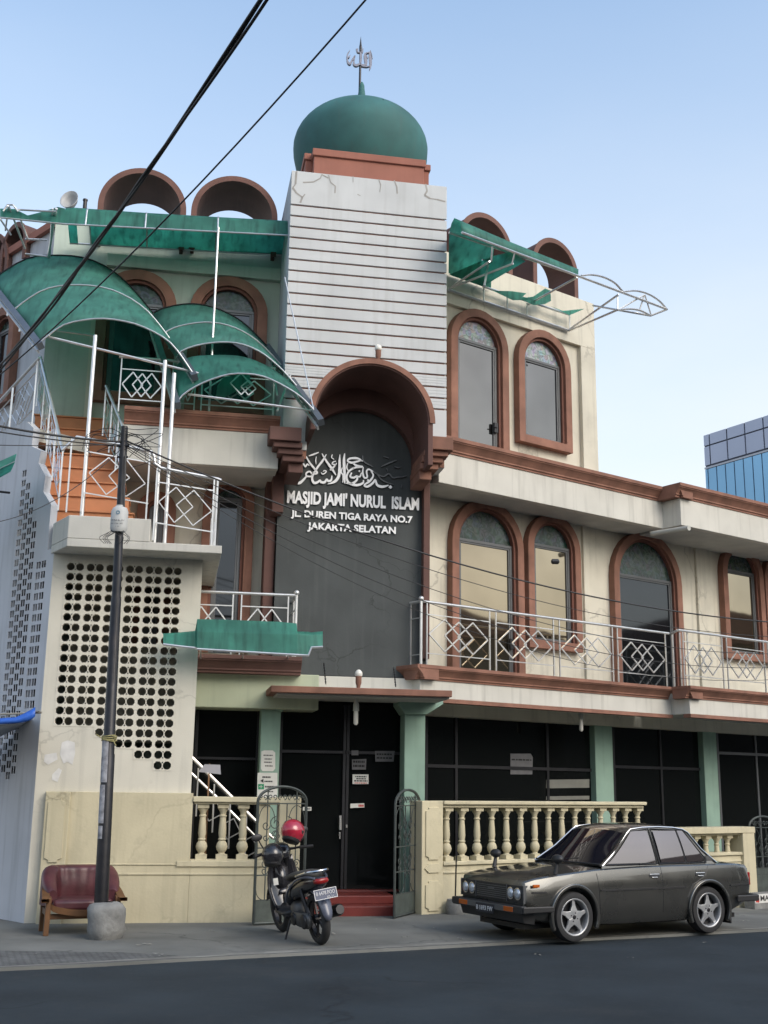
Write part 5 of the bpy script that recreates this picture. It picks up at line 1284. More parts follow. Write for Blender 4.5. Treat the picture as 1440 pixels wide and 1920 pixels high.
# paper notices
PAPER = mat("white_paper", (.62, .62, .58), .8, var=.08, scale=6); INK = mat("black_ink", (.03, .03, .03), .7); REDI = mat("red_ink", (.5, .04, .03), .7); GRNI = mat("green_ink", (.03, .25, .12), .7)
def notice(pts, d, label, lines=(), marks=(), mtl=PAPER, fr=A, pk=None, conv=None):
    P = [fr.pick(x, y, d) for x, y in pts]; c = sum(P, Vector()) / len(P)
    t = thing("paper_notice", label, "notice", fr, c, "notices on the entrance")
    MB().add(P, [tuple(range(len(P)))]).build("paper", mtl, t, solid=.004)
    for x0_, x1_, y0_, h_, mm in lines:
        a, b = fr.pick(x0_, y0_, d), fr.pick(x1_, y0_, d); hz_ = h_ / FPX * 20 / 2
        mb = MB(); n = max(3, int((x1_ - x0_) / 3.2)); random.seed(int(x0_ * 7 + y0_))
        u = 0.0
        while u < .98:
            wd = random.uniform(.08, .2); e = min(1, u + wd)
            mb.add([(a.x + (b.x - a.x) * u, d - .005, a.z - hz_), (a.x + (b.x - a.x) * e, d - .005, a.z - hz_), (a.x + (b.x - a.x) * e, d - .005, a.z + hz_), (a.x + (b.x - a.x) * u, d - .005, a.z + hz_)], [(0, 1, 2, 3)])
            u = e + .04
        mb.build("text_line", mm, t, flip=False)
    for pts_, mm in marks:
        MB().add([fr.pick(x, y, d - .005) for x, y in pts_], [tuple(range(len(pts_)))]).build("printed_mark", mm, t, flip=False)
    return t
notice([(490, 1409), (495, 1407), (511, 1407), (516, 1411), (516, 1441), (512, 1446), (492, 1446), (489, 1441)], 1.495, "upper notice with notched corners on the left green column", [(494, 511, 1416, 2, INK), (496, 510, 1423, 2, INK), (495, 510, 1429, 2, INK), (497, 511, 1436, 2, INK)])
notice([(483, 1449), (520, 1449), (520, 1500), (482, 1500)], 1.495, "lower notice with a black arrow and green emblem on the left green column", [(492, 508, 1457, 3, INK), (496, 511, 1465, 2.5, INK), (497, 514, 1475, 3, INK), (497, 512, 1484, 2, INK)], [([(488, 1464), (494, 1460), (494, 1468)], INK), ([(484, 1470), (495, 1470), (495, 1480), (484, 1480)], GRNI), ([(486, 1474.3), (493, 1474.3), (493, 1475.7), (486, 1475.7)], PAPER), ([(489, 1472), (490.2, 1472), (490.2, 1478), (489, 1478)], PAPER)])
notice([(661, 1452), (691, 1452), (691, 1470), (661, 1470)], 1.99, "white notice with three black lines on the dark entrance door", [(666, 687, 1456, 2.4, INK), (668, 686, 1460, 2.4, INK), (664, 689, 1464, 2.6, INK), (665, 688, 1468, 1.6, REDI)])
notice([(657, 1507), (683, 1506), (683, 1514), (657, 1515)], 1.99, "small white and red sticker beside the door handle", [(672, 682, 1510.5, 4, REDI)])
notice([(568, 1513), (584, 1513), (584, 1520), (568, 1520)], 1.99, "small white sticker on the left door leaf by the gate", [(571, 582, 1516.5, 2, INK)])
DIM = mat("dim_paper", (.12, .12, .125), .8, var=.15, scale=8)  # dimness of sheets behind dark glass, put into the colour
notice([(659, 1407), (672, 1407), (672, 1416), (659, 1416)], 1.99, "little grey label high on the right door leaf", mtl=DIM)
notice([(660, 1424), (687, 1423), (686, 1443), (660, 1443)], 1.99, "dim grey patterned sheet above the white notice on the door", [(662, 684, 1428, 4, DARK), (662, 684, 1436, 4, DARK)], mtl=DIM)
notice([(703, 1408), (740, 1408), (738, 1428), (704, 1428)], 1.99, "dim grey wide sheet at the upper right of the entrance door", [(706, 736, 1414, 3, DARK), (706, 736, 1421, 3, DARK)], mtl=DIM)
notice([(957, 1413), (995, 1413), (999, 1420), (998, 1452), (957, 1452)], eG - .01, "grey paper with two dark bands on the long shop window", [(959, 996, 1424, 3, DARK), (959, 996, 1441, 4, DARK)], mtl=DIM, fr=B)
PALEB = mat("dimmed_board", (.16, .16, .14), .6, var=.2)  # dimmed in its colour as if seen through the dark glass
notice([(1024, 1462), (1105, 1461), (1105, 1477), (1024, 1478)], eG - .01, "long pale board low in the shop window behind the balusters", mtl=PALEB, fr=B)
notice([(1024, 1493), (1105, 1492), (1105, 1499), (1024, 1500)], eG - .01, "narrow pale strip just above the baluster coping in the shop window", mtl=PALEB, fr=B)

# ------------------------------------------------------------------ lamps and pipe
BULB = mat("lamp_glass", (.75, .73, .66), .25, var=.05)
def lamp(p, up, label, fr=A, r=.066):
    t = thing("spot_lamp", label, "lamp", fr, p, "lamps on the mosque front")
    s = 1 if up else -1
    MB().lathe([(.03, 0), (.035, s * .05), (.05, s * .09), (r * .75, s * .16), (r * .8, s * .2)], tuple(p), 12).build("lamp_base", TERRA if up else SOFFIT, t, smooth=True)
    if up: MB().lathe([(r * .8, .2), (r, .22), (r * .9, .27), (r * .5, .3), (.01, .31)], tuple(p), 12).build("bulb", BULB, t, smooth=True)
    else: MB().lathe([(.035, -.2), (.04, -.25), (.04, -.4), (.02, -.43)], tuple(p), 10).build("bulb", BULB, t, smooth=True)
q = pA(709, 677, dHF + .05); lamp(q, True, "round lamp on the crown of the sign arch")
q = pA(672, 1291, dC + .2); lamp(q, True, "upright lamp standing on the entrance canopy edge")
q = pA(668, 1306, 1.0); q.z = zk0 - .041; lamp(q, False, "white bulb hanging under the entrance canopy")
q = pB(1089, 1338, e0 + .4); q.z = zq2 + .02; lamp(q, False, "white bulb under the soffit of the right balcony", B)
MB().tube([pB(1222, 1001, e0 + .1), pB(1292, 990, e0 - .9)], .055, 12).xf(AB).build("drain_pipe", SOFFIT, mosque, smooth=True)
# satellite dish on the roof
t = thing("satellite_dish", "grey satellite dish above the torn end of the left awning", "satellite dish", A, pA(135, 400, dU + .5))
c = pA(136, 387, dU + .5); r = (pA(153, 385, dU + .5).x - pA(118, 385, dU + .5).x) / 2
dm = MB().lathe([(.01, .0), (r * .4, .03), (r * .75, .1), (r, .2)], (0, 0, 0), 24, caps=False)
dm.xf(Matrix.Translation(c) @ Matrix.Rotation(R_(-18), 4, 'Z') @ Matrix.Rotation(R_(72), 4, 'X') @ Matrix.Diagonal((1, 1.25, 1, 1)))
dm.build("dish", mat("dish_grey", (.40, .41, .42), .5, var=.1), t, smooth='all', solid=.01)
m = MB(); m.tube([c + Vector((0, .1, 0)), c + Vector((.05, .2, -.9))], .03, 8); m.build("mast", DARKMET, t)
t = thing("roof_post", "short dark post on the roof beside the satellite dish", "post", A, pA(160, 395, dU + .4))
p = pA(160, 375, dU + .4); m = MB(); m.tube([(p.x, p.y, p.z), (p.x, p.y, p.z - .7)], .04, 8); m.tube([(p.x, p.y, p.z - .02), (p.x, p.y, p.z + .012)], .05, 8); m.build("post_shaft", DARKMET, t)

# ------------------------------------------------------------------ glass office tower far behind
OCL = mat("silver_cladding", (.40, .43, .53), .35, metal=.3, var=.06, scale=.2); OGL = mat("blue_office_glass", (.22, .44, .64), .15, metal=.3, var=.2, scale=.08); OJ = mat("dark_joint", (.06, .07, .10), .6); OBAND = mat("pale_band", (.50, .51, .54), .5, var=.05)
oc = W.pick(1318, 815, 75.0)
O = Frame((oc.x, oc.y, 0), math.atan2(-2.0, 1.25))
def pO(x, y): return O.pick(x, y, 0)
t = thing("office_tower", "distant silver and blue glass office block beyond the right roof", "building", O, (14, 6, 0))
zt = pO(1318, 816).z; L_ = 32.0
rows_z = [zt, pO(1319.5, 838).z, pO(1321, 875).z, pO(1322, 880).z, pO(1324, 921).z]
hA, hB, hC, hD_ = zt - rows_z[1], rows_z[1] - rows_z[2], rows_z[2] - rows_z[3], 6.2
pw = pO(1363, 810).x - pO(1330, 810).x
MB().box(0.05, L_, .06, 16, 0, zt - .05).build("core", OJ, t)
z = zt; fl_i = 0
cl = MB(); gl = MB(); bd = MB()
def panels(mb, z0, z1, w, off=0.0, gap=.05):
    x = -off
    while x < L_:
        a, b = max(0, x), min(L_, x + w)
        if b - a > .1: mb.box(a + gap, b - gap, 0, .055, z0 + gap, z1 - gap)
        x += w
    y = 0
    while y < 15.5: mb.box(0, .045, y + gap, y + w - gap, z0 + gap, z1 - gap); y += w
first_off = pw - (pO(1330, 825).x)
panels(cl, zt - hA, zt, pw, first_off); panels(cl, zt - hA - hB, zt - hA, pw, first_off); z = zt - hA - hB
while z > 1:
    bd.box(0, L_, -.02, .055, z - hC, z - .08); z -= hC
    gh = min(hD_, z)
    panels(gl, z - gh, z, pw / 2, first_off / 2, .04); z -= gh
    if z < 3: break
    bd.box(0, L_, -.02, .055, z - hC, z - .06); z -= hC
    panels(cl, z - 2.6, z, pw, first_off); z -= 2.6
cl.build("cladding", OCL, t); gl.build("glazing", OGL, t); bd.build("band_course", OBAND, t)
def apply_mods(o):
    dg = bpy.context.evaluated_depsgraph_get(); me = bpy.data.meshes.new_from_object(o.evaluated_get(dg)); o.modifiers.clear(); o.data = me
def cut(o, cutters):
    for c in cutters:
        md = o.modifiers.new("cut", 'BOOLEAN'); md.operation = 'DIFFERENCE'; md.solver = 'EXACT'; md.object = c
    bpy.context.view_layer.update(); apply_mods(o)
    for c in cutters: bpy.data.objects.remove(c)
# ------------------------------------------------------------------ the old saloon car
def carpaint():
    m, t, p = nodes_of("dusty_charcoal_car_paint"); N, L = t.nodes.new, t.links.new
    tc = N("ShaderNodeTexCoord"); n = N("ShaderNodeTexNoise"); n.inputs["Scale"].default_value = 2.5; n.inputs["Detail"].default_value = 7; L(tc.outputs["Object"], n.inputs["Vector"])
    cr = N("ShaderNodeMapRange"); cr.inputs[1].default_value = .4; cr.inputs[2].default_value = .75; cr.inputs[3].default_value = .26; cr.inputs[4].default_value = .36; L(n.outputs[0], cr.inputs[0]); L(cr.outputs[0], p.inputs["Roughness"])
    mx = N("ShaderNodeMix"); mx.data_type = 'RGBA'; mx.inputs[6].default_value = (.085, .085, .078, 1); mx.inputs[7].default_value = (.11, .108, .10, 1); L(n.outputs[0], mx.inputs[0]); L(mx.outputs[2], p.inputs["Base Color"])
    p.inputs["Metallic"].default_value = .75; p.inputs["Coat Weight"].default_value = 1.0; p.inputs["Coat Roughness"].default_value = .05
    return m
PAINT = carpaint(); CHROME = mat("chrome_trim", (.62, .62, .62), .15, metal=1, var=.1); AMBER = mat("amber_lens", (.42, .09, .01), .25, var=.1); LAMPG = mat("headlamp_glass", (.50, .55, .62), .12, metal=.5, var=.1)
CGLASS = glass("car_window_glass", (.20, .187, .19), .85, .03); WSHIELD = glass("windscreen_glass", (.008, .008, .013), 0, .03, ior=1.28); BLKP = mat("black_plastic", (.02, .02, .021), .5, var=.2); ALLOY = mat("alloy_wheel", (.48, .49, .50), .35, metal=.7, var=.1); PLATE = mat("number_plate", (.02, .022, .03), .5); PLW = mat("plate_white", (.6, .6, .6), .5); REDL = mat("red_lens", (.25, .012, .012), .25)
TYRE = mat("tyre_rubber", (.020, .020, .021), .75, var=.25, scale=12)
gr_, gf_ = W.ground(1322, 1749), W.ground(1070, 1766)
hd_ = (gf_ - gr_).normalized(); yaw = math.atan2(hd_.y, hd_.x); left = Vector((-hd_.y, hd_.x, 0))
S_ = (gf_ - gr_).length / 2.40
orig = (gr_ + gf_) / 2 - left * (.70 * S_)
car = thing("parked_car", "dark charcoal old saloon car with star shaped silver wheels parked by the balustrade", "car", W, orig, None, Matrix.Rotation(yaw, 4, 'Z') @ Matrix.Diagonal((S_, S_, S_, 1)))
RW = .315
st = [(1.96, .70, .44, .70, .735), (1.93, .745, .37, .765, .79), (1.80, .775, .28, .80, .83), (1.50, .79, .23, .835, .865), (1.15, .80, .20, .865, .90), (.82, .805, .18, .895, .94), (.40, .81, .17, .91, .96), (0, .812, .17, .92, .96), (-.6, .812, .17, .925, .96), (-1.2, .81, .18, .925, .96), (-1.55, .80, .22, .925, .965), (-1.82, .785, .30, .92, .955), (-2.04, .765, .38, .90, .93), (-2.10, .73, .42, .865, .885)]
def sect(x, hw, zl, zs, zt):
    half = [(0, zl), (hw * .80, zl), (hw * .93, zl + .03), (hw * .975, zl + .10), (hw * .995, zl + (zs - zl) * .40), (hw, zs - .24), (hw * .996, zs - .165), (hw * .958, zs - .05), (hw * .945, zs - .014), (hw * .915, zs + .004), (hw * .45, zt - .008), (0, zt)]
    return [Vector((x, y, z)) for y, z in half] + [Vector((x, -y, z)) for y, z in half[-2:0:-1]]
secs = [sect(*s) for s in st]; nS_ = len(secs[0])
mb = MB(); mb.v = [p for s in secs for p in s]
mb.f = [(i * nS_ + j, i * nS_ + (j + 1) % nS_, (i + 1) * nS_ + (j + 1) % nS_, (i + 1) * nS_ + j) for i in range(len(secs) - 1) for j in range(nS_)] + [tuple(range(nS_)), tuple(range(len(secs) * nS_ - 1, (len(secs) - 1) * nS_ - 1, -1))]
body = mb.build("body", PAINT, car, smooth=True)
cutters = []
for wx in (1.2, -1.2):
    for sy in (1, -1):
        c = MB().lathe([(.365, -.2), (.365, .2)], (wx, sy * .82, RW + .01), 28, 'y').build("cutter", PAINT, car); cutters.append(c)
bpy.context.view_layer.update(); cut(body, cutters)
for p in body.data.polygons: p.use_smooth = True
try: body.data.set_sharp_from_angle(angle=R_(32))
except Exception: pass
def side_y(x, z):
    for i in range(len(st) - 1):
        if st[i][0] >= x >= st[i + 1][0]:
            u = (st[i][0] - x) / (st[i][0] - st[i + 1][0]); a, b = secs[i], secs[i + 1]
            pr = [(a[k].y + (b[k].y - a[k].y) * u, a[k].z + (b[k].z - a[k].z) * u) for k in range(12)]
            for k in range(1, 10):
                if pr[k][1] <= z <= pr[k + 1][1]: v = (z - pr[k][1]) / max(1e-6, pr[k + 1][1] - pr[k][1]); return pr[k][0] + (pr[k + 1][0] - pr[k][0]) * v
            return pr[8][0]
    return .8
m = MB()
for wx in (1.2, -1.2):
    for sy in (1, -1):
        m.box(wx - .36, wx + .36, min(sy * .45, sy * .62), max(sy * .45, sy * .62), .25, .70)
m.box(-2.0, 1.8, -.5, .5, .16, .22); m.build("underbody", BLKP, body)
for wx in (1.2, -1.2):
    for sy in (1, -1):
        y0_, y1_ = sy * (side_y(wx, .5) - .03), sy * (side_y(wx, .5) + .035)
        a = [math.pi * (-.14 + 1.28 * k / 26) for k in range(27)]
        MB().strip([(wx + .405 * math.cos(q), RW + .01 + .405 * math.sin(q)) for q in a], [(wx + .36 * math.cos(q), RW + .01 + .36 * math.sin(q)) for q in a], min(y0_, y1_), max(y0_, y1_)).build("wheel_arch_flare", PAINT, body, bevel=.012, smooth=True)
# greenhouse
gp = [(.76, .935), (.44, 1.18), (.13, 1.405), (.02, 1.448), (-.20, 1.472), (-.50, 1.478), (-.80, 1.468), (-.98, 1.445), (-1.08, 1.40), (-1.30, 1.17), (-1.52, .945)]
def gw(z): return .735 - (z - .93) * .30
rows = []
for x, z in gp:
    w = gw(z); row = [Vector((x + .0, w, .925))] if False else []
    for k in range(13):
        tt = -1 + 2 * k / 12; dr = -.045 * abs(tt) ** 3.2 * min(1, max(0, (z - .93) / .2)); xs_ = (-.09 * tt * tt if x > .1 else .07 * tt * tt if x < -.7 else 0) * min(1, (1.48 - z) / .3 + .25)
        row.append(Vector((x + xs_, w * tt * 1.0, z + dr)))
    rows.append(row)
mb = MB().grid(rows); n0 = len(mb.v)
for e in (0, 12):
    top_ = [r[e] for r in rows]; bot = [Vector((p.x, (gw(.925)) * (1 if e else -1), .90)) for p in top_]
    mb.grid([top_, bot])
roof = mb.build("roof", PAINT, car, smooth=True)
def wpoly(pts, off=.006, sy=1): return [Vector((x, sy * (gw(z) + off), z)) for x, z in pts]
wins = [[(.56, .965), (.10, 1.325), (.02, 1.365), (-.27, 1.39), (-.30, .965)], [(-.40, .965), (-.375, 1.39), (-.80, 1.385), (-.85, .965)], [(-.885, .965), (-.835, 1.383), (-.93, 1.37), (-1.22, 1.0), (-1.22, .965)]]
frames = [[(.59, .95), (.10, 1.345), (.02, 1.385), (-.295, 1.41), (-.325, .95)], [(-.37, .95), (-.345, 1.41), (-.95, 1.39), (-1.25, 1.0), (-1.25, .95)]]
for sy in (1, -1):
    for k, (xl0, xl1, xr0, xr1) in enumerate(((.56, .02, -.30, -.27), (-.40, -.375, -.85, -.80), (-.885, -.835, -1.22, -.93))):
        rows_ = []
        for i in range(11):
            u = i / 10; z = .965 + .42 * u; sl = (u ** .9 if k == 0 else u); sr = (max(0, (u - .08) / .92) if k == 2 else u); y = gw(z) + .008 + .011 * math.sin(math.pi * u)
            rows_.append([Vector((a, sy * y, z)) for a in [xl0 + (xl1 - xl0) * sl + ((xr0 + (xr1 - xr0) * sr) - (xl0 + (xl1 - xl0) * sl)) * j / 4 for j in range(5)]])
        MB().grid(rows_).build("side_window", CGLASS, car, smooth='all')
    m = MB()
    for f in frames:
        P = wpoly(f, .006, sy); m.tube(P + [P[0]], .010, 5)
    m.tube(wpoly([(-.867, .955), (-.817, 1.385)], .009, sy), .010, 5); m.build("window_seal", BLKP, car)
    m = MB(); e = 12 if sy > 0 else 0; m.tube([r[e] + Vector((0, sy * .008, .004)) for r in rows], .011, 6); m.build("chrome_gutter", CHROME, car, smooth=True)
    m = MB(); m.add(wpoly([(-1.27, .98), (-1.26, 1.04), (-1.33, 1.04), (-1.41, .98)], .006, sy), [(0, 1, 2, 3)]); m.build("pillar_vent", BLKP, car, solid=.004)
def gpoint(u, tt, off=.008):
    i = min(len(gp) - 2, int(u)); v = u - i; k = (tt + 1) * 6; j = min(11, int(k)); w = k - j
    a = rows[i][j].lerp(rows[i][j + 1], w); b = rows[i + 1][j].lerp(rows[i + 1][j + 1], w); return a.lerp(b, v) + Vector((off, 0, off))
MB().grid([[gpoint(.10 + 1.82 * i / 6, -.93 + 1.86 * j / 10) for j in range(11)] for i in range(7)]).build("windscreen", WSHIELD, car, smooth='all')
g = MB().grid([[gpoint(8.2 + 1.6 * i / 5, -.9 + 1.8 * j / 8, .0) + Vector((-.008, 0, .006)) for j in range(9)] for i in range(6)]).build("rear_window", WSHIELD, car, smooth='all')
m = MB(); m.tube([gpoint(.06, -.96 + 1.92 * j / 10, .012) for j in range(11)], .012, 5); m.tube([gpoint(.1, -.3), gpoint(.22, .05), gpoint(.3, .35)], .007, 5); m.build("wiper", BLKP, car)
# seams, moulding, handles
m = MB()
for sy in (1, -1):
    for seq in ([(.80, .90), (.78, .6), (.76, .27)], [(-.348, .91), (-.345, .6), (-.34, .25)], [(-1.25, .91), (-1.16, .78), (-.90, .66), (-.80, .50), (-.80, .26)]):
        P = []
        for i in range(len(seq) - 1):
            for k in range(5):
                u = k / 5; x = seq[i][0] + (seq[i + 1][0] - seq[i][0]) * u; z = seq[i][1] + (seq[i + 1][1] - seq[i][1]) * u; P.append((x, sy * (side_y(x, z) - .001), z))
        m.tube(P, .006, 4)
m.build("door_seam", BLKP, body)
m = MB()
for sy in (1, -1):
    for xa, xb in ((1.86, 1.64), (.76, -.76), (-1.64, -2.05)):
        P = [Vector((xa + (xb - xa) * k / 6, sy * (side_y(xa + (xb - xa) * k / 6, .635) + .004), .635)) for k in range(7)]
        for a, b in zip(P, P[1:]): m.bar(a, b, .022, .014)
m.build("side_moulding", BLKP, body)
for sy in (1, -1):
    for x in (-.20, -1.06):
        y = sy * (side_y(x, .80) + .008); m = MB(); m.box(x - .085, x + .085, y - .012, y + .012, .785, .825); m.box(x - .05, x + .05, y - .004, y + .018, .77, .785); m.build("door_handle", CHROME, car, bevel=.006)
    m = MB(); x = 1.42; y = sy * .69; m.tube([(x, y, .85), (x - .03, y + sy * .01, .99)], [.034, .022], 8); m.sphere((x - .03, y + sy * .01, 1.04), .065, .10, .06); m.build("wing_mirror", BLKP, car, smooth=True)
# front
m = MB(); m.box(1.925, 1.962, -.71, .71, .50, .715); gl_ = m.build("grille", BLKP, car, bevel=.006)
m = MB()
for k in range(7): m.box(1.962, 1.968, -.33, .33, .525 + k * .025, .533 + k * .025)
for y in (-.355, .355): m.box(1.960, 1.972, y - .006, y + .006, .505, .71)
for y in (-.715, .715): m.box(1.90, 1.968, y - .008, y + .008, .50, .72)
m.build("grille_bar", CHROME if False else GREYMET, gl_)
m = MB(); m.box(1.966, 1.972, -.07, .07, .635, .655); m.build("badge", GREYMET, gl_)
for y in (-.60, -.445, .445, .60):
    h = MB().lathe([(.078, 1.958), (.078, 1.975), (.068, 1.977)], (0, y, .612), 20, 'x'); h = h.build("headlight", CHROME, car, smooth=True)
    MB().lathe([(.067, 1.972), (.058, 1.985), (.03, 1.994), (.004, 1.996)], (0, y, .612), 20, 'x').build("lens", LAMPG, h, smooth='all')
m = MB(); m.box(1.97, 2.06, -.80, .80, .375, .475)
for sy in (-1, 1): m.hexa([(1.55, sy * .80, .39), (2.05, sy * .80, .385), (2.05, sy * .835, .385), (1.55, sy * .835, .39), (1.55, sy * .80, .465), (2.05, sy * .80, .47), (2.05, sy * .835, .47), (1.55, sy * .835, .465)])
bp = m.build("front_bumper", BLKP, car, bevel=.015)
m = MB(); m.box(2.058, 2.066, -.62, .62, .39, .462); m.build("bumper_face", CHROME if False else GREYMET, bp, bevel=.004)
for y in (-.52, .52): MB().box(2.064, 2.072, y - .10, y + .10, .395, .455).build("indicator", AMBER, bp, bevel=.004)
m = MB(); m.hexa([(1.80, -.72, .24), (1.95, -.70, .26), (1.95, .70, .26), (1.80, .72, .24), (1.80, -.74, .38), (1.98, -.72, .38), (1.98, .72, .38), (1.80, .74, .38)]); m.build("front_valance", BLKP, car)
for sy in (-1, 1): MB().box(1.76, 1.86, sy * .782 - .012, sy * .782 + .012, .70, .735).build("side_indicator", AMBER, car, bevel=.004)
pl = MB().box(2.07, 2.08, -.20, .20, .335, .45).build("number_plate", PLATE, car, bevel=.004)
PR = Matrix(((0, 0, 1, 0), (1, 0, 0, 0), (0, 1, 0, 0), (0, 0, 0, 1)))
writing("B 1693 FW", "plate_number", PLW, car, W, (2.082, -.185, .365), .08, .37, .002, .001, 'LEFT', PR)
m = MB(); m.box(-2.19, -2.10, -.79, .79, .40, .50)
for sy in (-1, 1): m.box(-2.18, -1.75, sy * .815 - .015, sy * .815 + .015, .405, .495)
m.build("rear_bumper", BLKP, car, bevel=.015)
for sy in (-1, 1): MB().box(-2.115, -2.06, min(sy * .50, sy * .735), max(sy * .50, sy * .735), .62, .80).build("tail_light", REDL, car, bevel=.01)
for sy in (-1, 1): MB().box(-1.625, -1.605, sy * .70 - .10, sy * .70 + .10, .12, .40).build("mud_flap", BLKP, car)
MB().tube([(-1.6, -.3, .2), (-2.14, -.3, .2)], .03, 8).build("exhaust_pipe", DARKMET, car)
# wheels
def car_wheel(wx, sy):
    y = sy * .71
    ty = MB().lathe([(.235, -.095), (.27, -.098), (.300, -.09), (RW - .004, -.07), (RW, -.04), (RW, .04), (RW - .004, .07), (.300, .09), (.27, .098), (.235, .095)], (wx, y, RW), 36, 'y', caps=False).build("wheel", TYRE, car, smooth=True)
    m = MB(); s = sy
    m.lathe([(.237, s * .09), (.232, s * .096), (.215, s * .092), (.205, s * .06), (.20, s * -.06), (.236, s * -.09)], (wx, y, RW), 32, 'y', caps=False)
    for k in range(5):
        a = 2 * math.pi * k / 5 + .31; ca, sa = math.cos(a), math.sin(a)
        def pt(r, w, yy): return Vector((wx + r * ca - w * sa, y + s * yy, RW + r * sa + w * ca))
        P = [pt(.0, .0, .078), pt(.075, .055, .078), pt(.14, .028, .072), pt(.208, .021, .068), pt(.208, -.021, .068), pt(.14, -.028, .072), pt(.075, -.055, .078)]
        Q = [p - Vector((0, s * .03, 0)) for p in P]
        m.add(P + Q, [tuple(range(7)), tuple(range(13, 6, -1))] + [(i, i + 7, (i + 1) % 7 + 7, (i + 1) % 7) for i in range(7)])
    m.build("rim", ALLOY, ty, bevel=.004)
    m = MB(); m.lathe([(.20, s * .0), (.20, s * .002)], (wx, y, RW), 24, 'y'); m.lathe([(.028, s * .06), (.028, s * .082), (.02, s * .086)], (wx, y, RW), 14, 'y')
    for k in range(4): a = math.pi / 2 * k + .4; m.lathe([(.008, s * .07), (.008, s * .084)], (wx + .055 * math.cos(a), y, RW + .055 * math.sin(a)), 8, 'y')
    m.build("hub", DARKMET, ty)
for wx in (1.2, -1.2):
    for sy in (1, -1): car_wheel(wx, sy)

# ------------------------------------------------------------------ the scooter
br = W.ground(602, 1771); hA_ = R_(115); LEAN = R_(-9)
bike = thing("motorbike", "black step-through motorbike on its side stand in front of the gate", "motorbike", W, br, None, Matrix.Rotation(hA_, 4, 'Z') @ Matrix.Rotation(LEAN, 4, 'X') @ Matrix.Scale(1.14, 4))
BLKG = mat("glossy_black_fairing", (.018, .018, .022), .22, var=.1, coat=.5); GREYF = mat("blue_grey_fairing", (.095, .105, .14), .35, var=.15, coat=.3); SEATM = mat("seat_vinyl", (.05, .048, .042), .65, var=.2); ENGM = mat("engine_metal", (.10, .10, .10), .5, metal=.6, var=.3, scale=9)
WB, RB = 1.24, .285
def loft(stations, nseg=14, e=2.6):
    """stations (x, half width, z low, z high): rounded sections"""
    mb = MB(); S = []
    for x, hw, z0, z1 in stations:
        r = []
        for k in range(nseg):
            th = 2 * math.pi * k / nseg; c, s = math.cos(th), math.sin(th); r.append(Vector((x, hw * math.copysign(abs(c) ** (2 / e), c), (z0 + z1) / 2 + (z1 - z0) / 2 * math.copysign(abs(s) ** (2 / e), s))))
        S.append(r)
    mb.v = [p for r in S for p in r]; n = nseg
    mb.f = [(i * n + j, i * n + (j + 1) % n, (i + 1) * n + (j + 1) % n, (i + 1) * n + j) for i in range(len(S) - 1) for j in range(n)] + [tuple(range(n)), tuple(range(len(S) * n - 1, (len(S) - 1) * n - 1, -1))]
    return mb
for wx, wd in ((0, .05), (WB, .042)):
    ty = MB().lathe([(.205, -wd * .8), (.235, -wd), (.262, -wd * .85), (RB, -wd * .3), (RB, wd * .3), (.262, wd * .85), (.235, wd), (.205, wd * .8)], (wx, 0, RB), 32, 'y', caps=False).build("wheel", TYRE, bike, smooth=True)
    m = MB(); m.lathe([(.208, -.03), (.195, -.02), (.195, .02), (.208, .03)], (wx, 0, RB), 28, 'y', caps=False); m.lathe([(.05, -.05), (.05, .05)], (wx, 0, RB), 12, 'y')
    for k in range(5):
        a = 2 * math.pi * k / 5; m.bar((wx + .04 * math.cos(a), 0, RB + .04 * math.sin(a)), (wx + .2 * math.cos(a), 0, RB + .2 * math.sin(a)), .03, .02)
    m.build("rim", DARKMET, ty)
loft([(-.26, .055, .70, .76), (-.15, .10, .63, .77), (.10, .135, .55, .765), (.40, .15, .48, .73), (.62, .13, .42, .66), (.74, .09, .36, .52)]).build("tail_fairing", BLKG, bike, smooth='all')
loft([(-.12, .07, .75, .80), (.0, .12, .745, .825), (.25, .14, .73, .81), (.48, .13, .70, .775), (.66, .10, .66, .74), (.74, .05, .64, .69)]).build("seat", SEATM, bike, smooth='all')
MB().tube([Vector(p) for p in spline([(.18, .145, .76), (-.02, .15, .80), (-.16, .12, .825), (-.24, .05, .83), (-.24, -.05, .83), (-.16, -.12, .825), (-.02, -.15, .80), (.18, -.145, .76)], 4)], .016, 8).build("grab_rail", CHROME, bike, smooth=True)
for sy in (1, -1):
    MB().tube([Vector(p) for p in spline([(-.22, sy * .075, .755), (-.05, sy * .125, .765), (.2, sy * .152, .71), (.45, sy * .162, .58), (.62, sy * .14, .44)], 4)], .014, 6).build("side_trim", GREYF, bike, smooth=True)
loft([(-.275, .06, .70, .745), (-.25, .085, .685, .755), (-.2, .09, .68, .755)]).build("tail_light", REDL, bike, smooth='all')
pm = Matrix.Translation((-.315, 0, .585)) @ Matrix.Rotation(R_(14), 4, 'Y')
pl = MB().box(-.004, .004, -.135, .135, -.055, .055).xf(pm).build("number_plate", mat("bike_plate", (.045, .06, .11), .45), bike)
MB().strip([(-.137, -.057), (.137, -.057), (.137, .057), (-.137, .057)], [(-.130, -.050), (.130, -.050), (.130, .050), (-.130, .050)], -.002, .002, closed=True).xf(pm @ Matrix.Translation((-.006, 0, 0)) @ Matrix.Rotation(R_(90), 4, 'Z')).build("plate_border", PLW, pl)
PRr = pm @ Matrix(((0, 0, -1, 0), (-1, 0, 0, 0), (0, 1, 0, 0), (0, 0, 0, 1)))
writing("B 6478 POO", "plate_number", PLW, bike, W, (0, 0, 0), .058, .225, .002, .0, 'CENTER', Matrix.Translation(Vector((-.0065, 0, .0))) @ PRr @ Matrix.Translation((0, -.006, 0)))
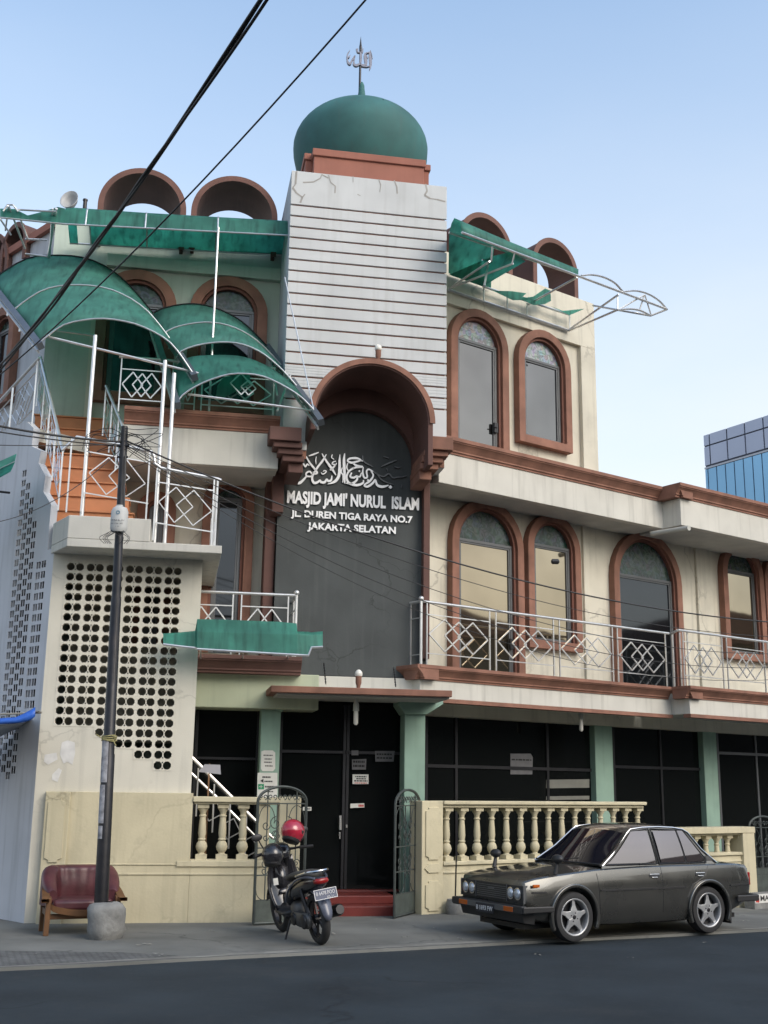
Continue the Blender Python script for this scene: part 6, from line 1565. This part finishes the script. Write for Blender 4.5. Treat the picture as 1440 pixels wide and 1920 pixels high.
writing("05-11", "plate_date", PLW, bike, W, (0, 0, 0), .028, .08, .002, .0, 'CENTER', Matrix.Translation(Vector((-.0065, 0, .0))) @ PRr @ Matrix.Translation((.055, -.044, 0)))
# rear mudguard flap and hugger
rows = []
for k in range(9):
    a = R_(62 + 78 * k / 8); rr = RB + .035 + .01 * k / 8; w = .07 - .012 * abs(k - 4) / 4
    rows.append([Vector((rr * math.cos(a) * 1.0, y, RB + rr * math.sin(a) - (.012 if abs(y) > .05 else 0))) for y in (-w, -w * .6, 0, w * .6, w)])
MB().grid(rows).build("rear_mudguard", GREYF, bike, smooth='all', solid=.008)
P = [(-.19, .075, .60), (-.27, .07, .46), (-.315, .055, .36), (-.325, .03, .30)]
MB().grid([[Vector((x, -y, z)), Vector((x - .015, 0, z)), Vector((x, y, z))] for x, y, z in P]).build("mud_flap", GREYF, bike, smooth='all', solid=.008)
rows = []
for k in range(9):
    a = R_(15 + 125 * k / 8); rr = RB + .03; rows.append([Vector((WB + rr * math.cos(a), y, RB + rr * math.sin(a) - (.015 if abs(y) > .04 else 0))) for y in (-.065, -.04, 0, .04, .065)])
MB().grid(rows).build("front_mudguard", BLKG, bike, smooth='all', solid=.006)
# floorboard, leg shield, front cover
loft([(.56, .14, .27, .36), (.75, .17, .26, .32), (.95, .17, .27, .33), (1.02, .14, .30, .40)]).build("footboard", BLKP, bike, smooth='all')
rows = []
for k in range(9):
    u = k / 8; z = .30 + .62 * u; x = .98 + .10 * u + .05 * math.sin(u * 3); w = .15 + .06 * math.sin(math.pi * min(1, u * 1.1)); rows.append([Vector((x - .07 * (t_ * t_), w * t_, z)) for t_ in (-1, -.7, -.35, 0, .35, .7, 1)])
MB().grid(rows).build("leg_shield", BLKG, bike, smooth='all', solid=.012)
loft([(.93, .05, .90, .98), (.98, .12, .88, 1.05), (1.06, .14, .86, 1.08), (1.14, .11, .84, 1.04), (1.18, .05, .88, .98)]).build("headlamp_cowl", BLKG, bike, smooth='all')
loft([(1.05, .10, .40, .86), (1.14, .09, .46, .86), (1.20, .04, .55, .80)]).build("front_fairing", BLKG, bike, smooth='all')
m = MB(); m.tube([(.90, .36, .985), (.96, .22, .99), (1.03, .08, .98), (1.03, -.08, .98), (.96, -.22, .99), (.90, -.36, .985)], .014, 8); m.build("handlebar", DARKMET, bike, smooth=True)
for sy in (1, -1):
    m = MB(); m.tube([(.955, sy * .23, .99), (.885, sy * .385, .983)], .02, 8); m.build("grip", BLACK, bike, smooth=True)
    m = MB(); m.tube([(1.0, sy * .19, .99), (.98, sy * .25, 1.10), (.965, sy * .28, 1.16)], .008, 6); m.sphere((.955, sy * .30, 1.19), .018, .07, .045); m.build("mirror", BLKP, bike, smooth=True)
    MB().tube([(1.04, sy * .075, .88), (WB, sy * .075, RB)], .022, 8).build("fork_leg", DARKMET, bike, smooth=True)
m = MB(); m.box(.84, .86, .05, .11, .60, .68); m.xf(Matrix.Translation((.115, .04, 0))); m.build("sticker", PAPER, bike)
# engine, swing arm, exhaust, stand
m = loft([(-.07, .03, .22, .33), (.0, .045, .19, .37), (.25, .05, .19, .36), (.42, .05, .21, .35), (.48, .03, .24, .32)]); m.xf(Matrix.Translation((0, .125, 0))); m.build("drive_case", ENGM, bike, smooth='all')
m = MB(); m.lathe([(.075, .17), (.07, .185), (.03, .19)], (.33, 0, .28), 18, 'y'); m.lathe([(.085, .168), (.08, .184), (.04, .19)], (.02, 0, .28), 18, 'y'); m.build("case_cover", DARKMET, bike, smooth=True)
loft([(.36, .10, .22, .44), (.52, .12, .22, .46), (.64, .09, .26, .42)]).build("engine", ENGM, bike, smooth='all')
m = MB(); m.tube([(.55, -.10, .26), (.35, -.14, .24), (.22, -.16, .27), (.12, -.165, .30), (-.22, -.175, .37), (-.26, -.176, .378)], [.02, .022, .03, .062, .068, .05], 14); m.build("exhaust", DARKMET, bike, smooth=True)
m = MB(); m.tube([(-.03, -.165, .37), (.16, -.17, .36)], .035, 8); m.build("heat_guard", CHROME if False else BLKP, bike, smooth=True)
MB().tube([(.02, .10, .33), (.12, .13, .62)], .026, 8).build("shock_absorber", DARKMET, bike, smooth=True)
m = MB(); m.tube([(.60, .10, .26), (.56, .19, .10), (.52, .255, -.02)], .013, 6); m.tube([(.5, .25, -.035), (.58, .25, -.035)], .016, 6); m.build("side_stand", DARKMET, bike, smooth=True)
m = MB(); m.tube([(.40, -.16, .30), (.40, -.26, .31)], .014, 6); m.tube([(.40, .15, .30), (.40, .25, .31)], .014, 6); m.build("foot_peg", DARKMET, bike)
# helmets hung on the mirrors
def helmet(c, r, yaw_, tilt, shell, label, vis):
    t = thing("helmet", label, "helmet", W, c, None, Matrix.Rotation(yaw_, 4, 'Z') @ Matrix.Rotation(tilt, 4, 'X'))
    n, mm = 24, 14; mb = MB(); R = []
    for i in range(mm + 1):
        ph = R_(-48) + (R_(90) - R_(-48)) * i / mm; row = []
        for j in range(n + 1):
            th = 2 * math.pi * j / n; q = 1.0 if ph > -.2 else 1 - .10 * ((-.2 - ph) / .64)
            row.append(Vector((r * .92 * q * math.cos(ph) * math.cos(th), r * 1.08 * q * math.cos(ph) * math.sin(th), r * math.sin(ph))))
        R.append(row)
    mb.grid(R).build("shell", shell, t, smooth='all', solid=.012, weld=True)
    V = []
    for i in range(7):
        ph = R_(-30 + 52 * i / 6); V.append([Vector((r * .945 * math.cos(ph) * math.cos(a), r * 1.11 * math.cos(ph) * math.sin(a), r * 1.02 * math.sin(ph))) for a in [R_(-160 + 140 * j / 12) for j in range(13)]])
    MB().grid(V).build("visor", vis, t, smooth='all', solid=.004)
    mb = MB(); z = r * math.sin(R_(-48)); P = [Vector((r * .60 * math.cos(2 * math.pi * j / 20), r * .71 * math.sin(2 * math.pi * j / 20), z)) for j in range(21)]; mb.tube(P, .016, 6, caps=False); mb.build("edge_trim", BLKP, t, smooth=True)
    for s in (-1, 1): MB().sphere((s * r * .88, -r * .05, r * .02), .014, .04, .04).build("visor_hinge", vis if False else DARKMET, t, smooth='all')
    mb = MB(); mb.sphere((0, 0, z * .8), r * .75, r * .85, r * .3); mb.build("lining", BLKP, t, smooth='all')
    return t
REDH = mat("red_helmet_shell", (.34, .015, .035), .2, var=.15, coat=.8, scale=5)
helmet(W.pick(549, 1560, 16.62), .168, R_(150), R_(22), REDH, "glossy red helmet hanging above the handlebar", BLKP)
helmet(W.pick(511, 1604, 16.55), .16, R_(185), R_(14), BLKG, "glossy black helmet hanging on the near side of the handlebar", WSHIELD)
# ------------------------------------------------------------------ armchair
LEATH = mat("maroon_leather", (.085, .024, .028), .40, var=.35, scale=5, stain=.25, stain_col=(.17, .075, .08), bump=.25, fine=18); CWOOD = mat("orange_brown_wood", (.12, .052, .016), .5, var=.3, scale=4)
F_ = Frame(W.ground(152, 1752), R_(22))
ch = thing("armchair", "worn maroon leather armchair with curved wooden arms behind the pole", "armchair", F_, (0, 0, 0))
def tub(s0, s1, dz):
    rows = []; path = [(-.40, .12), (-.43, .30), (-.42, .48), (-.34, .60), (-.15, .66), (.15, .66), (.34, .60), (.42, .48), (.43, .30), (.40, .12)]
    path = spline(path, 4)
    n = len(path)
    for i, (x, y) in enumerate(path):
        u = i / (n - 1); e = abs(u - .5) * 2; zt = .86 - .30 * max(0, e - .45) ** 1.2 / .55 ** 1.2; zb = .36
        cx, cy = 0, .30; dx, dy = x - cx, y - cy; L = math.hypot(dx, dy); dx /= L; dy /= L; th = .115 * (1 - .35 * e ** 3)
        row = []
        for k in range(15):
            a = math.pi * k / 14
            if k <= 4: v = k / 4; p = (-th, zb + (zt - .09 - zb) * v, .035 * math.sin(v * math.pi) * (1 if e < .6 else .3))
            elif k >= 10: v = (14 - k) / 4; p = (th, zb + (zt - .09 - zb) * v, 0)
            else: b = math.pi * (k - 4) / 6; p = (-th * 1.15 * math.cos(b), zt - .09 + .10 * math.sin(b), 0)
            fold = .012 * math.sin(i * 2.3) * (1 if 3 < k < 9 else .3) if .25 < u < .6 else 0
            row.append(Vector((x + dx * (p[0] - p[2] + fold), y + dy * (p[0] - p[2] + fold), p[1])))
        rows.append(row)
    mb = MB().grid(rows)
    for r in (rows[0], rows[-1]): mb.add(r, [tuple(range(len(r)))])
    return mb
tub(0, 0, 0).build("backrest", LEATH, ch, smooth='all', sub=1)
m = MB(); m.box(-.40, .40, -.04, .60, .30, .455); m.build("seat_cushion", LEATH, ch, smooth=True, bevel=.05)
for sx in (-1, 1):
    P = [Vector((sx * .43, .55, .62)), Vector((sx * .47, .35, .60)), Vector((sx * .49, .12, .54)), Vector((sx * .50, -.04, .485)), Vector((sx * .52, -.13, .475))]
    s = [Vector(p) for p in spline([tuple(p) for p in P], 4)]; m = MB(); rows = [[p + Vector((-.05, 0, 0)), p + Vector((.05, 0, 0)), p + Vector((.05, 0, -.045)), p + Vector((-.05, 0, -.045)), p + Vector((-.05, 0, 0))] for p in s]; m.grid(rows); m.build("arm", CWOOD, ch, smooth=False)
    for y in (-.02, .52):
        m = MB(); m.hexa([(sx * .47 - .035, y - .05, 0), (sx * .47 + .035, y - .05, 0), (sx * .47 + .035, y + .03, 0), (sx * .47 - .035, y + .03, 0), (sx * .46 - .035, y - .03, .48), (sx * .46 + .035, y - .03, .48), (sx * .46 + .035, y + .05, .5), (sx * .46 - .035, y + .05, .5)]); m.build("leg", CWOOD, ch, bevel=.008)
    MB().box(sx * .46 - .02, sx * .46 + .02, .0, .55, .24, .32).build("side_rail", CWOOD, ch, bevel=.006)
P = spline([(-.45, -.02, .40), (-.36, -.07, .33), (0, -.10, .285), (.36, -.07, .33), (.45, -.02, .40)], 4)
m = MB(); m.grid([[Vector((x, y - .02, z - .04)), Vector((x, y - .02, z + .04)), Vector((x, y + .02, z + .04)), Vector((x, y + .02, z - .04)), Vector((x, y - .02, z - .04))] for x, y, z in P]); m.build("front_rail", CWOOD, ch)
MB().box(-.43, .43, .0, .035, .20, .27).build("lower_rail", CWOOD, ch, bevel=.006)
# ------------------------------------------------------------------ utility pole
gp_ = W.ground(189, 1764); pc = gp_ + Vector((0, .24, 0))
up = thing("utility_pole", "leaning dark steel utility pole in a rough concrete foot before the armchair", "utility pole", W, pc)
RC = mat("rough_concrete", (.21, .21, .20), .95, var=.35, scale=5, stain=.5, stain_col=(.12, .12, .11), bump=.8, fine=22, blotch=3, crack=.8, crack_scale=2.5)
mb = MB(); n = 22; rows = []
for z, r in ((-.02, .20), (.05, .235), (.12, .25), (.2, .242), (.3, .25), (.38, .245), (.43, .215), (.455, .15), (.46, .08)):
    rows.append([pc + Vector((r * (1 + .05 * math.sin(3 * th + z * 9) + .035 * math.sin(7 * th + z * 21) - (.22 * max(0, 1 - abs(z) / .14) * max(0, math.cos(th + 1.1)) if z < .14 else 0)) * math.cos(th), r * (1 + .05 * math.cos(4 * th + z * 7)) * math.sin(th), z)) for th in [2 * math.pi * j / n for j in range(n + 1)]])
mb.grid(rows).build("concrete_foot", RC, up, smooth='all', weld=True)
PT = mat("pole_paint", (.013, .013, .016), .42, metal=.3, var=.5, scale=7, stain=.4, stain_col=(.06, .05, .047), blotch=4)
ptop = W.pick(233.5, 800, pc.y); plow = W.pick(189, 1705, pc.y)
pdir = (ptop - plow)
def pp(u): return plow + pdir * u
prr = lambda px_: px_ / 2 / FPX * 16.2
mb = MB(); mb.tube([pp(-.03), pp(0), pp(.30), pp(.302), pp(.62), pp(.622), pp(.99), pp(1.0)], [prr(25), prr(25), prr(23), prr(21), prr(19), prr(17), prr(14), prr(13)], 14); pole_ = mb.build("pole_shaft", PT, up, smooth=True)
def wrap(u0, u1, a0, a1, r, mtl, nm, par):
    rows = [[pp(u) + Vector((r * math.cos(a), r * math.sin(a), 0)) for a in [a0 + (a1 - a0) * j / 6 for j in range(7)]] for u in [u0 + (u1 - u0) * i / 5 for i in range(6)]]
    MB().grid(rows).build(nm, mtl, par, smooth='all', flip=False)
PSC = mat("weathered_poster", (.34, .34, .36), .8, var=.45, scale=14, stain=.6, stain_col=(.06, .06, .07), blotch=9)
for u0, u1, a0, a1 in ((.245, .33, 3.5, 4.9), (.165, .24, 3.3, 4.7), (.135, .16, 3.7, 4.6)): wrap(u0, u1, a0, a1, prr(24.5), PSC, "poster_remains", pole_)
STRAW = mat("straw_rope", (.30, .27, .12), .9, var=.3, scale=20)
mb = MB()
for k in range(4): z = .328 + k * .003; mb.tube([pp(z) + Vector((prr(27) * math.cos(a), prr(27) * math.sin(a), .01 * math.sin(a * 2 + k))) for a in [2 * math.pi * j / 12 for j in range(13)]], .008, 5, caps=False)
mb.tube([pp(.33) + Vector((-.07, -.06, 0)), pp(.333) + Vector((-.16, -.09, .05))], .007, 5); mb.tube([pp(.33) + Vector((.06, -.06, 0)), pp(.322) + Vector((.12, -.09, -.03))], .007, 5)
mb.build("rope_tie", STRAW, up)
cb_ = W.pick(222, 974, pc.y); ub = (cb_.z - plow.z) / pdir.z
JB = mat("junction_box_grey", (.46, .47, .46), .6, var=.12, streak=.4, streak_col=(.2, .2, .18)); w_ = 32 / FPX * 16.5 / 2; h_ = 52 / FPX * 16.3 / 2
def bx_pt(a, z): return pp(ub) + Vector((w_ * 1.02 * math.sin(a), -.02 - .10 * math.cos(a) ** .6 if abs(a) < 1.5 else -.0, z)) + Vector((-.01, 0, 0))
rows = []
for z, s in ((-h_, .82), (-h_ + .04, .98), (-h_ + .07, 1), (h_ - .09, 1), (h_ - .04, .82), (h_ - .02, .55), (h_, .5)):
    rows.append([pp(ub) + Vector((w_ * s * math.sin(a), -.04 - .11 * s * math.cos(a), z)) for a in [R_(-95 + 190 * j / 12) for j in range(13)]])
bx_ = MB().grid(rows); bx_.add([r[0] for r in rows] + [r[-1] for r in rows], [(i, i + 1, 7 + i + 1, 7 + i) for i in range(6)]); bx_.add(rows[0], [tuple(range(13))]); bx_.add(rows[-1], [tuple(range(13))])
jb = bx_.build("junction_box", JB, up, smooth=True)
JBLUE = mat("faded_blue_print", (.16, .24, .30), .7)
c_ = pp(ub) + Vector((0, -.1535, 0))
mb = MB(); mb.strip([(c_.x + .03 * math.cos(2 * math.pi * k / 16), c_.z + .07 + .03 * math.sin(2 * math.pi * k / 16)) for k in range(16)], [(c_.x + .012 * math.cos(2 * math.pi * k / 16), c_.z + .07 + .012 * math.sin(2 * math.pi * k / 16)) for k in range(16)], c_.y - .001, c_.y + .01, closed=True); mb.build("round_emblem", JBLUE, jb)
for txt, dz, wd, hh in (("HMUI 2L-2U", -.055, .19, .032), ("09-17-06  NO.", -.10, .17, .024), ("1  M", -.14, .05, .02)): writing(txt, "box_lettering", INK, up, W, (c_.x, c_.y - .0015, c_.z + dz), hh, wd, .001, 0)
mb = MB(); random.seed(3)
for k in range(9):
    a = pp(ub) + Vector((random.uniform(-.09, .09), -.1, -h_ + .02)); s = random.choice((-1, 1)); L = random.uniform(.08, .2)
    mb.tube([Vector(p) for p in spline([tuple(a), tuple(a + Vector((s * L * .5, -.02, -.06))), tuple(a + Vector((s * L, -.02, -.12))), tuple(a + Vector((s * L * .6, 0, -.2)))], 4)], .004, 4)
mb.build("loose_wires", WIREM, jb)
mb = MB(); mb.tube([pp(ub + .02) + Vector((.07, -.08, 0)), pp(ub + .14) + Vector((.05, -.07, 0))], .012, 6); mb.tube([pp(ub - .05) + Vector((.03, -.09, 0)), pp(ub - .25) + Vector((.06, -.10, 0)), pp(.45) + Vector((.07, -.10, 0))], .008, 6); mb.build("conduit", WIREM, pole_)
mb = MB(); random.seed(9)
for k in range(12):
    a = pp(.965 + random.uniform(-.02, .03)) + Vector((0, -.04, 0)); sx = random.choice((1, 1, -1)); L = random.uniform(.2, .6)
    mb.tube([Vector(p) for p in spline([tuple(a), tuple(a + Vector((sx * L * .4, -.03, random.uniform(-.12, .12)))), tuple(a + Vector((sx * L, -.02, random.uniform(-.2, .05)))), tuple(a + Vector((sx * L * random.uniform(.3, 1.2), 0, random.uniform(-.3, -.1))))], 5)], .005, 4)
mb.build("wire_tangle", WIREM, up)
mb = MB(); mb.tube([pp(.955) + Vector((-.09, -.03, 0)), pp(.955) + Vector((.09, -.03, 0))], .02, 8); mb.tube([pp(.93) + Vector((-.08, -.03, 0)), pp(.93) + Vector((.08, -.03, 0))], .016, 8); mb.build("pole_clamp", DARKMET, up)
# ------------------------------------------------------------------ cables
wg = "overhead cables"
def wire(p, q, sag, r, label, name="overhead_cable", n=24, twist=None):
    pts = []
    for k in range(n + 1):
        u = k / n; c = p.lerp(q, u); c.z -= sag * 4 * u * (1 - u); pts.append(c)
    mb = MB()
    if twist:
        N = n * 4
        for s in range(twist):
            P = []
            for k in range(N + 1):
                u = k / N; c = p.lerp(q, u); c.z -= sag * 4 * u * (1 - u); a = u * 24 + s * 2 * math.pi / twist + .7 * math.sin(u * 17); rr = r * (.9 + .6 * math.sin(u * 9 + s)); P.append(c + Vector((rr * math.cos(a), 0, rr * math.sin(a))))
            mb.tube(P, r * .62, 6)
    else: mb.tube(pts, r, 6)
    c = (p + q) / 2
    o = mb.build(name, WIREM, None, W, c, smooth='all'); return tag(o, label, "cable", wg)
def past(p, q, sag, k=1.6):
    q2 = p + (q - p) * k; s2 = sag * k * k; u = 1 / k; q2.z += s2 * 4 * u * (1 - u) / u
    return p, q2, s2
wire(*past(W.pick(-60, 752, 13.5), W.pick(520, -45, 6.5), .22), .020, "thick twisted bundle of black cables crossing the upper left sky", "cable_bundle", 24, 3)
wire(*past(W.pick(-40, 735, 13.0), W.pick(720, -40, 7.5), .20), .0085, "single thin cable beside the thick bundle crossing the upper left sky")
T = pp(.965)
wire(T, W.pick(-60, 786, 15.2), .05, .016, "thicker upper cable from the pole top to the left edge")
wire(pp(.955), W.pick(-60, 800, 15.2), .03, .010, "thin cable just under the thicker one left of the pole top")
wire(pp(.96), W.pick(-60, 833, 15.0), .02, .006, "faint thin cable low between the left edge and the pole top")
wire(pp(.955), W.pick(-60, 985, 14.6), .28, .006, "thin slack cable dropping steeply left from the pole top")
E1 = W.pick(1560, 1172, 21.5)
wire(pp(.97), E1, .62, .013, "heaviest cable running right from the pole past the sign lettering")
for k, (y, sag, r, lb) in enumerate(((1196, .75, .006, "upper thin cable sagging right below the heaviest one"), (1222, .95, .006, "second thin cable sagging right across the dark sign wall"), (1243, 1.1, .006, "third thin cable sagging right across the dark sign wall"), (1262, 1.22, .005, "lowest thin cable sagging right across the balcony doors"))):
    wire(pp(.965 - .004 * k), W.pick(1560, y, 21.5), sag, r, lb)
sp = W.pick(1041, 1053, 19.2); o = MB().lathe([(.02, -.07), (.045, -.05), (.045, .05), (.02, .07)], tuple(sp), 10, 'x').build("cable_splice", WIREM, None, W, sp); tag(o, "small black splice box hanging on the heaviest cable before the windows", "cable box")
# ------------------------------------------------------------------ parking weight, flower box, tarpaulin
gq = W.ground(855, 1716); t = thing("parking_post", "thin steel rod in a rough concrete weight beside the car bonnet", "parking post", W, gq + Vector((0, .2, 0)))
mb = MB(); c = gq + Vector((0, .18, 0)); rr_ = 18 / FPX * 19
mb.lathe([(rr_ * .9, 0), (rr_, .05), (rr_ * .98, .16), (rr_ * .85, .23), (.02, .235)], tuple(c), 14); mb.build("concrete_weight", RC, t, smooth=True)
mb = MB(); mb.tube([c + Vector((0, 0, .2)), W.pick(856, 1588, c.y)], .014, 6); mb.build("rod", DARKMET, t)
fo = B.m @ Vector((x2 + .16, -.35, -.27)); fo = B.i @ fo
t = thing("flower_box", "low grey planter with white and red lettered face at the right edge", "planter", B, fo)
a_ = pB(1415, 1694, -.35); 
mb = MB(); zf0, zf1 = pB(1415, 1695, -.35).z, pB(1415, 1676, -.35).z
mb.box(a_.x, a_.x + 1.3, -.35, -.1, -.35, zf1); mb.build("box", RC, t, bevel=.01)
mb = MB(); mb.box(a_.x + .01, a_.x + 1.28, -.358, -.351, zf0 + .01, zf1 - .01); fc = mb.build("face_panel", PAPER, t)
writing("MASJID", "face_lettering", INK, t, B, (a_.x + .17, -.36, zf0 + .05), (zf1 - zf0) * .75, .6, .003, .002, 'LEFT')
mb = MB(); mb.prism([(a_.x + .03, zf0 + .03), (a_.x + .13, zf0 + .02), (a_.x + .15, zf0 + .09), (a_.x + .09, zf1 - .02), (a_.x + .03, zf1 - .05)], -.361, -.357); mb.build("red_mark", REDI, t)
TARP = mat("blue_tarpaulin", (.03, .12, .50), .45, var=.2, scale=6); TARPU = mat("grey_tarpaulin_lining", (.33, .35, .38), .6, var=.15, scale=4)
t = thing("tarpaulin", "blue tarpaulin awning end tied to a bamboo stick at the left edge", "tarpaulin", W, W.pick(20, 1350, 16.9))
def tp(x, y, Y): return W.pick(x, y, Y)
rows = []
for (x, yt, yb) in ((-160, 1366, 1378), (-60, 1355, 1369), (0, 1347, 1358), (30, 1345, 1356), (45, 1338, 1354), (58, 1331, 1350), (66, 1326, 1343)):
    rows.append([tp(x, yt, 16.55), tp(x, (yt + yb) / 2, 16.5), tp(x, yb, 16.52)])
MB().grid(rows).build("blue_edge", TARP, t, smooth='all', solid=.008)
rows = []
for (x, yb, xk, yk) in ((-160, 1378, -180, 1402), (-60, 1369, -80, 1392), (0, 1359, -5, 1384), (25, 1357, 12, 1375), (45, 1355, 34, 1366), (62, 1347, 56, 1352)):
    a, b = tp(x, yb, 16.53), tp(xk, yk, 18.2); rows.append([a, a.lerp(b, .5) + Vector((0, 0, .05)), b])
MB().grid(rows).build("sheet", TARPU, t, smooth='all', solid=.006)
BAMB = mat("grey_bamboo", (.28, .26, .22), .7, var=.2)
MB().tube([tp(-60, 1342, 16.9), tp(78, 1336, 16.6)], .016, 6).build("bamboo_pole", BAMB, t); MB().tube([tp(52, 1339, 16.7), tp(75, 1333, 16.55)], .013, 6).build("bamboo_pole", BAMB, t)
t = thing("neighbour_awning", "corner of a dark green awning at the left edge", "awning", W, W.pick(5, 870, 17.0))
P = [W.pick(x, y, Y) for x, y, Y in ((-90, 905, 16.6), (31, 851, 17.2), (28, 864, 17.1), (-90, 920, 16.5))]; Q = [W.pick(x, y, Y) for x, y, Y in ((-90, 921, 16.6), (28, 866, 17.15), (20, 884, 18.0), (-90, 945, 18.0))]
MB().add(P, [(0, 1, 2, 3)]).build("valance", GSHEETD, t, solid=.006); MB().add(Q, [(0, 1, 2, 3)]).build("sheet", GSHEETD, t, solid=.006)
MB().tube([W.pick(-60, 915, 17.5), W.pick(18, 924, 18.2)], .02, 6).build("support_bar", DARKMET, t)
# ------------------------------------------------------------------ houses across the street, behind the viewer (seen only in glass and paint)
HW = mat("house_render", (.12, .115, .10), .9, var=.2); HR = mat("roof_tile", (.12, .06, .045), .9, var=.25)
def house(x0, x1, y0, y1, h, label):
    t = thing("street_house", label, "house", W, ((x0 + x1) / 2, y0, 0), "houses across the street")
    MB().box(x0, x1, y0 - (y1), y0, -.3, h).build("wall", HW, t)
    xm = (x0 + x1) / 2; m = MB(); m.add([(x0 - .5, y0 + .6, h), (x1 + .5, y0 + .6, h), (x1 + .5, y0 - y1 - .6, h), (x0 - .5, y0 - y1 - .6, h), (x0 + 1, y0 - y1 / 2, h + 2), (x1 - 1, y0 - y1 / 2, h + 2)], [(0, 1, 5, 4), (2, 3, 4, 5), (1, 2, 5), (3, 0, 4), (3, 2, 1, 0)]); m.build("roof", HR, t)
    for k in range(int((x1 - x0) / 3)):
        x = x0 + 1.2 + k * 3; m = MB(); m.box(x, x + 1.3, y0 + .01, y0 + .06, 1.0, 2.4); m.build("window", DARKGLASS, t)
for x0, x1, h in ((-26, -13, 5.6), (-12, -2, 6.4), (-.5, 11, 5.4), (12.5, 24, 6.6), (26, 38, 5.8)): house(x0, x1, -7 + .25 * (x0 + x1) / 2, 8, h, "unseen house farther right, added for dark reflections")
for x0, x1, yf, dp, h in ((36, 46, 32, 13, 8.6), (37, 47, 17.5, 12, 9.4), (38, 48, 3.5, 13, 7.8)): house(x0, x1, yf, dp, h, "unseen house farther right, added for dark reflections")  # unseen row, placed and raised to darken reflections in glass and car
